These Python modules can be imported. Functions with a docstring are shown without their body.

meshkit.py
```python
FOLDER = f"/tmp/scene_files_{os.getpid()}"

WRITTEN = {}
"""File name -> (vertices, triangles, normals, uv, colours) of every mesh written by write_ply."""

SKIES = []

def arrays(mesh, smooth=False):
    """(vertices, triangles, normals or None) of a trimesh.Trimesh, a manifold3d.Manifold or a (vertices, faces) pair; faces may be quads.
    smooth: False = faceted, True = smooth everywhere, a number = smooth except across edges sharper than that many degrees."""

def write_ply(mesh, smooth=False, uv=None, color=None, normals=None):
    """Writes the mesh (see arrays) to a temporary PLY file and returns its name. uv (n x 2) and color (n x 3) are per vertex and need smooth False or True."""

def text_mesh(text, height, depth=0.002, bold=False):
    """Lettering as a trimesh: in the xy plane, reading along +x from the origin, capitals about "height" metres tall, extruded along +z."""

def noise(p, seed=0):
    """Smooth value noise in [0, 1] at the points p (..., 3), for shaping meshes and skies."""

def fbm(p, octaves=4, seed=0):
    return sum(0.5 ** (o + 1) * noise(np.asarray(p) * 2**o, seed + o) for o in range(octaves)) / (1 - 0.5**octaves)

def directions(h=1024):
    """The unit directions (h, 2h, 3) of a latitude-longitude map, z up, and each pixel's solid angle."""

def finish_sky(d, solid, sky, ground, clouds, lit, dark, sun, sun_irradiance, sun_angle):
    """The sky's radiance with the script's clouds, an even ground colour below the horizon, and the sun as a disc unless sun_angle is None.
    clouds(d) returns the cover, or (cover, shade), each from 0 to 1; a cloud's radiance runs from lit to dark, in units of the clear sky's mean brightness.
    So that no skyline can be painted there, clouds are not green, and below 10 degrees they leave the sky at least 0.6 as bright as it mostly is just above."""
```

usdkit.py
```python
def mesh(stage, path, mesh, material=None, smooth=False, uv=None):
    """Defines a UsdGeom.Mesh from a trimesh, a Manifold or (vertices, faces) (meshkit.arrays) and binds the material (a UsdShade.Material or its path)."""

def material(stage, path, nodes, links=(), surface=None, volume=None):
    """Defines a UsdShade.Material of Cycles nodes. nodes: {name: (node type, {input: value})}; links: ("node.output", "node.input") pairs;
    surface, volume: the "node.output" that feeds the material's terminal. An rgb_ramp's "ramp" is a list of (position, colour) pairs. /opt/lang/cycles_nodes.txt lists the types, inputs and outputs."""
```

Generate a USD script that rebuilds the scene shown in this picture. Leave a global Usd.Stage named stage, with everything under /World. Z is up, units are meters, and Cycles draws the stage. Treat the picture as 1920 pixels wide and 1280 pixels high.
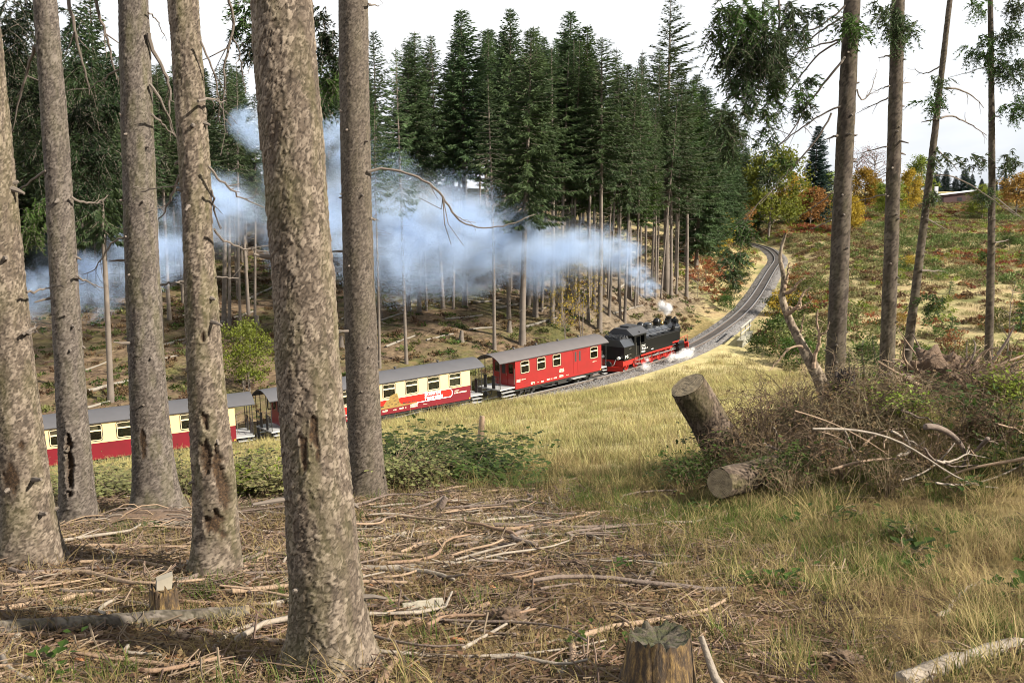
import math, random
import numpy as np
import trimesh, usdkit, meshkit
import manifold3d as m3
from scipy.spatial import cKDTree
from scipy.interpolate import CubicSpline
from pxr import Usd, UsdGeom, UsdLux, UsdShade, Gf, Sdf, Vt

stage = Usd.Stage.CreateInMemory()
UsdGeom.SetStageUpAxis(stage, UsdGeom.Tokens.z)
UsdGeom.SetStageMetersPerUnit(stage, 1.0)
UsdGeom.Xform.Define(stage, '/World')

# ---------------------------------------------------------------- camera
EYE = np.array([0.0, 0.0, 1.65])
PITCH = math.radians(8.15)
FPX = 1920.0                     # focal length in pixels of the 1920 px wide picture
cam = UsdGeom.Camera.Define(stage, '/World/camera')
cam.CreateHorizontalApertureAttr(36.0)
cam.CreateVerticalApertureAttr(24.0)
cam.CreateFocalLengthAttr(36.0)
cam.CreateClippingRangeAttr(Gf.Vec2f(0.1, 5000.0))
cam.AddTranslateOp().Set(Gf.Vec3d(*EYE))
cam.AddRotateXOp().Set(90.0 - math.degrees(PITCH))
cam.CreateExposureAttr(1.42)

# ---------------------------------------------------------------- sky and sun
SUN_AZ = math.radians(114.0)     # clockwise from +y (view direction): from the right and a little behind
SUN_EL = math.radians(33.0)
to_sun = np.array([math.sin(SUN_AZ) * math.cos(SUN_EL), math.cos(SUN_AZ) * math.cos(SUN_EL), math.sin(SUN_EL)])
sky_mat = usdkit.material(stage, '/World/Looks/sky', {
    'tc': ('texture_coordinate', {}),
    'sky': ('sky_texture', {'sky_type': 'single_scattering', 'sun_disc': False, 'sun_elevation': SUN_EL, 'sun_rotation': SUN_AZ,
                            'air_density': 1.0, 'aerosol_density': 1.5, 'ozone_density': 1.0}),
    'map': ('mapping', {'scale': (1.0, 1.0, 2.6)}),
    'n': ('noise_texture', {'scale': 1.7, 'detail': 7.0, 'roughness': 0.55, 'distortion': 0.3}),
    'cover': ('rgb_ramp', {'ramp': [(0.22, (0.62, 0.62, 0.62)), (0.52, (0.97, 0.97, 0.97))]}),
    'tone': ('rgb_ramp', {'ramp': [(0.28, (5.4, 6.1, 7.1)), (0.46, (7.2, 7.5, 8.0)), (0.64, (8.8, 8.9, 9.0))]}),
    'mixc': ('mix', {}),
    'bg': ('background_shader', {'strength': 0.05}),
}, [('tc.generated', 'map.vector'), ('map.vector', 'n.vector'), ('n.fac', 'cover.fac'), ('n.fac', 'tone.fac'),
    ('cover.color', 'mixc.fac'), ('sky.color', 'mixc.color1'), ('tone.color', 'mixc.color2'), ('mixc.color', 'bg.color')], surface='bg.background')
dome = UsdLux.DomeLight.Define(stage, '/World/sky')
dome.CreateIntensityAttr(1.0)
UsdShade.MaterialBindingAPI.Apply(dome.GetPrim()).Bind(sky_mat)
dome.GetPrim().SetCustomDataByKey('kind', 'structure')
sun = UsdLux.DistantLight.Define(stage, '/World/sun')
sun.CreateIntensityAttr(1.25)
sun.CreateNormalizeAttr(True)
sun.CreateAngleAttr(0.9)
sun.CreateColorAttr(Gf.Vec3f(1.0, 0.93, 0.82))
sun.AddTransformOp().Set(Gf.Matrix4d().SetRotate(Gf.Rotation(Gf.Vec3d(0, 0, 1), Gf.Vec3d(*to_sun))))

# ---------------------------------------------------------------- helpers
_used = {}
def numbered(path):
    k = _used.get(path, -1) + 1
    _used[path] = k
    return path if k == 0 else '%s_%03d' % (path, k)

def tag(o, label=None, cat=None, group=None, kind=None):
    p = o.GetPrim() if hasattr(o, 'GetPrim') else o
    for k, v in (('label', label), ('category', cat), ('group', group), ('kind', kind)):
        if v:
            p.SetCustomDataByKey(k, v)
    return o

def thing(name, label, cat, loc=(0, 0, 0), rotz=0.0, group=None, pitch=0.0, scale=None, ref=None, tilt=None):
    x = UsdGeom.Xform.Define(stage, numbered('/World/' + name))
    x.AddTranslateOp().Set(Gf.Vec3d(*map(float, loc)))
    if rotz: x.AddRotateZOp().Set(math.degrees(rotz))
    if pitch: x.AddRotateYOp().Set(math.degrees(pitch))
    if tilt: x.AddRotateXYZOp().Set(Gf.Vec3f(*[math.degrees(t) for t in tilt]))
    if scale is not None: x.AddScaleOp().Set(Gf.Vec3f(*map(float, np.broadcast_to(scale, 3))))
    if ref is not None:
        x.GetPrim().GetReferences().AddInternalReference(ref)
        x.GetPrim().SetInstanceable(True)
    return tag(x, label, cat, group)

def path_of(parent):
    return '/World' if parent is None else str(parent.GetPath())

def model(name):
    """A class prim that copies refer to."""
    p = stage.CreateClassPrim('/World/' + name + '_model')
    p.SetTypeName('Xform')
    return UsdGeom.Xform(p)

def part(parent, name, mesh, mat, smooth=False, label=None, prim=None):
    m = usdkit.mesh(stage, numbered(path_of(parent) + '/' + name), mesh.get() if isinstance(mesh, MB) else mesh, mat, smooth)
    if label: tag(m, label)
    for k, v in (prim or {}).items():
        v = np.asarray(v, np.float32)
        if v.ndim == 1:
            UsdGeom.PrimvarsAPI(m).CreatePrimvar(k, Sdf.ValueTypeNames.FloatArray, 'vertex').Set(Vt.FloatArray.FromNumpy(v))
        else:
            UsdGeom.PrimvarsAPI(m).CreatePrimvar(k, Sdf.ValueTypeNames.Color3fArray, 'vertex').Set(Vt.Vec3fArray.FromNumpy(v))
    return m

def rot(axis, a):
    return trimesh.transformations.rotation_matrix(a, axis)[:3, :3]

class MB:
    """Collects pieces of one mesh."""
    def __init__(self): self.v, self.f, self.n = [], [], 0
    def add(self, v, f):
        v = np.asarray(v, float); f = np.asarray(f, int)
        if f.shape[1] == 4: f = np.vstack([f[:, [0, 1, 2]], f[:, [0, 2, 3]]])
        self.v.append(v); self.f.append(f + self.n); self.n += len(v)
        return self
    def mesh(self, m):
        if hasattr(m, 'to_mesh'):
            q = m.to_mesh(); return self.add(q.vert_properties[:, :3], q.tri_verts)
        return self.add(m.vertices, m.faces)
    def box(self, x0, x1, y0, y1, z0, z1, R=None, at=None):
        v = np.array([[x, y, z] for x in (x0, x1) for y in (y0, y1) for z in (z0, z1)], float)
        if R is not None: v = v @ np.asarray(R).T
        if at is not None: v = v + np.asarray(at)
        return self.add(v, [[0, 1, 3, 2], [4, 6, 7, 5], [0, 4, 5, 1], [2, 3, 7, 6], [0, 2, 6, 4], [1, 5, 7, 3]])
    def tube(self, pts, rad, sides=8, caps=True):
        p = np.asarray(pts, float); n = len(p)
        r = np.broadcast_to(np.asarray(rad, float), (n,))
        t = np.gradient(p, axis=0); t /= np.linalg.norm(t, axis=1, keepdims=True) + 1e-12
        a = np.cross(t, [0, 0, 1.0]) if abs(t[:, 2]).mean() < 0.9 else np.cross(t, [1.0, 0, 0])
        a /= np.linalg.norm(a, axis=1, keepdims=True) + 1e-12
        b = np.cross(t, a)
        g = np.arange(sides) * 2 * np.pi / sides
        v = (p[:, None] + r[:, None, None] * (np.cos(g)[None, :, None] * a[:, None] + np.sin(g)[None, :, None] * b[:, None])).reshape(-1, 3)
        i, j = np.meshgrid(np.arange(n - 1), np.arange(sides), indexing='ij')
        q = np.stack([i * sides + j, i * sides + (j + 1) % sides, (i + 1) * sides + (j + 1) % sides, (i + 1) * sides + j], -1).reshape(-1, 4)
        f = np.vstack([q[:, [0, 2, 1]], q[:, [0, 3, 2]]])
        if caps:
            v = np.vstack([v, p[:1], p[-1:]])
            k = np.arange(sides)
            f = np.vstack([f, np.stack([np.full(sides, n * sides), k, (k + 1) % sides], 1),
                           np.stack([np.full(sides, n * sides + 1), (n - 1) * sides + (k + 1) % sides, (n - 1) * sides + k], 1)])
        return self.add(v, f)
    def cyl(self, a, b, r, sides=16, r2=None):
        return self.tube([a, b], [r, r if r2 is None else r2], sides)
    def lathe(self, prof, c=(0, 0, 0), axis='z', sides=24):
        m = trimesh.creation.revolve(np.asarray(prof, float), sections=sides)
        v = np.array(m.vertices)
        if axis == 'x': v = v[:, [2, 0, 1]]
        if axis == 'y': v = v[:, [1, 2, 0]]
        return self.add(v + np.asarray(c, float), m.faces)
    def prism(self, poly, y0, y1, axis='y'):
        """poly in (x, z), extruded along y (or in (y, z) along x, or (x, y) along z)."""
        from shapely.geometry import Polygon
        from shapely.geometry.polygon import orient
        m = trimesh.creation.extrude_polygon(orient(Polygon(poly)), y1 - y0, engine='earcut')
        v = np.array(m.vertices); v[:, 2] += y0; f = np.array(m.faces)
        if axis == 'y': v = v[:, [0, 2, 1]]; f = f[:, ::-1]
        if axis == 'x': v = v[:, [2, 0, 1]]
        return self.add(v, f)
    def get(self):
        return np.vstack(self.v), np.vstack(self.f)

def rng(seed): return np.random.default_rng(abs(int(seed)))

def P(px, py, Y):
    """The world point seen at a pixel of the 1920 x 1280 picture, Y metres ahead."""
    u, v = (px - 960.0) / FPX, (640.0 - py) / FPX
    d = np.array([u, math.cos(PITCH) + v * math.sin(PITCH), -math.sin(PITCH) + v * math.cos(PITCH)])
    return EYE + d * (Y / d[1])

def proj(p):
    p = np.atleast_2d(p) - EYE
    c, s = math.cos(PITCH), math.sin(PITCH)
    fw = p[:, 1] * c - p[:, 2] * s
    up = p[:, 1] * s + p[:, 2] * c
    return np.stack([960 + FPX * p[:, 0] / fw, 640 - FPX * up / fw], 1)

def sstep(a, b, x):
    t = np.clip((np.asarray(x, float) - a) / (b - a), 0, 1)
    return t * t * (3 - 2 * t)

# ---------------------------------------------------------------- materials
L = '/World/Looks/'
def mat(name, col, rough=0.6, metallic=0.0, var=0.0, vscale=6.0, bump=0.0, bscale=40.0, spec=0.5, col2=None, coat=0.0):
    """A plain procedural surface; var mixes towards col2 (or a darker tone) by noise."""
    n = {'p': ('principled_bsdf', {'roughness': rough, 'metallic': metallic, 'specular_ior_level': spec, 'base_color': col, 'coat_weight': coat})}
    l = []
    if var or bump:
        n['tc'] = ('texture_coordinate', {})
    if var:
        c2 = col2 or tuple(c * 0.55 for c in col)
        n['n'] = ('noise_texture', {'scale': vscale, 'detail': 5.0, 'roughness': 0.6})
        lo, hi = 0.5 - 0.25, 0.5 + 0.25
        n['r'] = ('rgb_ramp', {'ramp': [(lo, tuple(a * (1 - var) + b * var for a, b in zip(col, c2))), (hi, col)]})
        l += [('tc.object', 'n.vector'), ('n.fac', 'r.fac'), ('r.color', 'p.base_color')]
    if bump:
        n['bn'] = ('noise_texture', {'scale': bscale, 'detail': 4.0, 'roughness': 0.6})
        n['b'] = ('bump', {'strength': bump, 'distance': 0.02})
        l += [('tc.object', 'bn.vector'), ('bn.fac', 'b.height'), ('b.normal', 'p.normal')]
    return usdkit.material(stage, L + name, n, l, surface='p.BSDF')

def leaf_mat(name, cols, scale=0.5, trans=0.35, rough=0.55, rnd=True):
    """Foliage: colour varies by place and by leaf; light passes through in part."""
    k = len(cols)
    n = {'g': ('geometry', {}), 'oi': ('object_info', {}),
         'n': ('noise_texture', {'scale': scale, 'detail': 3.0, 'roughness': 0.6}),
         'a': ('math', {'math_type': 'multiply_add', 'value2': 0.55, 'value3': 0.0}),
         'a2': ('math', {'math_type': 'multiply_add', 'value2': 0.8, 'value3': -0.17}),
         's': ('math', {'math_type': 'add'}),
         'r': ('rgb_ramp', {'ramp': [((i + 0.5) / k, c) for i, c in enumerate(cols)]}),
         'ov': ('math', {'math_type': 'multiply_add', 'value2': 0.65, 'value3': 0.70}), 'oh': ('math', {'math_type': 'multiply_add', 'value2': 0.035, 'value3': 0.4825}), 'hv': ('hsv', {}), 'p': ('principled_bsdf', {'roughness': rough, 'specular_ior_level': 0.12}),
         't': ('translucent_bsdf', {}), 'm': ('mix_closure', {'fac': trans})}
    return usdkit.material(stage, L + name, n, [('g.position', 'n.vector'), ('g.random_per_island', 'a.value1'), ('n.fac', 'a2.value1'),
        ('a.value', 's.value1'), ('a2.value', 's.value2'), ('s.value', 'r.fac'), ('oi.random', 'ov.value1'), ('ov.value', 'hv.value'), ('oi.random', 'oh.value1'), ('oh.value', 'hv.hue'), ('r.color', 'hv.color'), ('hv.color', 'p.base_color'), ('hv.color', 't.color'),
        ('p.BSDF', 'm.closure1'), ('t.BSDF', 'm.closure2')], surface='m.closure')

def glass_mat(name, tint=(0.6, 0.65, 0.66), clear=0.5):
    """A window pane: mostly see-through, glossy at grazing angles."""
    return usdkit.material(stage, L + name, {
        't': ('transparent_bsdf', {'color': tint}), 'g': ('glossy_bsdf', {'color': (0.95, 0.97, 1.0), 'roughness': 0.03}),
        'f': ('fresnel', {'IOR': 1.7}), 'm': ('mix_closure', {})}, [('f.fac', 'm.fac'), ('t.BSDF', 'm.closure1'), ('g.BSDF', 'm.closure2')], surface='m.closure')

# ---------------------------------------------------------------- scatter by PointInstancer (uncountable stuff only)
def scatter(name, protos, pos, yaw, scale, index=None, tilt=None):
    """protos: list of (mesh, material, smooth). pos n x 3."""
    pi = UsdGeom.PointInstancer.Define(stage, numbered('/World/' + name))
    targets = []
    for k, (me, ma, *_x) in enumerate(protos):
        m = part(pi, 'clump', me, ma)
        targets.append(m.GetPath())
    pi.CreatePrototypesRel().SetTargets(targets)
    n = len(pos)
    r = rng(len(name) + n)
    index = r.integers(0, len(protos), n) if index is None else index
    pi.CreateProtoIndicesAttr(Vt.IntArray.FromNumpy(np.asarray(index, np.int32)))
    pi.CreatePositionsAttr(Vt.Vec3fArray.FromNumpy(np.asarray(pos, np.float32)))
    if tilt is None: tilt = np.zeros((n, 2))
    cy, sy = np.cos(yaw / 2), np.sin(yaw / 2)
    cx, sx = np.cos(tilt[:, 0] / 2), np.sin(tilt[:, 0] / 2)
    qs = [Gf.Quath(float(a * c), float(a * d), float(b * d), float(b * c)) for a, b, c, d in zip(cy, sy, cx, sx)]
    pi.CreateOrientationsAttr(Vt.QuathArray(qs))
    sc = np.asarray(scale, np.float32)
    if sc.ndim == 1: sc = np.repeat(sc[:, None], 3, 1)
    pi.CreateScalesAttr(Vt.Vec3fArray.FromNumpy(sc))
    return pi
# ================================================================ terrain and track line
TRK = np.array([(-110, 33), (-80, 41), (-60, 47), (-46, 51.5), (-37, 54.6), (-29, 58.0), (-17, 64.2), (-9, 70.0), (-2.9, 74.9), (.65, 78.1), (7.7, 85.2), (17.1, 97.5), (23.2, 109.7),
                (26.7, 118.0), (31.8, 132.0), (37.6, 150.0), (44.6, 172), (48.3, 184), (50.5, 195), (51.5, 208), (48, 222), (38, 236), (20, 248), (0, 255)], float)
_d = np.r_[0, np.cumsum(np.linalg.norm(np.diff(TRK, axis=0), axis=1))]
_spl = CubicSpline(_d, TRK)
_u = np.arange(0, _d[-1], 0.25)
_near = _spl(_u); _tan = _spl(_u, 1); _tan /= np.linalg.norm(_tan, axis=1, keepdims=True)
TC = _near + np.stack([-_tan[:, 1], _tan[:, 0]], 1) * 0.6        # centre line, left of the near rail
TS = np.r_[0, np.cumsum(np.linalg.norm(np.diff(TC, axis=0), axis=1))]
S0 = TS[np.argmin(np.hypot(TC[:, 0] - .2, TC[:, 1] - 78.5))]
def rail_z(s):
    q = np.asarray(s, float) - S0
    return 1.65 - (15.45 - 0.030 * q - 0.00006 * np.clip(q - 20, 0, None) ** 2)
TZ = rail_z(TS)
TT = np.gradient(TC, axis=0); TT /= np.linalg.norm(TT, axis=1, keepdims=True)
_tree = cKDTree(TC)
def track(s):
    """Centre of the track at arc length s: position on top of the rails, heading."""
    x, y = np.interp(s, TS, TC[:, 0]), np.interp(s, TS, TC[:, 1])
    tx, ty = np.interp(s, TS, TT[:, 0]), np.interp(s, TS, TT[:, 1])
    return np.array([x, y, float(rail_z(s))]), math.atan2(ty, tx)
def track_off(s, off, dz=0.0):
    x, y = np.interp(s, TS, TC[:, 0]), np.interp(s, TS, TC[:, 1])
    tx, ty = np.interp(s, TS, TT[:, 0]), np.interp(s, TS, TT[:, 1])
    n = np.hypot(tx, ty)
    return np.stack([x - ty / n * off, y + tx / n * off, rail_z(s) + dz], -1)
def track_coord(x, y):
    q = np.stack([np.ravel(x), np.ravel(y)], 1)
    _, i = _tree.query(q)
    d = q - TC[i]
    t = TT[i, 0] * d[:, 1] - TT[i, 1] * d[:, 0]
    return t.reshape(np.shape(x)), TS[i].reshape(np.shape(x)), i.reshape(np.shape(x))

def fb(x, y, sc, seed, o=4):
    return meshkit.fbm(np.stack([x / sc, y / sc, np.full_like(x, 3.7)], -1), o, seed) - 0.5

def smax(a, b, k):
    h = np.clip(0.5 + 0.5 * (a - b) / k, 0, 1)
    return b * (1 - h) + a * h + k * h * (1 - h)

def G(x, y, fine=True):
    x, y = np.asarray(x, float), np.asarray(y, float)
    t, s, _ = track_coord(x, y)
    zr = rail_z(s)
    # foreground bank with the mound on its right
    yy = np.maximum(y, -5)
    fg = -0.16 * yy + 0.95 * sstep(1.6, 5.0, x) * np.exp(-((y - 13.2) / 2.6) ** 2)
    fg = fg + 0.30 * sstep(3.0, 7.0, x) * sstep(2, 9, y) * (1 - sstep(11, 14, y))
    # hillside meadow down to the line
    mid = 0.05 - 0.182 * y + 0.1 * np.clip(x, -60, 40) + .035 * np.clip(x, -40, 0)
    xe = 8.0 + 0.14 * y
    rav = np.clip(x - xe, 0, None)
    mid = mid - 0.55 * rav * sstep(0, 4, rav) * sstep(13, 24, y)
    mid = mid + fb(x, y, 14, 5) * .8 * sstep(14, 30, y)
    near = fg * (1 - sstep(11.5, 20, y)) + mid * sstep(11.5, 20, y)
    # the open hillside on the right
    far = 1.65 - 22.7 + 0.068 * np.minimum(y, 300) + 0.012 * np.clip(y - 300, 0, 150) - 0.01 * np.clip(y - 520, 0, 2000)
    far = far + fb(x, y, 30, 9) * 4.5 + fb(x, y, 7, 19) * 1.2
    far = far + 0.02 * np.clip(x - 60, 0, 100)
    side = smax(near, np.where(x > -20, far, -60), 1.5)
    side = np.where(y > 112, far, side * (1 - sstep(100, 112, y)) + np.maximum(side, far) * sstep(100, 112, y))
    # forest slope behind the line
    q = s - S0
    tt = np.clip(t - 2.4, 0, None)
    rise = 12.0 * (1 - np.exp(-tt / 50)) + (1 + 2.6 * sstep(10, 28, q) * (1 - sstep(90, 140, q))) * sstep(0, 9, tt) * sstep(-5, 10, q)
    rise = rise - 9 * sstep(120, 260, t)
    rise = rise + (fb(x, y, 16, 7) * 2.0 + fb(x, y, 4, 17) * 0.7) * sstep(2.5, 10, t)
    forest = zr - 0.40 + rise
    w = sstep(2.3, 8.0, -t)
    low = np.where(t > 0, forest, (zr - 0.40) * (1 - w) + side * w)
    z = np.where((y > 45) & (np.abs(t) < 60) | (t > 0), low, side)
    if fine:
        z = z + fb(x, y, 1.1, 21) * 0.10 * (1 - sstep(25, 50, y)) + fb(x, y, 0.28, 23, 3) * 0.05 * (1 - sstep(9, 16, y))
    return z

def Gz(x, y): return float(G(np.array([x]), np.array([y]))[0])

_YS = np.r_[np.arange(1.5, 30, 0.04), np.arange(30, 120, 0.15), np.arange(120, 480, 0.6)]
def PG(px, py, ymin=1.5):
    """Where the ray through a pixel meets the ground."""
    u, v = (px - 960.0) / FPX, (640.0 - py) / FPX
    d = np.array([u, math.cos(PITCH) + v * math.sin(PITCH), -math.sin(PITCH) + v * math.cos(PITCH)])
    ys = _YS[_YS >= ymin]
    pts = EYE + d[None] * (ys / d[1])[:, None]
    below = np.nonzero(pts[:, 2] < G(pts[:, 0], pts[:, 1]))[0]
    p = pts[below[0]] if len(below) else pts[-1]
    return np.array([p[0], p[1], Gz(p[0], p[1])])

def axis_vals(lo, hi, fine, c0, c1, grow):
    """Grid lines: spacing "fine" between c0 and c1, growing by the factor "grow" outside."""
    v = list(np.arange(c0, c1, fine)); d = fine
    while v[-1] < hi: d *= grow; v.append(v[-1] + d)
    d = fine; w = [c0]
    while w[-1] > lo: d *= grow; w.append(w[-1] - d)
    return np.array(w[:0:-1] + v)
gx = axis_vals(-400, 700, 0.075, -4.5, 6.2, 1.035)
gy = axis_vals(-30, 1600, 0.075, 2.8, 13.5, 1.018)
GX, GY = np.meshgrid(gx, gy, indexing='xy')
GZ = G(GX, GY)
t_, s_, _ = track_coord(GX, GY)
ny_, nx_ = GX.shape
_i, _j = np.meshgrid(np.arange(ny_ - 1), np.arange(nx_ - 1), indexing='ij')
_a = _i * nx_ + _j
quads = np.stack([_a, _a + 1, _a + nx_ + 1, _a + nx_], -1).reshape(-1, 4)
ground_v = np.stack([GX.ravel(), GY.ravel(), GZ.ravel()], 1)
# what grows where
q_ = s_ - S0
w_forest = np.where(t_ > 2.5, sstep(2.5, 7, t_), 0.0) * (1 - sstep(45, 62, q_) * (1 - sstep(15, 40, t_)))
w_forest = np.maximum(w_forest, sstep(190, 215, GY) * (1 - sstep(34, 50, GX)) * (t_ < 0))
w_meadow = sstep(13.0, 16.5, GY + 0.22 * GX + 3 * fb(GX, GY, 5, 31)) * (t_ < 0) * (1 - sstep(0, 6, GX - (8.0 + .14 * GY)))
w_hill = np.where((t_ < -2.5) | (q_ > 45), 1.0, 0.0) * np.maximum(sstep(0, 6, GX - (8.0 + .14 * GY)), sstep(105, 112, GY)) * sstep(14, 20, GY)
w_litter = (1 - sstep(11.5, 14.5, GY)) * (1 - sstep(1.0, 3.8, GX + 0.2 * (GY - 8) + 2.5 * fb(GX, GY, 3, 33)))
w_scree = sstep(15, 25, q_) * (1 - sstep(48, 60, q_)) * sstep(3, 7, t_) * (1 - sstep(13, 20, t_))
ground_prim = {'forest': w_forest.ravel(), 'meadow': w_meadow.ravel(), 'hill': w_hill.ravel(), 'litter': w_litter.ravel(), 'scree': w_scree.ravel()}

def ground_material():
    n = {'g': ('geometry', {}), 'm2': ('mapping', {'scale': (1.0, 2.0, 1.0)}),
         'nA': ('noise_texture', {'scale': 0.16, 'detail': 6.0, 'roughness': 0.62}),
         'nB': ('noise_texture', {'scale': 2.2, 'detail': 6.0, 'roughness': 0.7}),
         'nC': ('noise_texture', {'scale': 26.0, 'detail': 4.0, 'roughness': 0.7}),
         'nD': ('noise_texture', {'scale': 0.7, 'detail': 5.0, 'roughness': 0.65})}
    l = [('g.position', k + '.vector') for k in ('nA', 'nB', 'nC', 'nD')]
    def ramp(name, src, stops):
        n[name] = ('rgb_ramp', {'ramp': stops}); l.append((src, name + '.fac'))
    # dry grass with greener patches (bank and edge)
    ramp('grass', 'nB.fac', [(.3, (.045, .042, .013)), (.45, (.11, .085, .032)), (.6, (.20, .15, .065)), (.75, (.28, .22, .11))])
    ramp('meadow', 'nB.fac', [(.28, (.15, .135, .055)), (.45, (.33, .27, .125)), (.62, (.44, .365, .19)), (.78, (.36, .31, .17))])
    ramp('meadowg', 'nD.fac', [(.35, (.12, .14, .05)), (.6, (.40, .33, .16))])
    ramp('forest', 'nB.fac', [(.3, (.035, .025, .015)), (.45, (.085, .058, .034)), (.6, (.145, .10, .06)), (.72, (.21, .155, .095))])
    ramp('moss', 'nD.fac', [(.35, (.035, .045, .012)), (.55, (.085, .085, .025)), (.7, (.15, .11, .045))])
    ramp('mossk', 'nA.fac', [(.48, (0, 0, 0)), (.62, (.75, .75, .75))])
    ramp('hillA', 'nA.fac', [(.3, (.10, .115, .04)), (.42, (.20, .185, .08)), (.52, (.31, .255, .135)), (.62, (.29, .215, .12)), (.72, (.19, .18, .07))])
    ramp('hillB', 'nB.fac', [(.3, (.45, .45, .40)), (.65, (1.15, 1.12, 1.05))])
    ramp('litter', 'nC.fac', [(.28, (.035, .023, .012)), (.45, (.11, .074, .038)), (.6, (.20, .142, .072)), (.75, (.33, .25, .14))])
    ramp('litterk', 'nB.fac', [(.32, (.45, .42, .40)), (.6, (1.1, 1.05, 1.0))])
    ramp('scree', 'nB.fac', [(.3, (.055, .042, .028)), (.5, (.12, .092, .062)), (.7, (.19, .15, .105))])
    for k in ('forest', 'meadow', 'hill', 'litter', 'scree'):
        n['w' + k] = ('attribute', {'attribute': k})
    n['x0'] = ('mix', {'mix_type': 'multiply', 'fac': 1.0}); l += [('hillA.color', 'x0.color1'), ('hillB.color', 'x0.color2')]
    n['xl'] = ('mix', {'mix_type': 'multiply', 'fac': 1.0}); l += [('litter.color', 'xl.color1'), ('litterk.color', 'xl.color2')]
    n['xm'] = ('mix', {'fac': 0.38}); l += [('meadow.color', 'xm.color1'), ('meadowg.color', 'xm.color2')]
    n['xf'] = ('mix', {}); l += [('mossk.color', 'xf.fac'), ('forest.color', 'xf.color1'), ('moss.color', 'xf.color2')]
    last = 'grass.color'
    for k, src in (('meadow', 'xm.color'), ('hill', 'x0.color'), ('litter', 'xl.color'), ('forest', 'xf.color'), ('scree', 'scree.color')):
        n['y' + k] = ('mix', {})
        l += [('w%s.fac' % k, 'y%s.fac' % k), (last, 'y%s.color1' % k), (src, 'y%s.color2' % k)]
        last = 'y%s.color' % k
    n['bmp'] = ('bump', {'strength': 0.9, 'distance': 0.03})
    n['p'] = ('principled_bsdf', {'roughness': 0.9, 'specular_ior_level': 0.15})
    l += [('nC.fac', 'bmp.height'), ('bmp.normal', 'p.normal'), (last, 'p.base_color')]
    return usdkit.material(stage, L + 'ground', n, l, surface='p.BSDF')
tag(part(None, 'ground', (ground_v, quads), ground_material(), True, prim=ground_prim),
    'autumn ground of litter, dry meadow, forest slope and open hillside', kind='structure')
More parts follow.
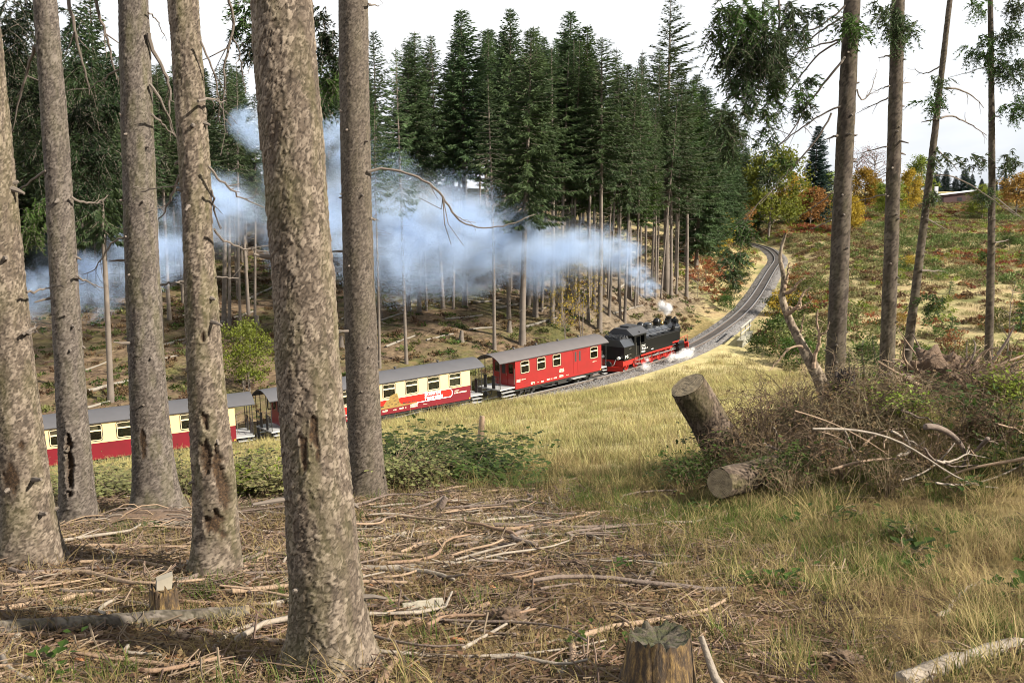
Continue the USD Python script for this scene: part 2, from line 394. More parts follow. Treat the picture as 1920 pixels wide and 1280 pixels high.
# ================================================================ materials for line and train
M = {}
M['rail_side'] = mat('rail_rust', (.13, .10, .08), .7, 0.2, var=.5, vscale=5)
M['rail'] = mat('rail_steel', (.72, .72, .74), .3, 0.9, var=.2, vscale=9)
M['sleeper'] = mat('sleeper_wood', (.085, .072, .062), .85, var=.6, vscale=6, bump=.5, bscale=30)
M['stone'] = mat('ballast_stone', (.23, .222, .215), .9, var=.6, vscale=7, col2=(.11, .10, .095))
M['ballast'] = usdkit.material(stage, L + 'ballast_bed', {'g': ('geometry', {}), 'v': ('voronoi_texture', {'feature': 'f1', 'scale': 11.0}),
    'n': ('noise_texture', {'scale': .6, 'detail': 4.0}), 'n2': ('noise_texture', {'scale': 14.0, 'detail': 3.0, 'roughness': .7}),
    'r': ('rgb_ramp', {'ramp': [(.25, (.05, .047, .045)), (.5, (.135, .128, .122)), (.75, (.26, .25, .238))]}),
    'r2': ('rgb_ramp', {'ramp': [(.35, (.62, .55, .48)), (.6, (1.05, 1.02, 1.0))]}), 'm': ('mix', {'mix_type': 'multiply', 'fac': 1.0}),
    'at': ('attribute', {'attribute': 'mid'}), 'md': ('mix', {'mix_type': 'multiply', 'color2': (.40, .38, .38)}), 'b': ('bump', {'strength': 1.0, 'distance': .06}), 'p': ('principled_bsdf', {'roughness': .92, 'specular_ior_level': .2})},
    [('g.position', 'v.vector'), ('g.position', 'n.vector'), ('g.position', 'n2.vector'), ('n2.fac', 'r.fac'), ('n.fac', 'r2.fac'), ('r.color', 'm.color1'), ('r2.color', 'm.color2'),
     ('v.distance', 'b.height'), ('b.normal', 'p.normal'), ('at.fac', 'md.fac'), ('m.color', 'md.color1'), ('md.color', 'p.base_color')], surface='p.BSDF')
M['red'] = mat('coach_red', (.235, .010, .011), .38, var=.55, vscale=.9, coat=.15, col2=(.12, .012, .010), bump=.03, bscale=3)
M['wine'] = mat('coach_wine_red', (.145, .006, .014), .38, var=.5, vscale=1.5, coat=.15, col2=(.075, .008, .010))
M['cream'] = mat('coach_cream', (.62, .46, .225), .42, var=.4, vscale=1.1, coat=.15, col2=(.46, .34, .17))
M['ad_red'] = mat('advert_red', (.42, .014, .009), .35)
M['roof'] = mat('coach_roof_felt', (.062, .060, .064), .72, var=.4, vscale=1.6, bump=.25, bscale=6, col2=(.04, .038, .041))
M['roof_red'] = mat('coach_roof_weathered', (.082, .072, .070), .72, var=.45, vscale=1.4, bump=.25, bscale=6, col2=(.05, .045, .045))
M['black'] = mat('black_iron', (.012, .012, .013), .5, var=.5, vscale=8, col2=(.03, .026, .022))
M['loco_black'] = mat('engine_black', (.0055, .0058, .0065), .25, var=.4, vscale=3, col2=(.012, .0115, .011), spec=.35)
M['boiler'] = mat('boiler_black', (.035, .037, .041), .20, var=.4, vscale=3, coat=.5)
M['cabroof'] = mat('cab_roof_grey', (.032, .032, .035), .6, var=.4, vscale=3)
M['loco_red'] = mat('engine_red', (.36, .012, .006), .45, var=.4, vscale=5, col2=(.12, .008, .006))
M['steel'] = mat('bright_steel', (.5, .48, .45), .3, .85, var=.3, vscale=8)
M['white'] = mat('white_paint', (.80, .79, .75), .5)
M['offwhite'] = mat('cream_lettering', (.74, .66, .48), .5)
M['frame'] = mat('window_frame', (.62, .52, .33), .4)
M['rubber'] = mat('window_seal', (.02, .02, .02), .6)
M['glass'] = glass_mat('coach_glass', (.80, .83, .82))
M['interior'] = mat('coach_interior', (.075, .055, .038), .7, var=.3, vscale=2)
M['seat'] = mat('coach_seat', (.08, .05, .035), .8)
M['blind'] = mat('white_blind', (.78, .79, .80), .8)
M['brown'] = mat('rock_brown_print', (.23, .145, .030), .6, var=.6, vscale=5, col2=(.10, .06, .012))
M['dark_print'] = mat('dark_print', (.035, .016, .006), .6)
M['coal'] = mat('coal', (.012, .012, .013), .45, bump=1.0, bscale=12)
M['step'] = mat('step_plate', (.40, .40, .39), .5, .3)
M['lamp'] = mat('lamp_glass', (.75, .75, .72), .1)
M['yellow'] = mat('yellow_mark', (.65, .42, .02), .5)
M['brass'] = mat('brass', (.55, .36, .10), .3, .9)
M['skin'] = mat('skin', (.55, .33, .24), .6)
M['hair'] = mat('blond_hair', (.36, .20, .08), .7)
M['cyan'] = mat('cyan_shirt', (.06, .38, .48), .8)
M['concrete'] = mat('weathered_concrete', (.28, .265, .21), .9, var=.7, vscale=3, col2=(.16, .15, .10), bump=.3, bscale=15)
M['rail_paint'] = mat('pale_handrail', (.33, .31, .26), .6, var=.4, vscale=5)

# ================================================================ ballast, sleepers, rails
ss = np.arange(2, TS[-1] - 2, 0.6)
prof = [(-2.75, -.78), (-2.1, -.52), (-1.35, -.20), (-.9, -.165), (0, -.16), (.9, -.165), (1.35, -.20), (2.0, -.50), (2.5, -.72)]
rows = []
for off, dz in prof:
    wob = fb(ss, np.full_like(ss, off * 3), 1.1, 41, 3) * .10 * (abs(off) > 1.2)
    extra = np.where((off < -1.5), sstep(16, 24, ss - S0) * (1 - sstep(36, 42, ss - S0)) * (abs(off) - 1.5) * 1.7, 0)
    rows.append(track_off(ss, off * 1.0 - extra, dz + wob - extra * .30))
bv = np.stack(rows, 1); nb = len(prof)
_i, _j = np.meshgrid(np.arange(len(ss) - 1), np.arange(nb - 1), indexing='ij'); _a = _i * nb + _j
tag(part(None, 'ballast', (bv.reshape(-1, 3), np.stack([_a, _a + nb, _a + nb + 1, _a + 1], -1).reshape(-1, 4)[:, ::-1]), M['ballast'], True, prim={'mid': np.tile([1. if abs(q[0]) < 1 else .25 if q[0] > 0 else 0. for q in prof], len(ss))}),
    'grey stone ballast bed under the single railway line', kind='structure')
_r = rng(5)
stone = trimesh.creation.icosphere(0, .045); stone.vertices *= 1 + .35 * (_r.random((12, 1)) - .5); stone.vertices *= [1.2, .9, .7]
ns = 16000
sv = S0 + np.r_[_r.uniform(-30, 45, 9000), _r.uniform(14, 110, 7000)]
ov = np.where(_r.random(ns) < .75, _r.uniform(-2.7, -.6, ns), _r.uniform(.6, 2.1, ns))
zz = np.interp(ov, [p[0] for p in prof], [p[1] for p in prof])
keep = ~((np.abs(np.abs(ov) - .575) < .09))
sp = track_off(sv, ov, zz + .01)[keep]
tag(scatter('ballast_gravel', [(stone, M['stone'], False)], sp, _r.uniform(0, 6.28, len(sp)), _r.uniform(.6, 1.5, len(sp)), tilt=np.stack([_r.uniform(-.8, .8, len(sp)), sp[:, 0] * 0], 1)),
    'loose grey gravel stones lying on the ballast beside the rails', kind='stuff')

line = thing('railway_track', 'single narrow gauge railway track curving uphill from the train to the far wood', 'railway track')
def rail(off, name):
    prof_h = [(-.055, -.15), (.055, -.15), (.055, -.135), (.012, -.12), (.012, -.035), (.035, -.03), (.035, -.002), (-.035, -.002), (-.035, -.03), (-.012, -.035), (-.012, -.12), (-.055, -.135)]
    sr = np.arange(3, TS[-1] - 4, 0.8); n = len(prof_h)
    v = np.stack([track_off(sr, off + a, b) for a, b in prof_h], 1)
    i, j = np.meshgrid(np.arange(len(sr) - 1), np.arange(n), indexing='ij')
    q = np.stack([i * n + j, (i + 1) * n + j, (i + 1) * n + (j + 1) % n, i * n + (j + 1) % n], -1).reshape(-1, 4)
    r = part(line, 'rail', (v.reshape(-1, 3), q[:, ::-1]), M['rail_side'])
    h = np.stack([track_off(sr, off + a, b) for a, b in ((-.05, -.03), (-.045, .004), (.045, .004), (.05, -.03))], 1)
    i, j = np.meshgrid(np.arange(len(sr) - 1), np.arange(3), indexing='ij')
    part(r, 'rail_head', (h.reshape(-1, 3), np.stack([i * 4 + j, (i + 1) * 4 + j, (i + 1) * 4 + j + 1, i * 4 + j + 1], -1).reshape(-1, 4)[:, ::-1]), M['rail'])
rail(-.55, 'near'); rail(.55, 'far')
for k, s in enumerate(np.arange(S0 - 6, S0 + 158, .7)):
    p, h = track(s)
    c, d = math.cos(h), math.sin(h)
    R = np.array([[c, -d, 0], [d, c, 0], [0, 0, 1.0]])
    j = .03 * math.sin(k * 12.9)
    part(line, 'sleeper', MB().box(-.12, .12, -.95 + j, .95 + j, -.20, -.152, R, p), M['sleeper'])

# ================================================================ rolling stock
SLOPE = .030
def vehicle(name, label, cat, s_mid, span):
    a, _ = track(S0 + s_mid - span / 2); b, _ = track(S0 + s_mid + span / 2)
    return thing(name, label, cat, (a + b) / 2, math.atan2(b[1] - a[1], b[0] - a[0]), pitch=-math.atan2(b[2] - a[2], math.hypot(*(b - a)[:2])))

def lettering(text, h, x, z, y, bold=True):
    m = meshkit.text_mesh(text, h, .004, bold)
    v = np.array(m.vertices)
    return MB().add(np.stack([v[:, 0] + x, y - v[:, 2], v[:, 1] + z], 1), m.faces)

def rr(x0, x1, z0, z1, r=.08, n=4):
    p = []
    for cx, cz, a0 in ((x1 - r, z1 - r, 0), (x0 + r, z1 - r, 90), (x0 + r, z0 + r, 180), (x1 - r, z0 + r, 270)):
        for k in range(n + 1):
            a = math.radians(a0 + 90 * k / n); p.append((cx + r * math.cos(a), cz + r * math.sin(a)))
    return p

def panel(outer, holes, y0, y1):
    """A side panel in the x-z plane with window openings."""
    from shapely.geometry import Polygon, box as sbox
    poly = Polygon(outer, holes)
    m = trimesh.creation.extrude_polygon(poly, y1 - y0, engine='earcut')
    v = np.array(m.vertices)
    return np.stack([v[:, 0], v[:, 2] + y0, v[:, 1]], 1), np.array(m.faces)[:, ::-1]

def ring(outer, inner, y0, y1): return panel(outer, [inner], y0, y1)

W2, ZB, ZE, ZT = 1.25, .78, 3.05, 3.60
def roof_mesh(x0, x1, over=.10, th=.05):
    n = 16
    a = np.linspace(-1, 1, n + 1)
    y = a * (W2 + over); z = ZE - .02 + (ZT - ZE) * np.cos(a * math.pi / 2) ** .85
    z[0] = z[-1] = ZE - .03
    xs = np.linspace(x0, x1, 24)
    top = np.array([[x, yy, zz_] for x in xs for yy, zz_ in zip(y, z)])
    bot = top - [0, 0, th]
    N = n + 1; mb = MB()
    i, j = np.meshgrid(np.arange(len(xs) - 1), np.arange(n), indexing='ij'); q = np.stack([i * N + j, (i + 1) * N + j, (i + 1) * N + j + 1, i * N + j + 1], -1).reshape(-1, 4)
    mb.add(top, q); mb.add(bot, q[:, ::-1])
    for e in (0, len(xs) - 1):
        k = e * N
        v = np.vstack([top[k:k + N], bot[k:k + N]])
        mb.add(v, [[t, t + 1, N + t + 1, N + t] for t in range(n)]); mb.add(v, [[t, N + t, N + t + 1, t + 1] for t in range(n)])
    for c in (0, n):
        v = np.vstack([top[c::N], bot[c::N]]); K = len(xs)
        mb.add(v, [[t, t + 1, K + t + 1, K + t] for t in range(K - 1)]); mb.add(v, [[t, K + t, K + t + 1, t + 1] for t in range(K - 1)])
    return mb

def end_wall(root, x, th, matl, door=True):
    y = np.linspace(-W2 + .002, W2 - .002, 17)
    z = ZE - .06 + (ZT - ZE) * np.cos(y / (W2 + .10) * math.pi / 2) ** .85
    outer = [(-W2 + .002, ZB), (W2 - .002, ZB)] + list(zip(y[::-1], z[::-1]))
    holes = [rr(-1.0, -.50, 1.95, 2.70, .05), rr(.50, 1.0, 1.95, 2.70, .05)]
    from shapely.geometry import Polygon
    m = trimesh.creation.extrude_polygon(Polygon(outer, holes), th, engine='earcut')
    v = np.array(m.vertices)
    w = part(root, 'end_wall', (np.stack([v[:, 2] + x, v[:, 0], v[:, 1]], 1), m.faces), matl)
    for sy in (-1, 1):
        part(w, 'pane', MB().box(x + th * .4, x + th * .5, sy * .75 - .26, sy * .75 + .26, 1.93, 2.72), M['glass'])
    s = 1 if x > 0 else -1
    xo = x + (th if s > 0 else 0)
    d = part(root, 'end_door', MB().box(xo, xo + s * .03, -.38, .38, .95, 2.85), matl)
    part(d, 'door_window', MB().box(xo + s * .03, xo + s * .035, -.2, .2, 1.9, 2.6), M['rubber'])
    part(d, 'handle', MB().cyl((xo + s * .05, -.30, 1.75), (xo + s * .05, -.30, 1.95), .015, 6), M['steel'])

def bogie(root, x):
    for sy in (-1, 1):
        mb = MB().box(x - 1.05, x + 1.05, sy * .80 - .05, sy * .80 + .05, .42, .62)
        for k in (-.7, .7): mb.box(x + k - .14, x + k + .14, sy * .87 - .07, sy * .87 + .07, .26, .56)
        for k in np.linspace(-.22, .22, 4): mb.box(x + k - .04, x + k + .04, sy * .88 - .06, sy * .88 + .06, .30, .60)
        part(root, 'bogie_frame', mb, M['black'])
    for k in (-.7, .7):
        for sy in (-1, 1):
            part(root, 'wheel', MB().lathe([(.0, -.05), (.20, -.05), (.24, -.03), (.33, -.045), (.37, -.045), (.37, .07), (.0, .07)] if sy < 0 else [(.0, -.07), (.37, -.07), (.37, .045), (.33, .045), (.24, .03), (.20, .05), (0, .05)], (x + k, sy * .56, .35), 'y', 22), M['black'])
        part(root, 'axle', MB().cyl((x + k, -.5, .35), (x + k, .5, .35), .06, 8), M['black'])

def window(root, x, w, z0, z1, y, blind=None, top=True):
    """Rounded window in a side: seal, frame, crossbar, two panes."""
    s = -1 if y < 0 else 1
    a, b = (y - .015, y + .03) if s < 0 else (y - .03, y + .015)
    f = part(root, 'window', MB().add(*ring(rr(x - w / 2 - .045, x + w / 2 + .045, z0 - .045, z1 + .045, .13), rr(x - w / 2, x + w / 2, z0, z1, .09), a, b)), M['rubber'])
    a2, b2 = (y - .008, y + .026) if s < 0 else (y - .026, y + .008)
    fr = MB().add(*ring(rr(x - w / 2 + .001, x + w / 2 - .001, z0 + .001, z1 - .001, .089), rr(x - w / 2 + .035, x + w / 2 - .035, z0 + .035, z1 - .035, .06), a2, b2))
    zc = z0 + (z1 - z0) * .64
    part(f, 'frame', fr, M['frame'])
    if top: part(f, 'crossbar', MB().box(x - w / 2 + .035, x + w / 2 - .035, a2 - (.01 if s < 0 else 0), b2 + (.01 if s > 0 else 0), zc - .04, zc + .04), M['frame'])
    ym = y + .012 * -s
    part(f, 'pane', MB().box(x - w / 2 + .03, x + w / 2 - .03, ym - .002, ym + .002, z0 + .03, z1 - .03), M['glass'])
    if blind:
        yb = y - s * .06
        part(f, 'blind', MB().prism(rr(x - w / 2 - .0, x + w / 2 + .0, z0 + (z1 - z0) * blind, z1 + .02, .05), yb - .006, yb + .006), M['blind'])
    return f

def platform(root, x0, x1, out):
    """Open end platform: floor, steps, railings, posts."""
    s = out
    part(root, 'platform_floor', MB().box(min(x0, x1), max(x0, x1), -1.2, 1.2, .90, .99), M['step'])
    xe = x1 - s * .06
    for y in (-1.17, -.45, .45, 1.17):
        part(root, 'platform_post', MB().cyl((xe, y, .99), (xe, y, ZE + (.04 if abs(y) > 1 else .38)), .025, 8), M['black'])
    for sy in (-1, 1):
        rl = MB()
        for z in (1.35, 1.65, 1.95): rl.cyl((xe, sy * .45, z), (xe, sy * 1.17, z), .018, 6)
        for y in np.linspace(.55, 1.08, 5): rl.cyl((xe, sy * y, .99), (xe, sy * y, 1.95), .010, 5)
        part(root, 'railing', rl, M['black'])
        part(root, 'gate_panel', MB().box(xe - .02, xe + .02, sy * .45 - .16, sy * .45 + .16, 1.0, 2.0), M['black'])
        for k, z in enumerate((.72, .46)):
            part(root, 'step', MB().box(min(x0, x1) + .12, max(x0, x1) - .15, sy * (1.2 + .10 * k) - .14, sy * (1.2 + .10 * k) + .14, z - .03, z), M['step'])
        part(root, 'step_bracket', MB().box(min(x0, x1) + .10, min(x0, x1) + .12, sy * 1.08 - .12, sy * 1.08 + .3, .43, .92).box(max(x0, x1) - .15, max(x0, x1) - .13, sy * 1.08 - .12, sy * 1.08 + .3, .43, .92), M['black'])
    # ladder-like handrail, hoses and coupling
    part(root, 'handrail', MB().tube([(x0 + s * .1, -1.22, 1.2), (x0 + s * .1, -1.24, 2.4)], .018, 6), M['steel'])
    part(root, 'coupling', MB().cyl((x1, 0, .62), (x1 + s * .38, 0, .62), .06, 8).lathe([(0, -.03), (.2, -.03), (.22, 0), (.2, .03), (0, .03)], (x1 + s * .36, 0, .62), 'x', 16), M['black'])
    part(root, 'brake_hose', MB().tube([(x1, -.32, .8), (x1 + s * .12, -.34, .55), (x1 + s * .28, -.32, .5), (x1 + s * .40, -.28, .7)], .03, 6), M['black'])

def underframe(root, x0, x1):
    part(root, 'sole_bar', MB().box(x0 - .9, x1 + .9, -1.12, -1.02, .60, .80).box(x0 - .9, x1 + .9, 1.02, 1.12, .60, .80).box(x0 - .9, x1 + .9, -1.0, 1.0, .70, .775), M['black'])
    mid = (x0 + x1) / 2
    part(root, 'battery_box', MB().box(mid - .1, mid + .9, -1.08, -.75, .36, .66), M['black'])
    part(root, 'air_tank', MB().cyl((mid - 1.6, -.65, .45), (mid - .5, -.65, .45), .17, 12), M['black'])
    part(root, 'truss_rod', MB().tube([(x0 + 2.4, -.95, .62), (mid - 1.2, -.95, .34), (mid + 1.4, -.95, .34), (x1 - 2.4, -.95, .62)], .03, 6), M['black'])

def marks(root, spec, y, matl):
    """Rows of small white painted data beside the sill: short bars like rows of characters."""
    r = rng(len(spec) * 7 + 3)
    for x, z, w, h, rows in spec:
        mb = MB()
        for k in range(rows):
            zz0 = z + h * k / rows; hh = h / rows * .66; xx = x
            while xx < x + w:
                c = r.uniform(.035, .06) * (1.0 if h / rows > .05 else .6)
                if r.random() < .85: mb.box(xx, min(xx + c * .7, x + w), y - .004, y, zz0, zz0 + hh)
                xx += c
        if mb.n: part(root, 'painted_data', mb, matl)

def seats(root, x0, x1, pitch):
    x = x0 + .7
    while x < x1 - .6:
        for y0, y1 in ((-1.1, -.3), (.3, 1.1)):
            part(root, 'bench', MB().box(x - .06, x + .06, y0, y1, 1.0, 1.95).box(x - .45, x + .45, y0, y1, 1.30, 1.42), M['seat'])
        x += pitch

def coach(root, x0, x1, wins, far_wins, upper, lower, split, wz, roofm, plat=(1.15, 1.15), ww=1.0):
    holes = [rr(x - ww / 2, x + ww / 2, wz[0], wz[1], .09) for x in wins]
    fholes = [rr(x - ww / 2, x + ww / 2, wz[0], wz[1], .09) for x in far_wins]
    for y0, y1, hl in ((-W2, -W2 + .05, holes), (W2 - .05, W2, fholes)):
        if split:
            part(root, 'upper_side', MB().add(*panel([(x0, split), (x1, split), (x1, ZE), (x0, ZE)], hl, y0, y1)), upper)
            part(root, 'lower_side', MB().box(x0, x1, y0, y1, ZB, split), lower)
        else:
            part(root, 'side', MB().add(*panel([(x0, ZB), (x1, ZB), (x1, ZE), (x0, ZE)], hl, y0, y1)), upper)
    end_wall(root, x0 + .003, .05, lower); end_wall(root, x1 - .053, .05, lower)
    part(root, 'floor', MB().box(x0 + .06, x1 - .06, -W2 + .06, W2 - .06, .90, .98), M['interior'])
    part(root, 'ceiling', MB().box(x0 + .06, x1 - .06, -W2 + .06, W2 - .06, ZE - .10, ZE - .06), M['interior'])
    rf = part(root, 'roof', roof_mesh(x0 - plat[0] - .12, x1 + plat[1] + .12), roofm, 40)
    for k in range(4):
        xx = x0 + (x1 - x0) * (.12 + .25 * k)
        part(rf, 'roof_vent', MB().lathe([(0, .16), (.10, .15), (.13, .10), (.07, .08), (.07, -.02), (0, -.02)], (xx, .12, ZT - .02), 'z', 12), M['black'])
    for x in wins: window(root, x, ww, wz[0], wz[1], -W2)
    for x in far_wins: window(root, x, ww, wz[0], wz[1], W2)
    underframe(root, x0, x1)
    bogie(root, x0 + 1.6); bogie(root, x1 - 1.6)
    if plat[0]: platform(root, x0, x0 - plat[0], -1)
    if plat[1]: platform(root, x1, x1 + plat[1], 1)
    part(root, 'buffer_light', MB().box(x1 - .14, x1 - .06, -W2 - .012, -W2 - .002, ZB + .04, ZB + .12), M['yellow'])

WZ = (1.94, 2.87)
SPLIT = 1.80 - .02
# --- third coach back: cream and wine red, HSB
c1 = vehicle('passenger_coach', 'cream and wine red passenger coach lettered HSB, last in view at the left picture edge', 'railway coach', -30.35, 11)
X0, X1 = -7.3, 7.3                                  # body from S = -37.65 to -23.05
w1 = [6.35 - 1.84 * k for k in range(8)]
coach(c1, X0, X1, w1, w1, M['cream'], M['wine'], SPLIT, WZ, M['roof'])
seats(c1, X0, X1, 1.84)
part(c1, 'lettering', lettering('HSB', .30, 1.02, 1.28, -W2 - .002), M['offwhite'], label='the letters HSB in cream')
marks(c1, [(-2.6, .95, .5, .16, 2), (2.8, .92, .4, .10, 1), (5.5, .95, .5, .16, 2)], -W2 - .001, M['offwhite'])

# --- second coach: cream and wine red with the advert
c2 = vehicle('passenger_coach', 'cream and wine red passenger coach with the red Schierker Feuerstein advert on its side', 'railway coach', -12.6, 11)
w2 = [5.9 - 1.84 * k for k in range(8)]
coach(c2, -7.25, 7.25, w2, w2, M['cream'], M['wine'], SPLIT + .02, WZ, M['roof'])
seats(c2, -7.25, 7.25, 1.84)
yb = -W2 - .003
def banner(x0, x1, z0, z1, c, d): return [(x0 + c, z0), (x1 - c, z0), (x1, z0 + c), (x1, z1 - c), (x1 - c, z1), (x0 + c, z1), (x0, z1 - c), (x0, z0 + c)]
ad = part(c2, 'advert', MB().prism(banner(-6.35, 5.65, 1.20, 1.80, .16, 0), yb - .004, yb), M['ad_red'], label='red advert band with white outline')
part(ad, 'outline', MB().add(*ring(banner(-6.35, 5.65, 1.20, 1.80, .16, 0), banner(-6.30, 5.60, 1.25, 1.79, .14, 0), yb - .008, yb - .004)), M['white'])
rock = [(.05, 1.17), (-.9, 1.17), (-1.2, 1.12), (-1.0, 1.23), (-.3, 1.28), (-.1, 1.45), (.15, 1.75), (.38, 1.80), (.42, 2.02), (.55, 2.06), (.75, 2.12), (1.02, 2.14), (1.10, 1.80), (1.16, 1.48), (1.32, 1.33), (1.85, 1.27), (2.6, 1.30), (2.6, 1.22), (1.3, 1.17)]
part(ad, 'rock_picture', MB().prism(rock, yb - .013, yb - .008), M['brown'], label='brown picture of a rock tower')
mb = MB()
for x, z, w in ((.35, 1.55, .10), (.62, 1.80, .16), (.70, 1.62, .22), (.85, 1.90, .1), (.2, 1.33, .16), (.75, 1.35, .2), (1.0, 1.45, .12), (.5, 1.4, .12)): mb.box(x, x + w, yb - .016, yb - .013, z, z + .05)
for k in range(9): mb.box(-1.15 + .12 * k, -1.04 + .12 * k, yb - .016, yb - .013, 1.22 + .012 * k, 1.30 + .012 * k + .03 * (k % 2)); mb.box(1.45 + .12 * k, 1.56 + .12 * k, yb - .016, yb - .013, 1.32 + .004 * k, 1.39 + .03 * ((k + 1) % 2))
part(ad, 'rock_shading', mb, M['dark_print'])
t = lettering('Schierker', .27, 3.25, 1.60, yb - .005); t2 = lettering('Feuerstein', .27, 3.25, 1.29, yb - .005)
for q in (t, t2): q.v[0][:, 0] = 3.25 + (q.v[0][:, 0] - 3.25) * .85
part(ad, 'lettering', t, M['white'], label='the word Schierker'); part(ad, 'lettering', t2, M['white'], label='the word Feuerstein')
marks(c2, [(-3.0, .92, .4, .14, 2), (-1.3, .98, .45, .16, 2), (-.2, .97, .4, .14, 2), (.65, .96, .25, .11, 1), (1.15, .97, .55, .15, 1), (2.05, .95, .6, .26, 2), (3.1, 1.0, .35, .05, 1), (5.8, 1.56, .45, .07, 1), (5.8, 1.38, 1.1, .14, 1)], -W2 - .001, M['offwhite'])

# --- the red baggage coach
c3 = vehicle('baggage_coach', 'red baggage coach with double luggage doors and grey roof behind the steam engine', 'railway coach', 3.95, 7.5)
X0, X1 = -5.03, 5.03
def cx(s): return s - 3.95
w3 = [cx(-.02), cx(1.78), cx(3.57), cx(8.06)]
coach(c3, X0, X1, w3, [cx(.2), cx(2.2)], M['red'], M['red'], None, (1.92, 2.85), M['roof_red'], plat=(1.6, .75), ww=.92)
for k, x in enumerate(w3):
    if k >= 2:
        part(c3, 'blind', MB().prism(rr(x - .43, x + .43, 1.9 if k == 2 else 2.42, 2.82, .05), -W2 + .035, -W2 + .045), M['blind'])  # full-height panel paints a window reflection; the shorter one is a blind
dx = cx(6.05)
dr = part(c3, 'luggage_door', MB().box(dx - .52, dx - .01, yb - .012, yb, .98, 2.80), M['red']); part(dr, 'slit_window', MB().box(dx - .36, dx - .17, yb - .017, yb - .012, 1.95, 2.75), M['rubber'])
dr = part(c3, 'luggage_door', MB().box(dx + .01, dx + .52, yb - .012, yb, .98, 2.80), M['red']); part(dr, 'slit_window', MB().box(dx + .14, dx + .33, yb - .017, yb - .012, 1.95, 2.75), M['rubber'])
part(c3, 'door_rail', MB().box(dx - .62, dx + 1.1, yb - .03, yb - .001, 2.83, 2.87), M['red'])
part(c3, 'door_step', MB().box(dx - .75, dx + .85, -1.40, -1.12, .58, .62), M['step'])
marks(c3, [(-4.9, 1.30, .40, .24, 2), (-4.35, 1.42, .45, .08, 1), (-3.35, .90, .42, .20, 2), (-2.65, .95, .2, .05, 1), (-2.2, .90, .30, .15, 1), (-1.55, .95, .32, .16, 1), (-1.1, .95, .15, .12, 1), (-.75, .95, .36, .14, 1),
           (-.1, .96, .45, .20, 2), (.65, 1.0, .35, .05, 1), (-.10, 1.35, .55, .30, 3), (3.95, 1.60, .45, .08, 1)], -W2 - .001, M['offwhite'])

# ================================================================ the steam engine
LC = 17.65
eng = vehicle('steam_engine', 'black ten coupled tank steam engine with red frame and wheels hauling the train', 'steam locomotive', LC, 7)
def B(name, mb, m, smooth=False, parent=None, label=None): return part(parent or eng, name, mb, M[m], smooth, label)
XR, XF = -5.85, 5.95
# frame
B('main_frame', MB().box(-5.5, 5.5, -.48, -.44, .55, 1.18).box(-5.5, 5.5, .44, .48, .55, 1.18).box(-5.5, 5.5, -.42, .42, .95, 1.10), 'loco_red')
B('rear_buffer_beam', MB().box(XR, XR + .12, -1.2, 1.2, .58, 1.05).box(XR + .12, XR + 1.5, -1.2, -1.12, .62, 1.03).box(XR + .12, XR + 1.5, 1.12, 1.2, .62, 1.03), 'loco_red')
B('front_buffer_beam', MB().box(XF - .12, XF, -1.15, 1.15, .55, 1.02), 'loco_red')
for x, s in ((XR, -1), (XF, 1)):
    B('buffer', MB().cyl((x, 0, .75), (x + s * .4, 0, .75), .09, 10).lathe([(0, -.03), (.26, -.03), (.28, 0), (.24, .03), (0, .04)], (x + s * .4, 0, .75), 'x', 18), 'black', 40)
    pl = MB()
    for sy in (-1, 1):
        pl.prism([(0 * 1, .22), (1.15, .22), (1.15, .5), (0, .62)], 0, .02, 'x') if False else None
        v = np.array([(x + s * .55, 0, .16), (x + s * .55, 0, .52), (x + s * .02, sy * 1.2, .16), (x + s * .02, sy * 1.2, .52), (x + s * .35, 0, .58), (x - s * .15, sy * 1.2, .58)])
        pl.add(v, [[0, 2, 3], [0, 3, 1], [1, 3, 5], [1, 5, 4], [3, 2, 0], [1, 3, 0], [5, 3, 1], [4, 5, 1]])
    B('snow_plough', pl, 'loco_red')
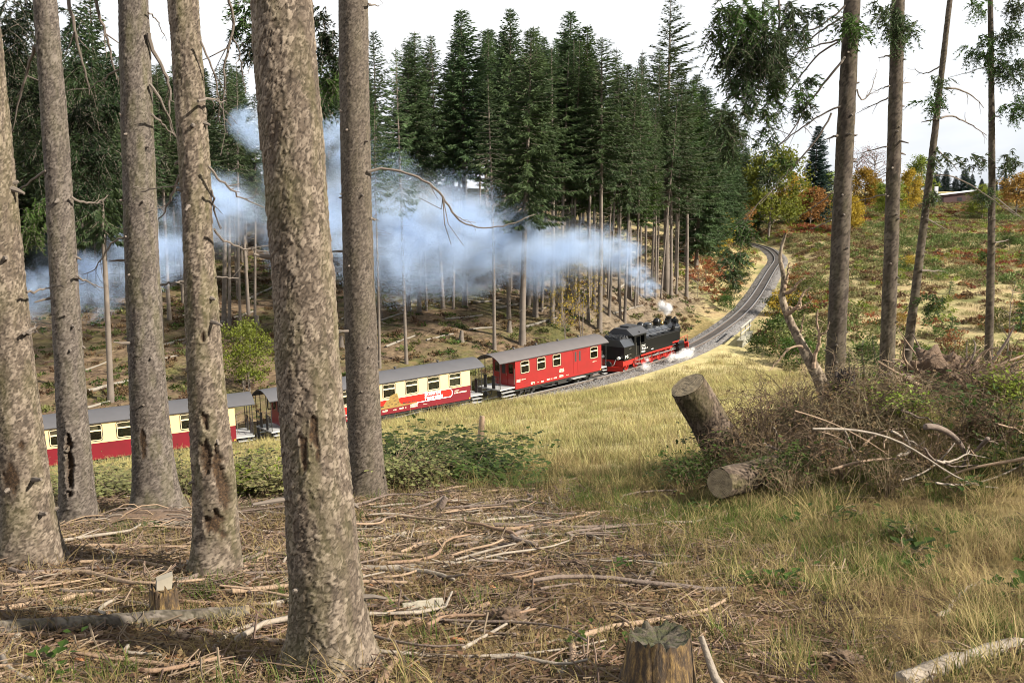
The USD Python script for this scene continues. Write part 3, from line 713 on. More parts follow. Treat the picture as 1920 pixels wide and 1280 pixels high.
# wheels
WR, WX = .50, [-2.80 + 1.40 * k for k in range(5)]
def spoked(x, sy, r, n=11, balance=True):
    mb = MB().lathe([(r - .07, -.05), (r, -.05), (r + .015, .05 * -sy), (r, .06), (r - .07, .06), (r - .07, -.05)], (x, sy * .56, r), 'y', 28)
    for k in range(n):
        a = 2 * math.pi * k / n + x
        mb.tube([(x + .08 * math.cos(a), sy * .56, r + .08 * math.sin(a)), (x + (r - .05) * math.cos(a), sy * .56, r + (r - .05) * math.sin(a))], [.035, .025], 5)
    mb.lathe([(0, -.06), (.11, -.06), (.11, .08), (0, .08)], (x, sy * .56, r), 'y', 14)
    if balance:
        a = np.linspace(.6, 2.4, 8) + 2.2
        mb.prism([(x + (r - .06) * math.cos(t), r + (r - .06) * math.sin(t)) for t in a], sy * .56 - .04, sy * .56 + .05)
    return mb
for sy in (-1, 1):
    for x in WX: B('driving_wheel', spoked(x, sy, WR), 'loco_red', 35)
    for x in (-4.35, 4.25): B('carrying_wheel', spoked(x, sy, .36, 8, False), 'loco_red', 35)
    cr = .24; ca = 2.5
    px_, pz_ = cr * math.cos(ca), cr * math.sin(ca)
    yy = sy * .70
    B('coupling_rod', MB().box(WX[0] + px_ - .1, WX[4] + px_ + .1, yy - .03, yy + .03, WR + pz_ - .055, WR + pz_ + .055), 'steel')
    rod = MB().tube([(WX[2] + px_, yy + sy * .09, WR + pz_), (4.05, yy + sy * .09, .64)], [.06, .05], 6)
    B('connecting_rod', rod, 'steel')
    B('valve_rod', MB().tube([(WX[2] + px_, yy + sy * .15, WR + pz_), (2.2, yy + sy * .15, 1.05)], .028, 6).tube([(2.2, yy + sy * .14, .85), (2.2, yy + sy * .14, 1.25)], .04, 6).tube([(2.2, yy + sy * .15, 1.12), (4.0, yy + sy * .15, 1.08)], .028, 6), 'steel')
    B('slide_bar', MB().box(3.05, 4.1, yy + sy * .03 - .04, yy + sy * .03 + .04, .76, .82).box(3.4, 3.7, yy - .07, yy + .07, .55, .80), 'steel')
    B('motion_bracket', MB().box(2.95, 3.05, sy * .45 - (.35 if sy < 0 else 0), sy * .45 + (.35 if sy > 0 else 0), .62, 1.30), 'loco_red')
    cyl = B('cylinder', MB().lathe([(0, -.52), (.30, -.52), (.33, -.48), (.33, .48), (.30, .52), (0, .52)], (4.62, sy * .86, .66), 'x', 24), 'loco_black', 35)
    B('valve_chest', MB().lathe([(0, -.55), (.18, -.55), (.20, -.5), (.20, .5), (.18, .55), (0, .55)], (4.62, sy * .90, 1.13), 'x', 18).box(4.14, 5.10, sy * .86 - .3, sy * .86 + .3, .8, 1.12), 'loco_black', 35, cyl)
    B('cylinder_cover', MB().lathe([(0, -.06), (.22, -.06), (.24, 0), (.2, .03), (0, .05)], (5.2, sy * .86, .66), 'x', 18), 'steel', 35, cyl)
    # running board and pipes
    rb = MB().box(-2.9, 2.7, sy * .98 - .22, sy * .98 + .22, 1.16, 1.20).box(2.66, 2.70, sy * .98 - .22, sy * .98 + .22, 1.20, 1.50).box(2.70, 3.95, sy * .98 - .22, sy * .98 + .22, 1.48, 1.52).box(-2.9, 2.7, sy * 1.20 - .012, sy * 1.20 + .012, 1.05, 1.20).box(2.7, 3.95, sy * 1.20 - .012, sy * 1.20 + .012, 1.38, 1.52).box(2.5, 2.72, sy * 1.19 - .015, sy * 1.19 + .015, 1.10, 1.50)
    B('running_board', rb, 'loco_red')
    for x in np.linspace(-2.5, 2.1, 8): B('frame_bracket', MB().box(x - .03, x + .03, sy * .98 - .2, sy * .98 + .2, .98, 1.16), 'loco_red')
    B('brake_rigging', MB().tube([(-3.6, sy * .98, .36), (3.0, sy * .98, .36)], .028, 6).tube([(-2.1, sy * .98, .36), (-2.1, sy * .98, .95)], .03, 5).tube([(-.7, sy * .98, .36), (-.7, sy * .98, .95)], .03, 5).tube([(.7, sy * .98, .36), (.7, sy * .98, .95)], .03, 5), 'loco_red')
    for k, x in enumerate(WX): B('brake_block', MB().box(x + .55, x + .66, sy * .62 - .06, sy * .62 + .06, .3, .7), 'loco_red')
    B('sand_pipe', MB().tube([(-1.2, sy * 1.0, 1.15), (-1.0, sy * .8, .6), (-.85, sy * .62, .12)], .022, 6).tube([(1.6, sy * 1.0, 1.15), (1.75, sy * .8, .6), (1.9, sy * .62, .12)], .022, 6), 'loco_red')
    # front railing
    B('front_railing', MB().tube([(3.95, sy * 1.15, 1.52), (3.95, sy * 1.15, 1.6), (5.6, sy * 1.1, 1.72), (5.85, sy * 1.05, 1.70), (5.9, sy * 1.05, 1.02)], .022, 6).tube([(5.2, sy * 1.12, 1.68), (5.2, sy * 1.12, 1.10)], .02, 6).tube([(5.9, sy * 1.05, 1.4), (5.9, 0, 1.4)], .018, 6), 'loco_red')
    B('lamp', MB().lathe([(0, -.10), (.10, -.09), (.13, 0), (.13, .10), (0, .10)], (XF - .02, sy * .85, 1.20), 'x', 14).box(XF - .12, XF, sy * .85 - .04, sy * .85 + .04, 1.02, 1.12), 'loco_black', 35)
    B('rear_lamp', MB().lathe([(0, -.11), (.12, -.11), (.13, .08), (0, .1)], (XR - .07, sy * .80, 1.30), 'x', 14), 'lamp', 35)
# front platform
B('front_platform', MB().box(4.9, XF, -1.12, 1.12, 1.02, 1.07), 'loco_red')
# side tanks
tz0, tz1 = 1.22, 2.50
for sy in (-1, 1):
    y0, y1 = (-1.25, -.78) if sy < 0 else (.78, 1.25)
    poly = [(-2.05, tz0), (3.9, tz0), (4.05, tz0 + .15), (4.05, tz1), (-2.05, tz1)]
    if True:
        m = MB().prism([(-2.05, tz0 + .0), (2.68, tz0), (2.68, 1.54), (4.05, 1.54), (4.05, tz1 - .06), (3.98, tz1), (-2.05, tz1)], y0, y1)
    tk = B('side_tank', m, 'loco_black')
    B('tank_handrail', MB().tube([(-1.9, sy * 1.27, tz1 - .08), (3.9, sy * 1.27, tz1 - .08)], .015, 6), 'black', False, tk)
    for x in (-.6, 1.6): B('filler_lid', MB().box(x - .3, x + .3, sy * 1.0 - .15, sy * 1.0 + .15, tz1, tz1 + .07), 'loco_black', False, tk)
    rv = MB()
    for x in np.arange(-2.0, 4.0, .16):
        for z in (tz0 + .36 if x > 2.7 else tz0 + .05, tz1 - .12): rv.box(x - .012, x + .012, sy * 1.256 - .006, sy * 1.256 + .006, z - .012, z + .012)
    B('rivets', rv, 'loco_black', False, tk)
# boiler, smokebox, domes
bz = 2.34
B('boiler', MB().lathe([(0, -2.2), (.72, -2.2), (.74, -2.15), (.74, 3.1), (0, 3.1)], (0, 0, bz), 'x', 40), 'boiler', 30)
for x in (-1.4, -.3, .8, 1.9, 2.9): B('boiler_band', MB().lathe([(.742, -.035), (.752, -.035), (.752, .035), (.742, .035)], (x, 0, bz), 'x', 40), 'loco_black', 30)
sb = B('smokebox', MB().lathe([(0, 3.1), (.78, 3.1), (.78, 5.02), (.74, 5.10), (.60, 5.10), (.56, 5.16), (.30, 5.24), (0, 5.27)], (0, 0, bz), 'x', 40), 'loco_black', 30)
B('smokebox_saddle', MB().box(3.6, 5.0, -.5, .5, 1.1, 1.75), 'loco_black')
B('door_wheel', MB().lathe([(.14, -.015), (.17, -.015), (.17, .015), (.14, .015), (.14, -.015)], (5.36, 0, bz), 'x', 20).cyl((5.2, 0, bz), (5.38, 0, bz), .03, 8), 'steel', 35, sb)
B('chimney', MB().lathe([(.36, -.12), (.27, 0), (.24, .30), (.25, .40), (.31, .44), (.31, .52), (.24, .52), (.20, .1), (0, .1)], (4.15, 0, bz + .76), 'z', 28), 'loco_black', 35)
B('feedwater_heater', MB().cyl((4.72, -.62, bz + .78), (4.72, .62, bz + .78), .23, 20).box(4.5, 4.95, -.4, .4, bz + .45, bz + .7), 'loco_black', 35)
B('generator', MB().cyl((3.3, -.40, bz + .78), (3.3, .0, bz + .78), .17, 16).box(3.15, 3.45, -.3, 0, bz + .5, bz + .7), 'loco_black', 35)
B('steam_dome', MB().lathe([(.50, -.25), (.42, -.05), (.42, .34), (.38, .42), (.24, .48), (0, .50)], (.35, 0, bz + .70), 'z', 28), 'boiler', 35)
for x in (-.95, 1.95): B('sand_dome', MB().add(*[(lambda m: (m.vertices * [1, 1, 1] + [x, 0, bz + .88], m.faces))(trimesh.creation.capsule(.34, .35, [16, 12]))][0]).box(x - .40, x + .40, -.36, .36, bz + 1.02, bz + 1.10), 'loco_black', 40)
B('safety_valve', MB().cyl((-1.55, -.15, bz + .7), (-1.55, -.15, bz + 1.12), .07, 10).cyl((-1.55, .15, bz + .7), (-1.55, .15, bz + 1.12), .07, 10), 'brass', 35)
B('whistle', MB().cyl((-1.85, .3, bz + .7), (-1.85, .3, bz + 1.15), .04, 8), 'brass', 35)
B('bell', MB().lathe([(0, .20), (.07, .19), (.11, .05), (.16, -.08), (0, -.08)], (2.65, -.1, bz + .92), 'z', 14).box(2.6, 2.7, -.26, .06, bz + .7, bz + .84), 'brass', 35)
B('air_pump', MB().cyl((3.35, -.92, 1.75), (3.35, -.92, 2.75), .19, 16).cyl((3.35, -.92, 2.75), (3.35, -.92, 2.9), .12, 12).cyl((3.35, -.92, 2.95), (3.35, -.92, 3.05), .05, 8), 'loco_black', 35)
pp = MB()
for sy in (-1, 1):
    pp.tube([(-1.9, sy * .70, bz + .38), (2.0, sy * .70, bz + .40), (3.2, sy * .72, bz + .36), (4.4, sy * .80, bz + .2)], .028, 6)
    pp.tube([(-1.9, sy * .62, bz + .52), (1.2, sy * .60, bz + .52), (1.8, sy * .7, bz + .1)], .022, 6)
    pp.tube([(4.72, sy * .5, bz + .78), (4.2, sy * .74, bz + .4), (3.6, sy * .8, bz - .1)], .04, 6)
    for x in (-.6, .9, 2.2): pp.tube([(x, sy * .35, bz + .66), (x + .12, sy * .78, bz + .20)], .03, 6)
B('boiler_pipes', pp, 'boiler', 40)
B('boiler_handrail', MB().tube([(-2.0, -.80, bz + .12 + .2), (4.9, -.84, bz + .32)], .016, 6).tube([(-2.0, .80, bz + .32), (4.9, .84, bz + .32)], .016, 6), 'steel', 40)
B('top_lamp', MB().lathe([(0, -.12), (.11, -.1), (.15, 0), (.15, .12), (0, .12)], (5.30, 0, bz + .95), 'x', 16).box(5.05, 5.3, -.04, .04, bz + .72, bz + .84), 'loco_black', 35)
# cab
cz = 3.08
for sy in (-1, 1):
    ys = sorted((sy * 1.20, sy * 1.25))
    holes = [rr(-3.0 + .03, -2.42, 2.28, 2.92, .06)]
    B('cab_side', MB().add(*panel([(-3.55, 1.20), (-3.12, 1.20), (-3.12, 2.98), (-3.55, 2.98)], [], *ys)).add(*panel([(-3.12 + .002, 1.20), (-2.05, 1.20), (-2.05, cz), (-3.118, cz)], holes, *ys)) if False else
      MB().add(*panel([(-3.10, 1.20), (-2.05, 1.20), (-2.05, cz), (-3.10, cz)], [rr(-2.98, -2.38, 2.25, 2.90, .06)], *ys)).add(*panel([(-4.05, 1.20), (-3.75, 1.20), (-3.75, cz), (-4.05, cz)], [], *ys)).add(*panel([(-3.75, cz - .22), (-3.10, cz - .22), (-3.10, cz), (-3.75, cz)], [], *ys)), 'loco_black')
    B('cab_door', MB().box(-3.73, -3.12, sy * 1.17 - .015, sy * 1.17 + .015, 1.22, 2.05), 'loco_black')
    B('cab_step', MB().box(-3.75, -3.05, sy * 1.15 - .14, sy * 1.15 + .14, .46, .50).box(-3.75, -3.05, sy * 1.15 - .12, sy * 1.15 + .12, .78, .82).box(-3.76, -3.74, sy * 1.10 - .05, sy * 1.10 + .05, .46, 1.20).box(-3.06, -3.04, sy * 1.10 - .05, sy * 1.10 + .05, .46, 1.2), 'steel')
    for x in (-3.77, -3.08): B('grab_rail', MB().tube([(x, sy * 1.29, 1.3), (x, sy * 1.29, 2.4)], .016, 6), 'steel', 40)
B('cab_front', MB().box(-2.10, -2.06, -1.20, 1.20, 1.2, cz), 'loco_black')
B('cab_floor', MB().box(-4.6, -2.1, -1.18, 1.18, 1.12, 1.19), 'black')
rfp = [(-1.30, cz), (-1.22, cz + .05), (-.62, cz + .50), (.62, cz + .50), (1.22, cz + .05), (1.30, cz), (1.30, cz - .05), (-1.30, cz - .05)]
v = MB()
sec = np.array(rfp); n = len(sec)
rings = [(-4.40, 0), (-1.78, 0)]
vv = np.array([[x, y, z] for x, _ in rings for y, z in sec])
from shapely.geometry import Polygon as _Pg
m = trimesh.creation.extrude_polygon(_Pg(sec), 2.62, engine='earcut')
q = np.array(m.vertices)
cr_ = B('cab_roof', MB().add(np.stack([q[:, 2] - 4.40, q[:, 0], q[:, 1]], 1), m.faces), 'cabroof')
B('roof_vent', MB().box(-3.7, -2.5, -.42, .42, cz + .50, cz + .62).box(-3.8, -2.4, -.5, .5, cz + .62, cz + .66), 'cabroof', False, cr_)
B('roof_seam', MB().box(-3.12, -3.08, -1.2, -1.0, cz + .07, cz + .2), 'cabroof', False, cr_)
# coal bunker with sloped back and rear windows
bp = [(-5.75, 1.05), (-4.06, 1.05), (-4.06, 2.62), (-4.7, 2.62), (-5.05, 2.30), (-5.75, 2.30)]
B('bunker', MB().prism([(-5.75, 1.05), (-4.06, 1.05), (-4.06, 2.22), (-5.75, 2.22)], -1.25, 1.25), 'loco_black')
B('bunker_top', MB().add(np.array([(-5.75, -1.25, 2.223), (-4.06, -1.25, 2.223), (-4.06, 1.25, 2.223), (-5.75, 1.25, 2.223), (-5.95, -.92, 2.85), (-4.06, -.92, 2.85), (-4.06, .92, 2.85), (-5.95, .92, 2.85)], float),
   [[0, 1, 5, 4], [1, 2, 6, 5], [2, 3, 7, 6], [3, 0, 4, 7], [4, 5, 6, 7], [0, 3, 2, 1]]), 'boiler')
cl = trimesh.creation.box((1.6, 1.6, .35)).subdivide().subdivide().subdivide()
cv = np.array(cl.vertices); cv += (meshkit.noise(cv * 5, 3)[:, None] - .5) * .22
B('coal', MB().add(cv + [-4.95, 0, 2.88], cl.faces), 'coal')
B('bunker_ladder', MB().box(-4.95, -4.6, -1.27, -1.25, 2.0, 2.03).box(-4.95, -4.6, -1.27, -1.25, 1.5, 1.53).box(-4.95, -4.6, -1.27, -1.25, 1.15, 1.18), 'steel')
B('rear_frame', MB().box(-5.7, -3.0, -.95, -.85, .6, 1.04).box(-5.7, -3.0, .85, .95, .6, 1.04), 'loco_red')
B('rear_pipes', MB().tube([(-5.9, -.5, 1.15), (-6.1, -.45, .75), (-6.2, -.3, .6)], .035, 6).tube([(-5.9, .5, 1.15), (-6.1, .45, .75), (-6.2, .3, .6)], .035, 6), 'steel')
nm = B('number_plate', MB().box(-2.92, -2.12, -1.256, -1.252, 1.30, 2.10), 'loco_black')
B('lettering', lettering('99 7241-5', .135, -2.86, 1.62, -1.257), 'white', False, nm, 'white engine number')
marks(nm, [(-2.9, 1.98, .7, .07, 1), (-2.9, 1.86, .7, .05, 1), (-2.9, 1.48, .55, .05, 1), (-2.9, 1.38, .65, .09, 2)], -1.256, M['white'])
B('brake_lettering', lettering('P 5', .24, -5.6, 1.26, -1.252), 'white', False, None, 'white letters on the bunker side')
B('works_plate', MB().box(-1.2, -.85, -1.258, -1.252, 1.40, 1.46), 'white')

# ================================================================ people
def child(name, label, loc, rz, shirt, hair):
    J = {'hip': (0, 0, .10, .13), 'waist': (0, 0, .24, .115), 'chest': (.01, 0, .40, .13), 'neck': (.02, 0, .52, .05), 'head': (.03, 0, .65, .095), 'chin': (.08, 0, .60, .055),
         'shL': (0, .15, .45, .055), 'elL': (.07, .20, .27, .042), 'haL': (.22, .10, .22, .032), 'shR': (0, -.15, .45, .055), 'elR': (.07, -.20, .27, .042), 'haR': (.22, -.10, .22, .032),
         'kneL': (.34, .09, .10, .075), 'kneR': (.34, -.09, .10, .075), 'ftL': (.36, .09, -.22, .05), 'ftR': (.36, -.09, -.22, .05)}
    def sph(k): x, y, z, r = J[k]; return m3.Manifold.sphere(r, 20).translate((x, y, z))
    bones = [('hip', 'waist'), ('waist', 'chest'), ('chest', 'neck'), ('neck', 'head'), ('head', 'chin'), ('chest', 'shL'), ('shL', 'elL'), ('elL', 'haL'), ('chest', 'shR'), ('shR', 'elR'), ('elR', 'haR'), ('hip', 'kneL'), ('hip', 'kneR'), ('kneL', 'ftL'), ('kneR', 'ftR')]
    body = m3.Manifold()
    for a, b in bones: body = body + (sph(a) + sph(b)).hull()
    body = body + m3.Manifold.sphere(.018, 10).translate((.135, 0, .625))
    t = thing(name, label, 'person', loc, rz)
    part(t, 'body', body, M['skin'], True)
    sh = m3.Manifold()
    for a, b in (('hip', 'waist'), ('waist', 'chest'), ('chest', 'shL'), ('shL', 'elL'), ('chest', 'shR'), ('shR', 'elR')):
        sh = sh + m3.Manifold.batch_hull([m3.Manifold.sphere(J[k][3] + .012, 20).translate(J[k][:3]) for k in (a, b)])
    part(t, 'shirt', sh, M[shirt], True)
    hr_ = m3.Manifold.sphere(.106, 24).translate((.018, 0, .675)) - m3.Manifold.cube((.2, .3, .3), True).translate((.165, 0, .60))
    part(t, 'hair', hr_, M[hair], True)
    for sy in (-1, 1): part(t, 'eye', trimesh.creation.icosphere(1, .012, center=None).apply_translation((.118, sy * .036, .655)), M['rubber'], True)
    return t
def on_vehicle(v, p):
    return np.array(v.ComputeLocalToWorldTransform(Usd.TimeCode.Default()).Transform(Gf.Vec3d(*p)))
hv = math.atan2(track(S0 - 7)[0][1] - track(S0 - 18)[0][1], track(S0 - 7)[0][0] - track(S0 - 18)[0][0])
child('person', 'person with light hair in a cyan top seated behind a coach window', on_vehicle(c2, (w2[2] - .12, -.86, 1.46)), hv - .9, 'cyan', 'hair')

# ================================================================ culvert parapet beside the line
pc = PG(1392, 648)
par = thing('bridge_parapet', 'small concrete culvert parapet with pale handrail beside the track ahead of the engine', 'parapet', (0, 0, 0))
a = track_off(S0 + 31.0, -3.6, -.2); b = track_off(S0 + 36.2, -3.4, -.1); 
dv = (b - a) / np.linalg.norm(b - a); nv = np.array([dv[1], -dv[0], 0]); 
def pbox(mb, s0, s1, n0, n1, z0, z1):
    q = np.array([a + dv * s + nv * n + [0, 0, z] for s in (s0, s1) for n in (n0, n1) for z in (z0, z1)])
    return mb.add(q, [[0, 1, 3, 2], [4, 6, 7, 5], [0, 4, 5, 1], [2, 3, 7, 6], [0, 2, 6, 4], [1, 5, 7, 3]])
LL = np.linalg.norm(b - a)
part(par, 'wall', pbox(MB(), 0, LL, 0, .5, -2.6, .25), M['concrete'])
part(par, 'coping', pbox(MB(), -.1, LL + .1, -.08, .58, .252, .40), M['concrete'])
for s in (.4, LL / 2, LL - .4): part(par, 'post', pbox(MB(), s - .05, s + .05, .2, .3, .40, 1.55), M['rail_paint'])
for z in (.9, 1.5): part(par, 'handrail', pbox(MB(), .2, LL + .3, .18, .32, z, z + .11), M['rail_paint'])
# ================================================================ foliage and bark materials
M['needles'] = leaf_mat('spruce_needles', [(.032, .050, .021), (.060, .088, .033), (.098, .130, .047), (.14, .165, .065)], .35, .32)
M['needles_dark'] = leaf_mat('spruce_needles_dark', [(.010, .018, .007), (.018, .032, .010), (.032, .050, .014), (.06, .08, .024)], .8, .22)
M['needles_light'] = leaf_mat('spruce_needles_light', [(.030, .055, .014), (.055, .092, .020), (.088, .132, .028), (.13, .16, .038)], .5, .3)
M['needles_far'] = leaf_mat('spruce_needles_far', [(.018, .036, .028), (.030, .056, .038), (.048, .080, .048)], .3, .25)  # bluish tint paints distance haze into the far needles
M['trunk_far'] = mat('spruce_bark_far', (.155, .125, .098), .9, var=.75, vscale=1.2, col2=(.05, .040, .032))
M['deadwood'] = mat('dead_branch', (.12, .098, .078), .9, var=.6, vscale=6, col2=(.08, .06, .045))
M['birch'] = mat('pale_stem', (.20, .175, .14), .85, var=.6, vscale=3)
LEAF = {
 'hillgreen': [(.06, .085, .022), (.105, .135, .04), (.165, .185, .06), (.23, .235, .09)],
 'hillolive': [(.12, .12, .045), (.20, .19, .075), (.28, .25, .11), (.36, .31, .15)],
 'yellow': [(.22, .15, .02), (.36, .25, .03), (.48, .34, .05), (.55, .42, .10)],
 'yellowgreen': [(.10, .13, .02), (.18, .20, .03), (.27, .27, .045), (.36, .32, .06)],
 'orange': [(.17, .085, .025), (.28, .145, .04), (.36, .21, .06), (.40, .28, .09)],
 'rust': [(.13, .045, .02), (.22, .07, .03), (.30, .10, .04), (.36, .17, .07)],
 'olive': [(.07, .08, .025), (.13, .13, .04), (.20, .18, .06), (.27, .22, .09)],
 'green': [(.026, .046, .008), (.050, .080, .014), (.085, .115, .022), (.13, .145, .035)],
 'lime': [(.12, .15, .03), (.17, .22, .025), (.25, .29, .04), (.34, .34, .06)],
 'bramble': [(.028, .045, .010), (.055, .082, .016), (.095, .115, .025), (.17, .12, .035)],
 'drybrown': [(.08, .05, .025), (.15, .095, .05), (.22, .15, .08), (.32, .24, .14)],
}
for k, c in LEAF.items(): M['leaf_' + k] = leaf_mat('leaves_' + k, c, .6 if k not in ('bramble',) else 1.5, .35)
def grass_mat(name, cols): return leaf_mat(name, cols, .45, .3, .7)
M['drygrass'] = grass_mat('dry_grass', [(.13, .10, .04), (.30, .225, .105), (.50, .40, .22), (.66, .56, .37)])
M['meadowgrass'] = grass_mat('meadow_grass', [(.19, .17, .065), (.36, .30, .13), (.48, .41, .21), (.56, .49, .29)])
M['greengrass'] = grass_mat('green_grass', [(.045, .065, .012), (.085, .11, .022), (.14, .155, .038), (.22, .205, .07)])

def quads_at(c, d, w, length, width, taper=.35):
    """Leaf blades: n diamonds from c along unit d, half width along w."""
    n = len(c)
    L_, W_ = np.broadcast_to(length, (n,))[:, None], np.broadcast_to(width, (n,))[:, None]
    v = np.stack([c, c + d * L_ * taper + w * W_ * .5, c + d * L_, c + d * L_ * taper - w * W_ * .5], 1).reshape(-1, 3)
    b = np.arange(n)[:, None] * 4
    return v, np.vstack([b + [0, 1, 2], b + [0, 2, 3]])
def unit(a): return a / (np.linalg.norm(a, axis=-1, keepdims=True) + 1e-12)

def taper_trunk(H, r0, seed, bend=.25, sides=9, n=26, flare=1.35):
    r = rng(seed)
    z = np.linspace(-.6, H, n)
    u = np.clip(z / H, 0, 1)
    a = r.uniform(0, 6.28, 2)
    x = bend * np.sin(u * 3.1 + a[0]) * u; y = bend * np.sin(u * 2.6 + a[1]) * u
    x -= np.interp(0, z, x); y -= np.interp(0, z, y)
    rad = r0 * (1 - u) ** .75 * .97 + .02
    rad *= 1 + (flare - 1) * np.exp(-np.clip(z, 0, None) / .5)
    return MB().tube(np.stack([x, y, z], 1), rad, sides), (z, x, y, rad)

def spruce(seed, H, c0, R, dens=1.0, droop=1.0, dead=1.0, r0=.2, bw=1.0, gaps=.0):
    r = rng(seed)
    tr, (tz, tx, ty, trad) = taper_trunk(H, r0, seed)
    leaves_v, leaves_f, nv = [], [], 0
    limbs = MB()
    z = c0 * H
    lop = r.uniform(0, 6.28)
    while z < H - .25:
        u = (z - c0 * H) / (H - c0 * H)
        rad = R * (1 - u) ** .72 * (.55 + .45 * min(1, u * 5 + .35)) + .12
        nb = max(3, int(round(r.uniform(4.5, 6.5) * dens)))
        az0 = r.uniform(0, 6.28)
        cx_, cy_ = np.interp(z, tz, tx), np.interp(z, tz, ty)
        for k in range(nb):
            if r.random() < gaps: continue
            az = az0 + 6.283 * k / nb + r.normal(0, .25)
            Lb = rad * r.uniform(.62, 1.12) * (1 + .22 * math.cos(az - lop))
            ns = max(4, int(Lb / .19))
            t = np.linspace(.12 if Lb > 1 else .02, 1, ns)
            el0 = .55 * u ** 1.5 - .30 * (1 - u) * droop
            zc = np.tan(el0) * t * Lb - .30 * droop * (1 - u) * np.sin(t * 2.4) * Lb * .35 + .16 * Lb * t ** 3 * (1 - u)
            d = np.array([math.cos(az), math.sin(az), 0])
            sp = np.array([cx_, cy_, z]) + d * (t * Lb)[:, None] + np.array([0, 0, 1.0]) * zc[:, None]
            if Lb > .8: limbs.tube(np.vstack([[cx_, cy_, z], sp[::max(1, ns // 4)], sp[-1:]]), np.linspace(.028, .008, len(sp[::max(1, ns // 4)]) + 2), 3, False)
            side = np.array([-d[1], d[0], 0])
            for sgn in (-1, 1, 0, -1, 1):
                jit = r.normal(0, .06, (ns, 3))
                out = r.uniform(.25, 1.0, ns) if sgn else np.zeros(ns)
                dn = r.uniform(.25, 1.0, ns) * droop if sgn else r.uniform(.6, 1.2, ns) * droop
                dd = unit(d * r.uniform(.35, .9, ns)[:, None] + side * (sgn * out)[:, None] - np.array([0, 0, 1.0]) * (dn * (1 - .75 * u))[:, None] + np.array([0, 0, .35 * u]))
                ww = unit(np.cross(dd, r.normal(0, 1, (ns, 3))))
                ln = (r.uniform(.30, .62, ns) * (.45 + .55 * np.sin(np.clip(t, .1, .92) * 3.0)) * min(1, .45 + Lb / 3)) * bw
                v, f = quads_at(sp + jit, dd, ww, ln, ln * r.uniform(.22, .36, ns))
                leaves_v.append(v); leaves_f.append(f + nv); nv += len(v)
        z += r.uniform(.32, .52) * (1.0 - .35 * u) / math.sqrt(dens)
    # leading shoot
    crown = (np.vstack(leaves_v), np.vstack(leaves_f))
    dd_ = MB()
    nd = int(60 * dead)
    for k in range(nd):
        zz_ = r.uniform(.08, c0 + .12) * H
        az = r.uniform(0, 6.28); Lb = r.uniform(.3, 1.7) * (.3 + zz_ / (c0 * H + .1) * .8)
        p0 = np.array([np.interp(zz_, tz, tx), np.interp(zz_, tz, ty), zz_])
        d = np.array([math.cos(az), math.sin(az), 0]); e = r.uniform(-.5, .15)
        dd_.tube([p0, p0 + d * Lb * .5 + [0, 0, e * Lb * .4], p0 + d * Lb + [0, 0, e * Lb]], [.018, .012, .005], 3, False)
    return tr, limbs, crown, dd_

SPRUCE = {}
def spruce_model(key, **kw):
    nm = kw.pop('leaf', 'needles')
    tr, limbs, crown, dd_ = spruce(**kw)
    m = model(key)
    t = part(m, 'trunk', tr, M['trunk_far'], True)
    if limbs.n: part(m, 'crown_limbs', limbs, M['deadwood'])
    part(m, 'crown', crown, M[nm])
    if dd_.n: tag(part(m, 'dead_branches', dd_, M['deadwood']), kind='stuff')
    SPRUCE[key] = (m.GetPath(), kw['H'])
spruce_model('spruce_high', seed=11, H=28, c0=.52, R=3.1, dens=1.0, dead=1.0, r0=.19)
spruce_model('spruce_slim', seed=12, H=28, c0=.46, R=2.4, dens=.95, dead=1.3, r0=.17)
spruce_model('spruce_full', seed=13, H=28, c0=.47, R=3.3, dens=1.15, dead=.8, r0=.22, bw=1.15)
spruce_model('spruce_broad', seed=14, H=28, c0=.42, R=3.8, dens=1.0, dead=.6, r0=.24, bw=1.15, droop=1.3)
spruce_model('spruce_ragged', seed=15, H=28, c0=.50, R=2.9, dens=.8, dead=1.6, r0=.18, gaps=.25)
spruce_model('spruce_dense', seed=16, H=22, c0=.12, R=3.4, dens=1.15, dead=.2, r0=.2, bw=1.2)
spruce_model('spruce_sparse', seed=17, H=30, c0=.30, R=4.6, dens=.75, dead=1.2, r0=.27, gaps=.15, bw=.95, droop=.9)
spruce_model('spruce_far', seed=18, H=20, c0=.06, R=3.3, dens=1.2, dead=0, r0=.2, bw=1.4, leaf='needles_far')
spruce_model('spruce_young', seed=19, H=3.0, c0=.06, R=.95, dens=1.4, dead=0, r0=.05, bw=.75, leaf='needles_light')
spruce_model('spruce_pole', seed=20, H=26, c0=.62, R=1.9, dens=.8, dead=1.6, r0=.13, gaps=.2)
spruce_model('spruce_lit', seed=21, H=28, c0=.36, R=3.9, dens=1.05, dead=.6, r0=.22, bw=1.15, droop=1.35, leaf='needles_light')  # broad spruce with brighter green needles

ORD = ['first', 'second', 'third', 'fourth', 'fifth', 'sixth', 'seventh', 'eighth', 'ninth', 'tenth', 'eleventh', 'twelfth', 'thirteenth', 'fourteenth', 'fifteenth', 'sixteenth', 'seventeenth', 'eighteenth', 'nineteenth', 'twentieth']
TENS = ['', '', 'twenty', 'thirty', 'forty', 'fifty', 'sixty', 'seventy', 'eighty', 'ninety']
def ordinal(n):
    if n <= 20: return ORD[n - 1]
    return TENS[n // 10] + '-' + ORD[n % 10 - 1] if n % 10 else TENS[n // 10][:-1] + 'ieth'

# ================================================================ the spruce forest behind the train
trees = []          # (x, y, z, H, model, label or None)
def stand(px, py, top, key, label=None, Y=None, top_Y=True):
    p = PG(px, py, 40) if Y is None else None
    if p is None:
        q = P(px, py, Y); p = np.array([q[0], q[1], Gz(q[0], q[1])])
    H = P(px, top, p[1])[2] - p[2]
    trees.append((p[0], p[1], p[2], H, key, label))
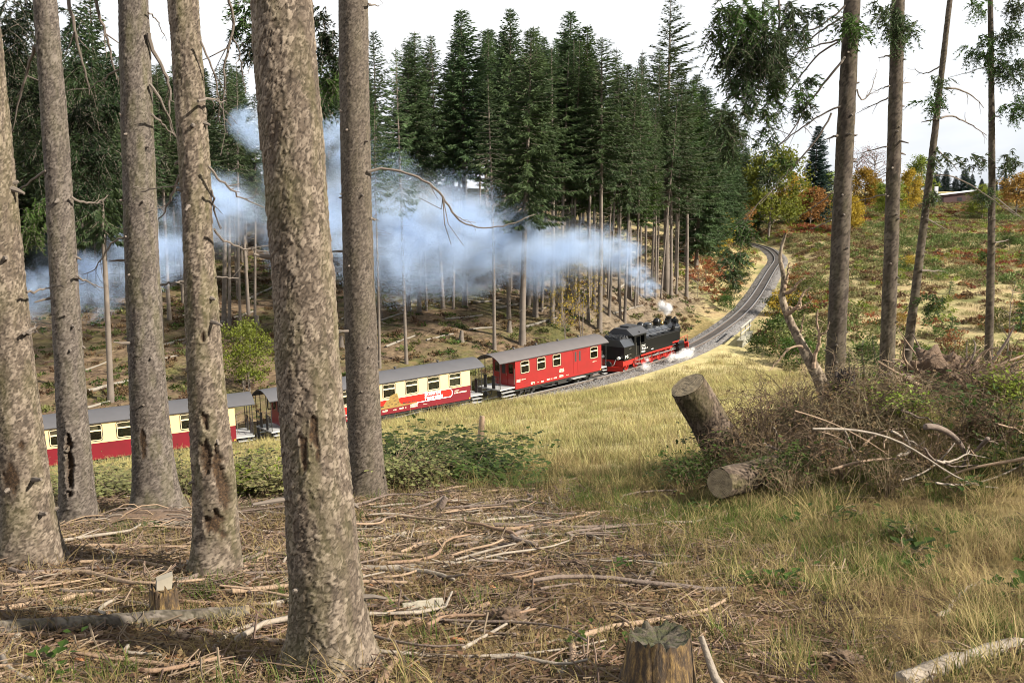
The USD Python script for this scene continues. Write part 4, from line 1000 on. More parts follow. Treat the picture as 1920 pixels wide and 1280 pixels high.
# (foot x, foot y, top y, kind, label) read from the photograph
for a in [
    (208, 752, -40, 'spruce_broad', 'spruce with low green boughs standing just behind the leftmost coach roof'),
    (430, 617, 105, 'spruce_slim', None), (452, 640, 118, 'spruce_pole', None), (466, 590, 130, 'spruce_high', None), (318, 600, 120, 'spruce_high', None),
    (712, 690, 200, 'spruce_pole', 'thin leaning bare spruce behind the cream coach roof beside the second thick trunk'),
    (762, 682, 90, 'spruce_ragged', 'spruce with green tufts low on its trunk behind the cream coach roof'),
    (714, 600, 54, 'spruce_slim', None), (766, 590, 72, 'spruce_high', None), (786, 588, 60, 'spruce_slim', None), (800, 583, 100, 'spruce_pole', None), (831, 580, 66, 'spruce_high', None),
    (850, 580, 120, 'spruce_pole', None), (872, 575, 22, 'spruce_full', 'tall full-crowned spruce rising over the middle of the smoke'), (927, 655, 150, 'spruce_pole', 'slender grey trunk rising right behind the rear roof end of the red coach'),
    (954, 598, 16, 'spruce_full', 'tallest pointed spruce of the middle group above the red coach'), (979, 646, 60, 'spruce_broad', 'stout spruce with long drooping boughs rising behind the red coach roof'),
    (991, 575, 47, 'spruce_high', None), (1003, 592, 90, 'spruce_slim', None), (1016, 585, 110, 'spruce_pole', None), (1052, 600, 95, 'spruce_ragged', None), (1070, 560, 20, 'spruce_full', 'dense dark-topped spruce behind the smoke near the engine'),
    (1076, 590, 80, 'spruce_slim', None), (1107, 560, 50, 'spruce_lit', None), (1124, 622, 70, 'spruce_high', 'straight spruce trunk rising behind the cab end of the red coach'), (1163, 598, 88, 'spruce_pole', None),
    (1140, 560, 110, 'spruce_pole', None), (1195, 575, 105, 'spruce_slim', None), (1210, 545, 95, 'spruce_pole', None), (1222, 545, 90, 'spruce_high', None), (1232, 540, 110, 'spruce_pole', None),
    (1250, 547, -5, 'spruce_sparse', 'tallest spruce with an open feathery crown rising above the engine chimney'), (1180, 560, 120, 'spruce_lit', None),
    (1305, 505, 160, 'spruce_dense', None), (1330, 480, 200, 'spruce_dense', None), (1352, 470, 190, 'spruce_dense', None), (1375, 465, 240, 'spruce_dense', None), (1398, 452, 275, 'spruce_dense', None), (1285, 500, 150, 'spruce_lit', None), (1318, 470, 175, 'spruce_dense', None), (1268, 520, 130, 'spruce_full', None),
    (1340, 455, 210, 'spruce_dense', None), (1360, 448, 215, 'spruce_dense', None), (1388, 445, 250, 'spruce_dense', None), (1410, 440, 300, 'spruce_dense', None), (1300, 470, 140, 'spruce_full', None)]:
    stand(*a[:4], label=a[4])
for k, px in enumerate(list(range(958, 1290, 14)) + [400, 412, 441, 478, 300, 250, 130]):
    py = 545 + (k * 37) % 62 if px > 900 else 560 + (k * 37) % 80
    stand(px + (k * 5) % 9, py if px < 1200 else min(py, 560), np.interp(px, [0, 480, 954, 1070, 1160, 1290], [110, 120, 60, 70, 110, 150]) + (k * 53) % 60, ['spruce_pole', 'spruce_ragged', 'spruce_pole', 'spruce_slim'][k % 4])
env_x = [-200, 0, 300, 400, 480, 600, 690, 714, 770, 830, 870, 954, 1000, 1070, 1110, 1160, 1200, 1255, 1300, 1340, 1380, 1430]
env_y = [60, 70, 110, 112, 116, 95, 90, 70, 80, 80, 40, 36, 65, 45, 70, 100, 90, 100, 160, 215, 265, 310]
r_ = rng(77)
cand = 0
while cand < 9000 and len(trees) < 222:
    cand += 1
    s = S0 + r_.uniform(-52, 120); t = r_.uniform(16, 112)
    q = track_off(s, t)
    x, y = q[0], q[1]
    tt_, _, _ = track_coord(np.array([x]), np.array([y]))
    if tt_[0] < 15: continue
    z = Gz(x, y)
    px = proj([x, y, z + 1])[0, 0]
    if px < -60 or px > 1420: continue
    tmin = np.interp(px, [0, 480, 700, 950, 1150, 1250, 1420], [26, 26, 30, 30, 26, 20, 16])
    if t < tmin: continue
    if 690 < px < 950 and t > 52: continue
    if 400 < px < 500 and t > 55: continue
    if min((x - a[0]) ** 2 + (y - a[1]) ** 2 for a in trees) < 2.7 ** 2: continue
    py0 = proj([x, y, z])[0, 1]
    top = np.interp(px, env_x, env_y) + abs(r_.normal(0, 38)) + 4
    H = P(px, top, y)[2] - z
    if H < 14 or H > 34: continue
    key = r_.choice(['spruce_high', 'spruce_slim', 'spruce_full', 'spruce_ragged', 'spruce_pole', 'spruce_pole', 'spruce_lit', 'spruce_slim'] if px < 1270 else ['spruce_dense', 'spruce_full', 'spruce_high'])
    trees.append((x, y, z, H, str(key), None))
for k in range(4000):
    if len(trees) >= 262: break
    s = S0 + r_.uniform(-50, 60); t = r_.uniform(55, 100)
    q = track_off(s, t); x, y = q[0], q[1]; z = Gz(x, y)
    px = proj([x, y, z + 1])[0, 0]
    if not (930 < px < 1290 or px < 380): continue
    if min((x - a[0]) ** 2 + (y - a[1]) ** 2 for a in trees) < 2.7 ** 2: continue
    H = r_.uniform(13, 19)
    trees.append((x, y, z, H, 'spruce_dense', None))
zones = [(-1e9, 330, 'above the leftmost coach'), (330, 640, 'above the cream coaches gap'), (640, 930, 'above the cream advert coach'), (930, 1130, 'above the red coach'), (1130, 1270, 'above the engine'), (1270, 1e9, 'left of the empty track')]
look_ = {'spruce_high': 'high-crowned spruce', 'spruce_slim': 'slim spruce', 'spruce_full': 'full dark spruce', 'spruce_broad': 'broad drooping spruce', 'spruce_ragged': 'ragged spruce',
         'spruce_pole': 'pole-thin spruce', 'spruce_dense': 'dense low-branched spruce', 'spruce_sparse': 'tall open spruce', 'spruce_lit': 'bright green spruce', 'spruce_far': 'dark spruce'}
byzone = {}
for i, a in enumerate(trees):
    px = proj(a[:3])[0, 0]
    zn = next(z[2] for z in zones if z[0] <= px < z[1])
    row = 'front' if track_coord(np.array([a[0]]), np.array([a[1]]))[0][0] < 40 else 'back'
    byzone.setdefault((zn, row, a[4]), []).append((px, i))
tree_label = {}
for (zn, row, key), l in byzone.items():
    l.sort()
    for k, (px, i) in enumerate(l):
        o = '' if len(l) == 1 else ordinal(k + 1) + ' from the left, '
        tree_label[i] = '%s, %s%s row %s' % (look_[key], o, row, zn)
r_ = rng(3)
for i, (x, y, z, H, key, lab) in enumerate(trees):
    ref, h0 = SPRUCE[key]
    sc = H / h0; w = sc * r_.uniform(.9, 1.12)
    w *= r_.uniform(.8, 1.28)
    thing('spruce_tree', lab or tree_label[i], 'spruce tree', (x, y, z), r_.uniform(0, 6.28), 'spruces of the wood behind the train', scale=(w, w, sc), ref=ref, tilt=(r_.normal(0, .02), r_.normal(0, .02), 0))

# the far side of the wood, past what one can count
wr = rng(505)
wx = []
while len(wx) < 210:
    s = S0 + wr.uniform(-60, 140); t = wr.uniform(42, 125)
    q = track_off(s, t); x, y = q[0], q[1]; z = Gz(x, y)
    if track_coord(np.array([x]), np.array([y]))[0][0] < 40: continue
    px = proj([x, y, z + 1])[0, 0]
    if px < -80 or px > 1400 or (660 < px < 935) or (385 < px < 505): continue
    env = np.interp(px, env_x, env_y) + 25 + abs(wr.normal(0, 45))
    H = P(px, env, y)[2] - z
    if H < 9 or H > 32: continue
    wx.append((x, y, z, min(H, 26)))
for k in range(150):
    x, y = wr.uniform(-40, 44), wr.uniform(225, 300); z = Gz(x, y); px = proj([x, y, z])[0, 0]
    H = min(24, P(px, np.interp(px, env_x, env_y) + 30 + abs(wr.normal(0, 40)), y)[2] - z)
    if not (660 < px < 935) and H > 6: wx.append((x, y, z, H))
wx = np.array(wx)
pi = UsdGeom.PointInstancer.Define(stage, '/World/distant_wood')
tg = []
for k, key in enumerate(('spruce_dense', 'spruce_high', 'spruce_full')):
    xf = UsdGeom.Xform.Define(stage, '/World/distant_wood/spruce_%03d' % k)
    sc_ = 1 / SPRUCE[key][1]
    xf.GetPrim().GetReferences().AddInternalReference(SPRUCE[key][0])
    tg.append(xf.GetPath())
pi.CreatePrototypesRel().SetTargets(tg)
ix = wr.choice([0, 1, 2], len(wx), p=[.45, .25, .3])
pi.CreateProtoIndicesAttr(Vt.IntArray.FromNumpy(ix.astype(np.int32)))
pi.CreatePositionsAttr(Vt.Vec3fArray.FromNumpy(wx[:, :3].astype(np.float32)))
hh_ = np.array([22, 28, 28])[ix]
sc_ = wx[:, 3] / hh_
pi.CreateScalesAttr(Vt.Vec3fArray.FromNumpy(np.stack([sc_ * 1.1, sc_ * 1.1, sc_], 1).astype(np.float32)))
tag(pi, 'dense far part of the spruce wood that reads as one dark mass', kind='stuff')

# ================================================================ leafy trees and shrubs
def leafy(seed, H, R, trunk_r, n_limbs, n_leaves, leaf, base=.25, multi=1, shape=1.0, clump=.45):
    """Branching stems and leaf blades gathered in clumps round the twig ends."""
    r = rng(seed)
    wood = MB(); tips = []
    for s in range(multi):
        a = r.uniform(0, 6.28); lean = (r.uniform(.1, .35) if multi > 1 else .05) * H
        b = np.array([math.cos(a), math.sin(a), 0])
        pts = [np.array([0, 0, -.3]) + b * (.05 * multi), b * lean * .3 + [0, 0, H * .35], b * lean * .7 + [0, 0, H * .7] + r.normal(0, .03 * H, 3), b * lean + [0, 0, H * .97]]
        wood.tube(pts, np.array([1, .75, .45, .12]) * trunk_r / math.sqrt(multi), 6)
        pts = np.array(pts)
        for k in range(n_limbs // multi):
            u = r.uniform(base, .97); p0 = np.array([np.interp(u, [-.05, .35, .7, .97], pts[:, i]) for i in range(3)])
            az = r.uniform(0, 6.28); ln = R * r.uniform(.5, 1.05) * (math.sin(min(1, (1.03 - u) / (1 - base) * 1.4) * math.pi / 2) ** .7) * shape
            d = np.array([math.cos(az), math.sin(az), r.uniform(.15, .9)])
            p1 = p0 + d * ln * .55; p2 = p1 + (d + r.normal(0, .35, 3)) * ln * .45
            wood.tube([p0, p1, p2], np.array([.32, .2, .06]) * trunk_r / math.sqrt(multi), 4, False)
            tips += [p2, (p1 + p2) / 2]
            for j in range(2):
                p3 = p1 + (d + r.normal(0, .6, 3)) * ln * .4
                wood.tube([p1, p3], np.array([.12, .04]) * trunk_r / math.sqrt(multi), 3, False); tips.append(p3)
    tips = np.array(tips)
    if n_leaves == 0: return wood, None
    c = tips[r.integers(0, len(tips), n_leaves)] + r.normal(0, clump * .45, (n_leaves, 3)) * [1, 1, .8]
    d = unit(r.normal(0, 1, (n_leaves, 3)) + [0, 0, -.3]); w = unit(np.cross(d, r.normal(0, 1, (n_leaves, 3))))
    ln = leaf * r.uniform(.6, 1.3, n_leaves)
    return wood, quads_at(c, d, w, ln, ln * .75, .5)
LEAFY = {}
def leafy_model(key, matl, wood='deadwood', **kw):
    w, lv = leafy(**kw)
    m = model(key)
    part(m, 'stems', w, M[wood], True)
    if lv is not None: part(m, 'crown', lv, M[matl])
    LEAFY[key] = (m.GetPath(), kw['H'])
leafy_model('autumn_tree_yellow', 'leaf_yellow', seed=31, H=10, R=3.8, trunk_r=.17, n_limbs=56, n_leaves=7000, leaf=.36, clump=1.0, base=.12)
leafy_model('autumn_tree_olive', 'leaf_yellowgreen', seed=32, H=11, R=4.2, trunk_r=.18, n_limbs=56, n_leaves=7500, leaf=.36, clump=1.0, base=.12)
leafy_model('autumn_tree_orange', 'leaf_orange', seed=33, H=8, R=3.4, trunk_r=.15, n_limbs=46, n_leaves=4600, leaf=.34, clump=.9, base=.12)
leafy_model('bare_tree', 'leaf_rust', seed=34, H=11, R=4.5, trunk_r=.17, n_limbs=60, n_leaves=700, leaf=.22, clump=1.0)
leafy_model('shrub_lime', 'leaf_lime', seed=35, H=5, R=1.8, trunk_r=.10, n_limbs=60, n_leaves=5200, leaf=.16, base=.12, multi=7, clump=.55)
leafy_model('sparse_yellow_tree', 'leaf_yellow', seed=36, H=7, R=2.3, trunk_r=.09, n_limbs=34, n_leaves=620, leaf=.17, base=.3, multi=2, clump=.6)
leafy_model('shrub_yellow', 'leaf_yellow', seed=37, H=2, R=.9, trunk_r=.05, n_limbs=30, n_leaves=900, leaf=.13, base=.1, multi=5, clump=.3)
leafy_model('shrub_rust', 'leaf_rust', seed=38, H=2, R=.8, trunk_r=.05, n_limbs=30, n_leaves=850, leaf=.12, base=.1, multi=5, clump=.3)
leafy_model('shrub_green', 'leaf_green', seed=39, H=2, R=1.1, trunk_r=.05, n_limbs=36, n_leaves=1500, leaf=.14, base=.08, multi=6, clump=.35)
leafy_model('shrub_olive', 'leaf_olive', seed=40, H=1.6, R=1.0, trunk_r=.05, n_limbs=36, n_leaves=1100, leaf=.13, base=.08, multi=6, clump=.35)
leafy_model('shrub_orange', 'leaf_orange', seed=41, H=2, R=1.0, trunk_r=.05, n_limbs=30, n_leaves=900, leaf=.14, base=.1, multi=5, clump=.35)
leafy_model('bare_sapling', 'leaf_rust', seed=42, H=5, R=1.3, trunk_r=.05, n_limbs=24, n_leaves=0, leaf=.1, base=.25, multi=1)

def plant(name, cat, key, px, py, top, label, Y=None, group=None, models=None, widen=1.0, seed=0):
    ref, h0 = (models or LEAFY)[key]
    if Y is None: p = PG(px, py, 14)
    else:
        q = P(px, py, Y); p = np.array([q[0], q[1], Gz(q[0], q[1])])
    H = P(px, top, p[1])[2] - p[2]
    s = H / h0
    return thing(name, label, cat, p, (px * 7.3 + seed) % 6.28, group, scale=(s * widen, s * widen, s), ref=ref)

plant('leafy_shrub', 'shrub', 'shrub_lime', 462, 735, 612, 'lime green leafy shrub behind the gap between the two cream coaches', widen=.95)
plant('yellow_sapling', 'sapling', 'sparse_yellow_tree', 1092, 640, 500, 'thin sapling with sparse bright yellow leaves behind the red coach', widen=.9)
plant('yellow_sapling', 'sapling', 'sparse_yellow_tree', 1062, 650, 545, 'smaller yellow-leaved sapling just left of the taller one behind the red coach', widen=.9)
far = [('autumn_tree', 'autumn_tree_olive', 1440, 450, 292, 'yellow-green broadleaf tree where the track bends out of sight', None, 1.0),
       ('autumn_tree', 'autumn_tree_yellow', 1478, 440, 330, 'yellow broadleaf tree right of the bend against the wood edge', 232, .9),
       ('autumn_tree', 'autumn_tree_orange', 1518, 432, 358, 'orange-brown broadleaf tree below the dark pointed spruce', 228, 1.1),
       ('autumn_tree', 'autumn_tree_olive', 1560, 430, 330, 'greenish yellow tree beside the thickest right trunk', 250, 1.1),
       ('autumn_tree', 'autumn_tree_yellow', 1622, 415, 322, 'golden tree between the two nearest right trunks', 260, 1.1),
       ('bare_tree', 'bare_tree', 1640, 395, 280, 'large leafless grey tree on the skyline between the two nearest right trunks', 300, 1.2),
       ('bare_tree', 'bare_tree', 1600, 395, 292, 'smaller leafless grey tree left on the skyline behind the golden tree', 310, 1.1),
       ('autumn_tree', 'autumn_tree_yellow', 1703, 405, 325, 'slim yellow tree right of the second right trunk', 250, .8),
       ('autumn_tree', 'autumn_tree_olive', 1722, 400, 300, 'pale olive tree on the skyline left of the leaning trunk', 300, .9),
       ('autumn_tree', 'autumn_tree_olive', 1662, 418, 345, 'low olive tree partly hidden by the second right trunk', 240, 1.1),
       ('autumn_tree', 'autumn_tree_orange', 1905, 388, 330, 'orange tree at the right picture edge below the hanging bough', 250, 1.2),
       ('autumn_tree', 'autumn_tree_olive', 1842, 400, 352, 'olive bushy tree beside the red shed', 238, 1.2),
       ('autumn_tree', 'autumn_tree_yellow', 1590, 440, 372, 'low yellow tree on the slope left of the thick right trunk', 215, 1.1),
       ('autumn_tree', 'autumn_tree_orange', 1385, 440, 385, 'small orange tree at the edge of the dark wood above the track', 205, 1.0),
       ('autumn_tree', 'autumn_tree_yellow', 1347, 470, 392, 'slender yellow tree in front of the dark wood left of the track', 160, .6)]
for nm, key, px, py, top, lab, Y, wd in far: plant(nm, 'broadleaf tree', key, px, py, top, lab, Y, 'autumn trees at the far end of the valley', widen=wd)
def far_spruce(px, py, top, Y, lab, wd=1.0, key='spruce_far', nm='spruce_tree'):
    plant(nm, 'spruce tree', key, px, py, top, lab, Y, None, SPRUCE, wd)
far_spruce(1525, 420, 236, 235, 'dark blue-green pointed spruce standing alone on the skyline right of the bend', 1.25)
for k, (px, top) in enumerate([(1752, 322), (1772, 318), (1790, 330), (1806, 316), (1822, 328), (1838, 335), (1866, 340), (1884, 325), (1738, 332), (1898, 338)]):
    far_spruce(px, 372, top, 420 + 14 * (k % 3), '%s dark spruce from the left in the haze-tinted row on the far skyline' % ordinal(sorted([1752, 1772, 1790, 1806, 1822, 1838, 1866, 1884, 1738, 1898]).index(px) + 1), 2.1)

# the red shed on the far hillside
hp = P(1803, 383, 285); hz = Gz(hp[0], hp[1]); hz = max(hz, hp[2] - 1.5)
sh = thing('shed', 'long low dark red shed with pale sloping roof on the far hillside', 'shed', (hp[0], hp[1], hz), -.15)
M['shed'] = mat('shed_boards', (.085, .045, .042), .8, var=.4, vscale=2); M['shed_roof'] = mat('shed_roof', (.62, .62, .64), .5)
part(sh, 'wall', MB().prism([(-5.5, -.8), (5.5, -.8), (5.5, 3.6), (-5.5, 2.2)], -3, 3), M['shed'])
part(sh, 'roof', MB().prism([(-6.2, 2.15), (6.0, 3.72), (6.0, 3.95), (-6.2, 2.38)], -3.4, 3.4), M['shed_roof'])
part(sh, 'window', MB().box(-2, -.8, -3.03, -3.0, .6, 1.6), M['rubber'])
hp = P(1768, 382, 300)
part(sh, 'chimney', MB().box(-7.4, -6.6, -1, 0, -.8, 4.6), M['shed_roof'])

# shrubs and young spruces on the open hillside, read from the photograph
for px, py, top, key, lab in [
    (1780, 553, 526, 'spruce_young', 'small young spruce alone on the hillside between the leaning and the slender right trunk'),
    (1780, 636, 590, 'spruce_young', 'young spruce below the other on the open hillside between the leaning and slender right trunks'),
    (1912, 622, 545, 'spruce_young', 'larger young spruce at the right picture edge on the hillside'),
    (1902, 712, 680, 'spruce_young', 'small young spruce low at the right edge behind the brush pile'),
    (1912, 500, 470, 'spruce_young', 'dark bushy spruce high on the hillside at the right edge'),
    (1620, 712, 640, 'spruce_young', 'dense young spruce between the two nearest right trunks'),
    (1595, 716, 655, 'spruce_young', 'young spruce close beside the thickest right trunk'),
    (1648, 705, 650, 'spruce_young', 'young spruce left of the second right trunk'),
    (1700, 690, 640, 'spruce_young', 'young spruce behind the leaning right trunk'),
    (1640, 680, 625, 'spruce_young', 'young spruce behind the pair between the nearest right trunks'),
    (1888, 700, 655, 'spruce_young', 'young spruce right of the slender right trunk')]:
    p = PG(px, py, 16)
    H = P(px, top, p[1])[2] - p[2]
    s = H / 3.0
    thing('young_spruce', lab, 'young spruce', p, px % 6.28, 'young spruces on the hillside', scale=(s * 1.25, s * 1.25, s), ref=SPRUCE['spruce_young'][0])
shr = [(1468, 596, 548, 'shrub_yellow', 'pale yellow shrub beside the track ahead of the engine'), (1795, 668, 622, 'shrub_rust', 'rust red shrub on the hillside between the leaning and slender right trunks'),
       (1690, 620, 590, 'shrub_yellow', 'bright yellow shrub behind the leaning trunk'), (1455, 650, 600, 'shrub_green', 'green shrub right of the culvert parapet'), (1480, 665, 610, 'shrub_olive', 'olive shrub right of the green one near the culvert'),
       (1500, 690, 640, 'shrub_green', 'broad green shrub behind the dead snag'), (1530, 640, 600, 'shrub_olive', 'olive shrub above the dead snag base'), (1425, 670, 635, 'shrub_green', 'low green shrub at the foot of the culvert'),
       (1350, 510, 478, 'shrub_rust', 'russet shrub on the bank left of the track'), (1322, 535, 500, 'shrub_rust', 'brown-red shrub on the bank above the engine'), (1600, 428, 405, 'shrub_orange', 'small orange shrub beside the thickest right trunk'),
       (1452, 590, 558, 'shrub_green', 'green bush between the track and the pale yellow shrub'), (1375, 560, 535, 'shrub_green', 'green bush on the left edge of the empty track'), (1360, 585, 556, 'shrub_green', 'long low green bush left of the empty track near the engine'),
       (1395, 535, 512, 'shrub_green', 'small green bush left of the empty track farther up'), (1705, 505, 480, 'shrub_yellow', 'small yellow bush halfway up the hillside'), (1580, 610, 570, 'shrub_olive', 'olive bush just left of the thickest right trunk'),
       (1330, 450, 415, 'shrub_orange', 'orange bush at the foot of the dark wood'), (1485, 548, 518, 'shrub_orange', 'orange-tipped bush right of the upper track'), (1740, 700, 655, 'shrub_green', 'green bush below the rust red shrub'),
       (1820, 690, 650, 'shrub_olive', 'olive bush left of the slender right trunk'), (1510, 560, 525, 'shrub_olive', 'olive bush on the hillside above the dead snag'), (1870, 620, 585, 'shrub_olive', 'olive bush right of the slender trunk on the hillside'),
       (1500, 600, 560, 'shrub_green', 'green bush midway between the snag and the track'), (1850, 500, 475, 'shrub_green', 'green bush high on the hillside behind the slender trunk'), (1890, 465, 445, 'shrub_green', 'dark green bush near the right edge high on the hillside')]
for px, py, top, key, lab in shr: plant('shrub', 'shrub', key, px, py, top, lab, None, 'shrubs of the open hillside', widen=1.25)
plant('bare_sapling', 'sapling', 'bare_sapling', 1885, 690, 520, 'leafless grey sapling right of the slender trunk on the hillside', widen=.8)
plant('bare_sapling', 'sapling', 'bare_sapling', 668 + 640, 560, 480, 'leafless sapling on the bank above the engine', widen=.8)
# ================================================================ foreground trunks with plated bark
def bark_material(name, dark, mid, light, moss=.0):
    n = {'tone': ('attribute', {'attribute': 'tone'}), 'edge': ('attribute', {'attribute': 'edge'}), 'scar': ('attribute', {'attribute': 'scar'}), 'moss': ('attribute', {'attribute': 'moss'}),
         'g': ('geometry', {}), 'n1': ('noise_texture', {'scale': 60.0, 'detail': 4.0, 'roughness': .7}), 'n2': ('noise_texture', {'scale': 3.0, 'detail': 4.0}),
         's': ('math', {'math_type': 'multiply_add', 'value2': .55}), 's2': ('math', {'math_type': 'multiply_add', 'value2': .5}),
         'r': ('rgb_ramp', {'ramp': [(.25, dark), (.5, mid), (.8, light)]}),
         'cr': ('mix', {'color1': tuple(c * .36 for c in mid)}), 'sc': ('rgb_ramp', {'ramp': [(.3, (.010, .007, .004)), (.52, (.035, .021, .012)), (.72, (.095, .058, .028))]}),
         'ms': ('mix', {'color2': (.10, .10, .025)}), 'xs': ('mix', {}),
         'b': ('bump', {'strength': .6, 'distance': .006}), 'p': ('principled_bsdf', {'roughness': .9, 'specular_ior_level': .2})}
    return usdkit.material(stage, L + name, n, [('g.position', 'n1.vector'), ('g.position', 'n2.vector'), ('tone.fac', 's.value1'), ('n1.fac', 's2.value1'), ('s2.value', 's.value3'), ('s.value', 'r.fac'),
        ('edge.fac', 'cr.fac'), ('r.color', 'cr.color2'), ('moss.fac', 'ms.fac'), ('cr.color', 'ms.color1'), ('n1.fac', 'sc.fac'), ('scar.fac', 'xs.fac'), ('ms.color', 'xs.color1'), ('sc.color', 'xs.color2'),
        ('n1.fac', 'b.height'), ('b.normal', 'p.normal'), ('xs.color', 'p.base_color')], surface='p.BSDF')
M['bark_a'] = bark_material('spruce_bark', (.046, .034, .024), (.084, .064, .047), (.19, .152, .115))
M['bark_b'] = bark_material('spruce_bark_grey', (.042, .033, .027), (.080, .065, .053), (.140, .117, .097))
M['bark_c'] = bark_material('spruce_bark_shaded_grey', (.040, .031, .023), (.075, .059, .045), (.120, .098, .077))  # a darker grey-brown bark than the two above
M['rings'] = usdkit.material(stage, L + 'sawn_rings', {'a': ('attribute', {'attribute': 'ring'}), 'g': ('geometry', {}), 'n': ('noise_texture', {'scale': 14.0, 'detail': 5.0, 'roughness': .65}),
    'k': ('math', {'math_type': 'multiply_add', 'value2': 75.0}), 'k2': ('math', {'math_type': 'multiply', 'value2': 9.0}), 's': ('math', {'math_type': 'sine'}), 'h': ('math', {'math_type': 'multiply_add', 'value2': .22}),
    'r': ('rgb_ramp', {'ramp': [(.2, (.06, .042, .024)), (.5, (.155, .115, .065)), (.8, (.27, .21, .125))]}), 'p': ('principled_bsdf', {'roughness': .85})},
    [('g.position', 'n.vector'), ('n.fac', 'k2.value1'), ('a.fac', 'k.value1'), ('k2.value', 'k.value3'), ('k.value', 's.value1'), ('s.value', 'h.value1'), ('n.fac', 'h.value3'), ('h.value', 'r.fac'), ('r.color', 'p.base_color')], surface='p.BSDF')
def cut_face(root, name, c, ax, r, seed=1):
    """A sawn face with year rings, saw marks and a ragged rim."""
    q = rng(seed); ax = unit(np.asarray(ax)); e1 = unit(np.cross(ax, [.3, .2, 1.0])); e2 = np.cross(ax, e1)
    k, n = 14, 44
    th = np.arange(n) / n * 2 * np.pi; u = np.linspace(0, 1, k)
    TH, U = np.meshgrid(th, u)
    rim = 1 + .05 * (meshkit.fbm(np.stack([np.cos(TH) * 4, np.sin(TH) * 4, TH * 0 + seed], -1), 3, seed) - .5) * U
    V = c + (r * U * rim)[..., None] * (np.cos(TH)[..., None] * e1 + np.sin(TH)[..., None] * e2) + ax * (.006 + .010 * (meshkit.noise(np.stack([U * np.cos(TH) * 5, U * np.sin(TH) * 22, TH * 0], -1), seed) - .5))[..., None]
    i, j = np.meshgrid(np.arange(k - 1), np.arange(n), indexing='ij')
    F = np.stack([i * n + j, (i + 1) * n + j, (i + 1) * n + (j + 1) % n, i * n + (j + 1) % n], -1).reshape(-1, 4)
    return part(root, name, (V.reshape(-1, 3), F), M['rings'], True, prim={'ring': U.ravel()})
M['bark_e'] = bark_material('brown_spruce_bark', (.030, .022, .016), (.056, .043, .032), (.092, .074, .057))  # crown shade on the right trunks is painted in as darker bark
M['bark_d'] = bark_material('dark_stump_bark', (.022, .015, .010), (.052, .036, .025), (.115, .085, .062))
M['cutwood'] = usdkit.material(stage, L + 'cut_wood', {'tc': ('texture_coordinate', {}), 'w': ('noise_texture', {'scale': 30.0, 'detail': 5.0, 'roughness': .7}),
    'n': ('noise_texture', {'scale': 9.0, 'detail': 5.0}), 'r': ('rgb_ramp', {'ramp': [(.3, (.13, .095, .055)), (.7, (.27, .21, .125))]}), 'r2': ('rgb_ramp', {'ramp': [(.35, (.45, .45, .38)), (.65, (1.1, 1.05, 1))]}),
    'm': ('mix', {'mix_type': 'multiply', 'fac': 1.0}), 'p': ('principled_bsdf', {'roughness': .85})},
    [('tc.object', 'w.vector'), ('tc.object', 'n.vector'), ('w.fac', 'r.fac'), ('n.fac', 'r2.fac'), ('r.color', 'm.color1'), ('r2.color', 'm.color2'), ('m.color', 'p.base_color')], surface='p.BSDF')
M['rot'] = usdkit.material(stage, L + 'rotten_wood', {'tc': ('texture_coordinate', {}), 'mp': ('mapping', {'scale': (34, 34, 9)}), 'n': ('noise_texture', {'scale': 1.0, 'detail': 6.0, 'roughness': .7}),
    'r': ('rgb_ramp', {'ramp': [(.36, (.014, .009, .005)), (.5, (.055, .032, .013)), (.63, (.17, .105, .035)), (.76, (.33, .24, .09))]}), 'b': ('bump', {'strength': 1.0, 'distance': .02}), 'p': ('principled_bsdf', {'roughness': .9})},
    [('tc.object', 'mp.vector'), ('mp.vector', 'n.vector'), ('n.fac', 'r.fac'), ('n.fac', 'b.height'), ('b.normal', 'p.normal'), ('r.color', 'p.base_color')], surface='p.BSDF')
M['moss'] = mat('moss', (.065, .066, .024), .95, var=.7, vscale=12, col2=(.03, .04, .01), bump=.8, bscale=60)

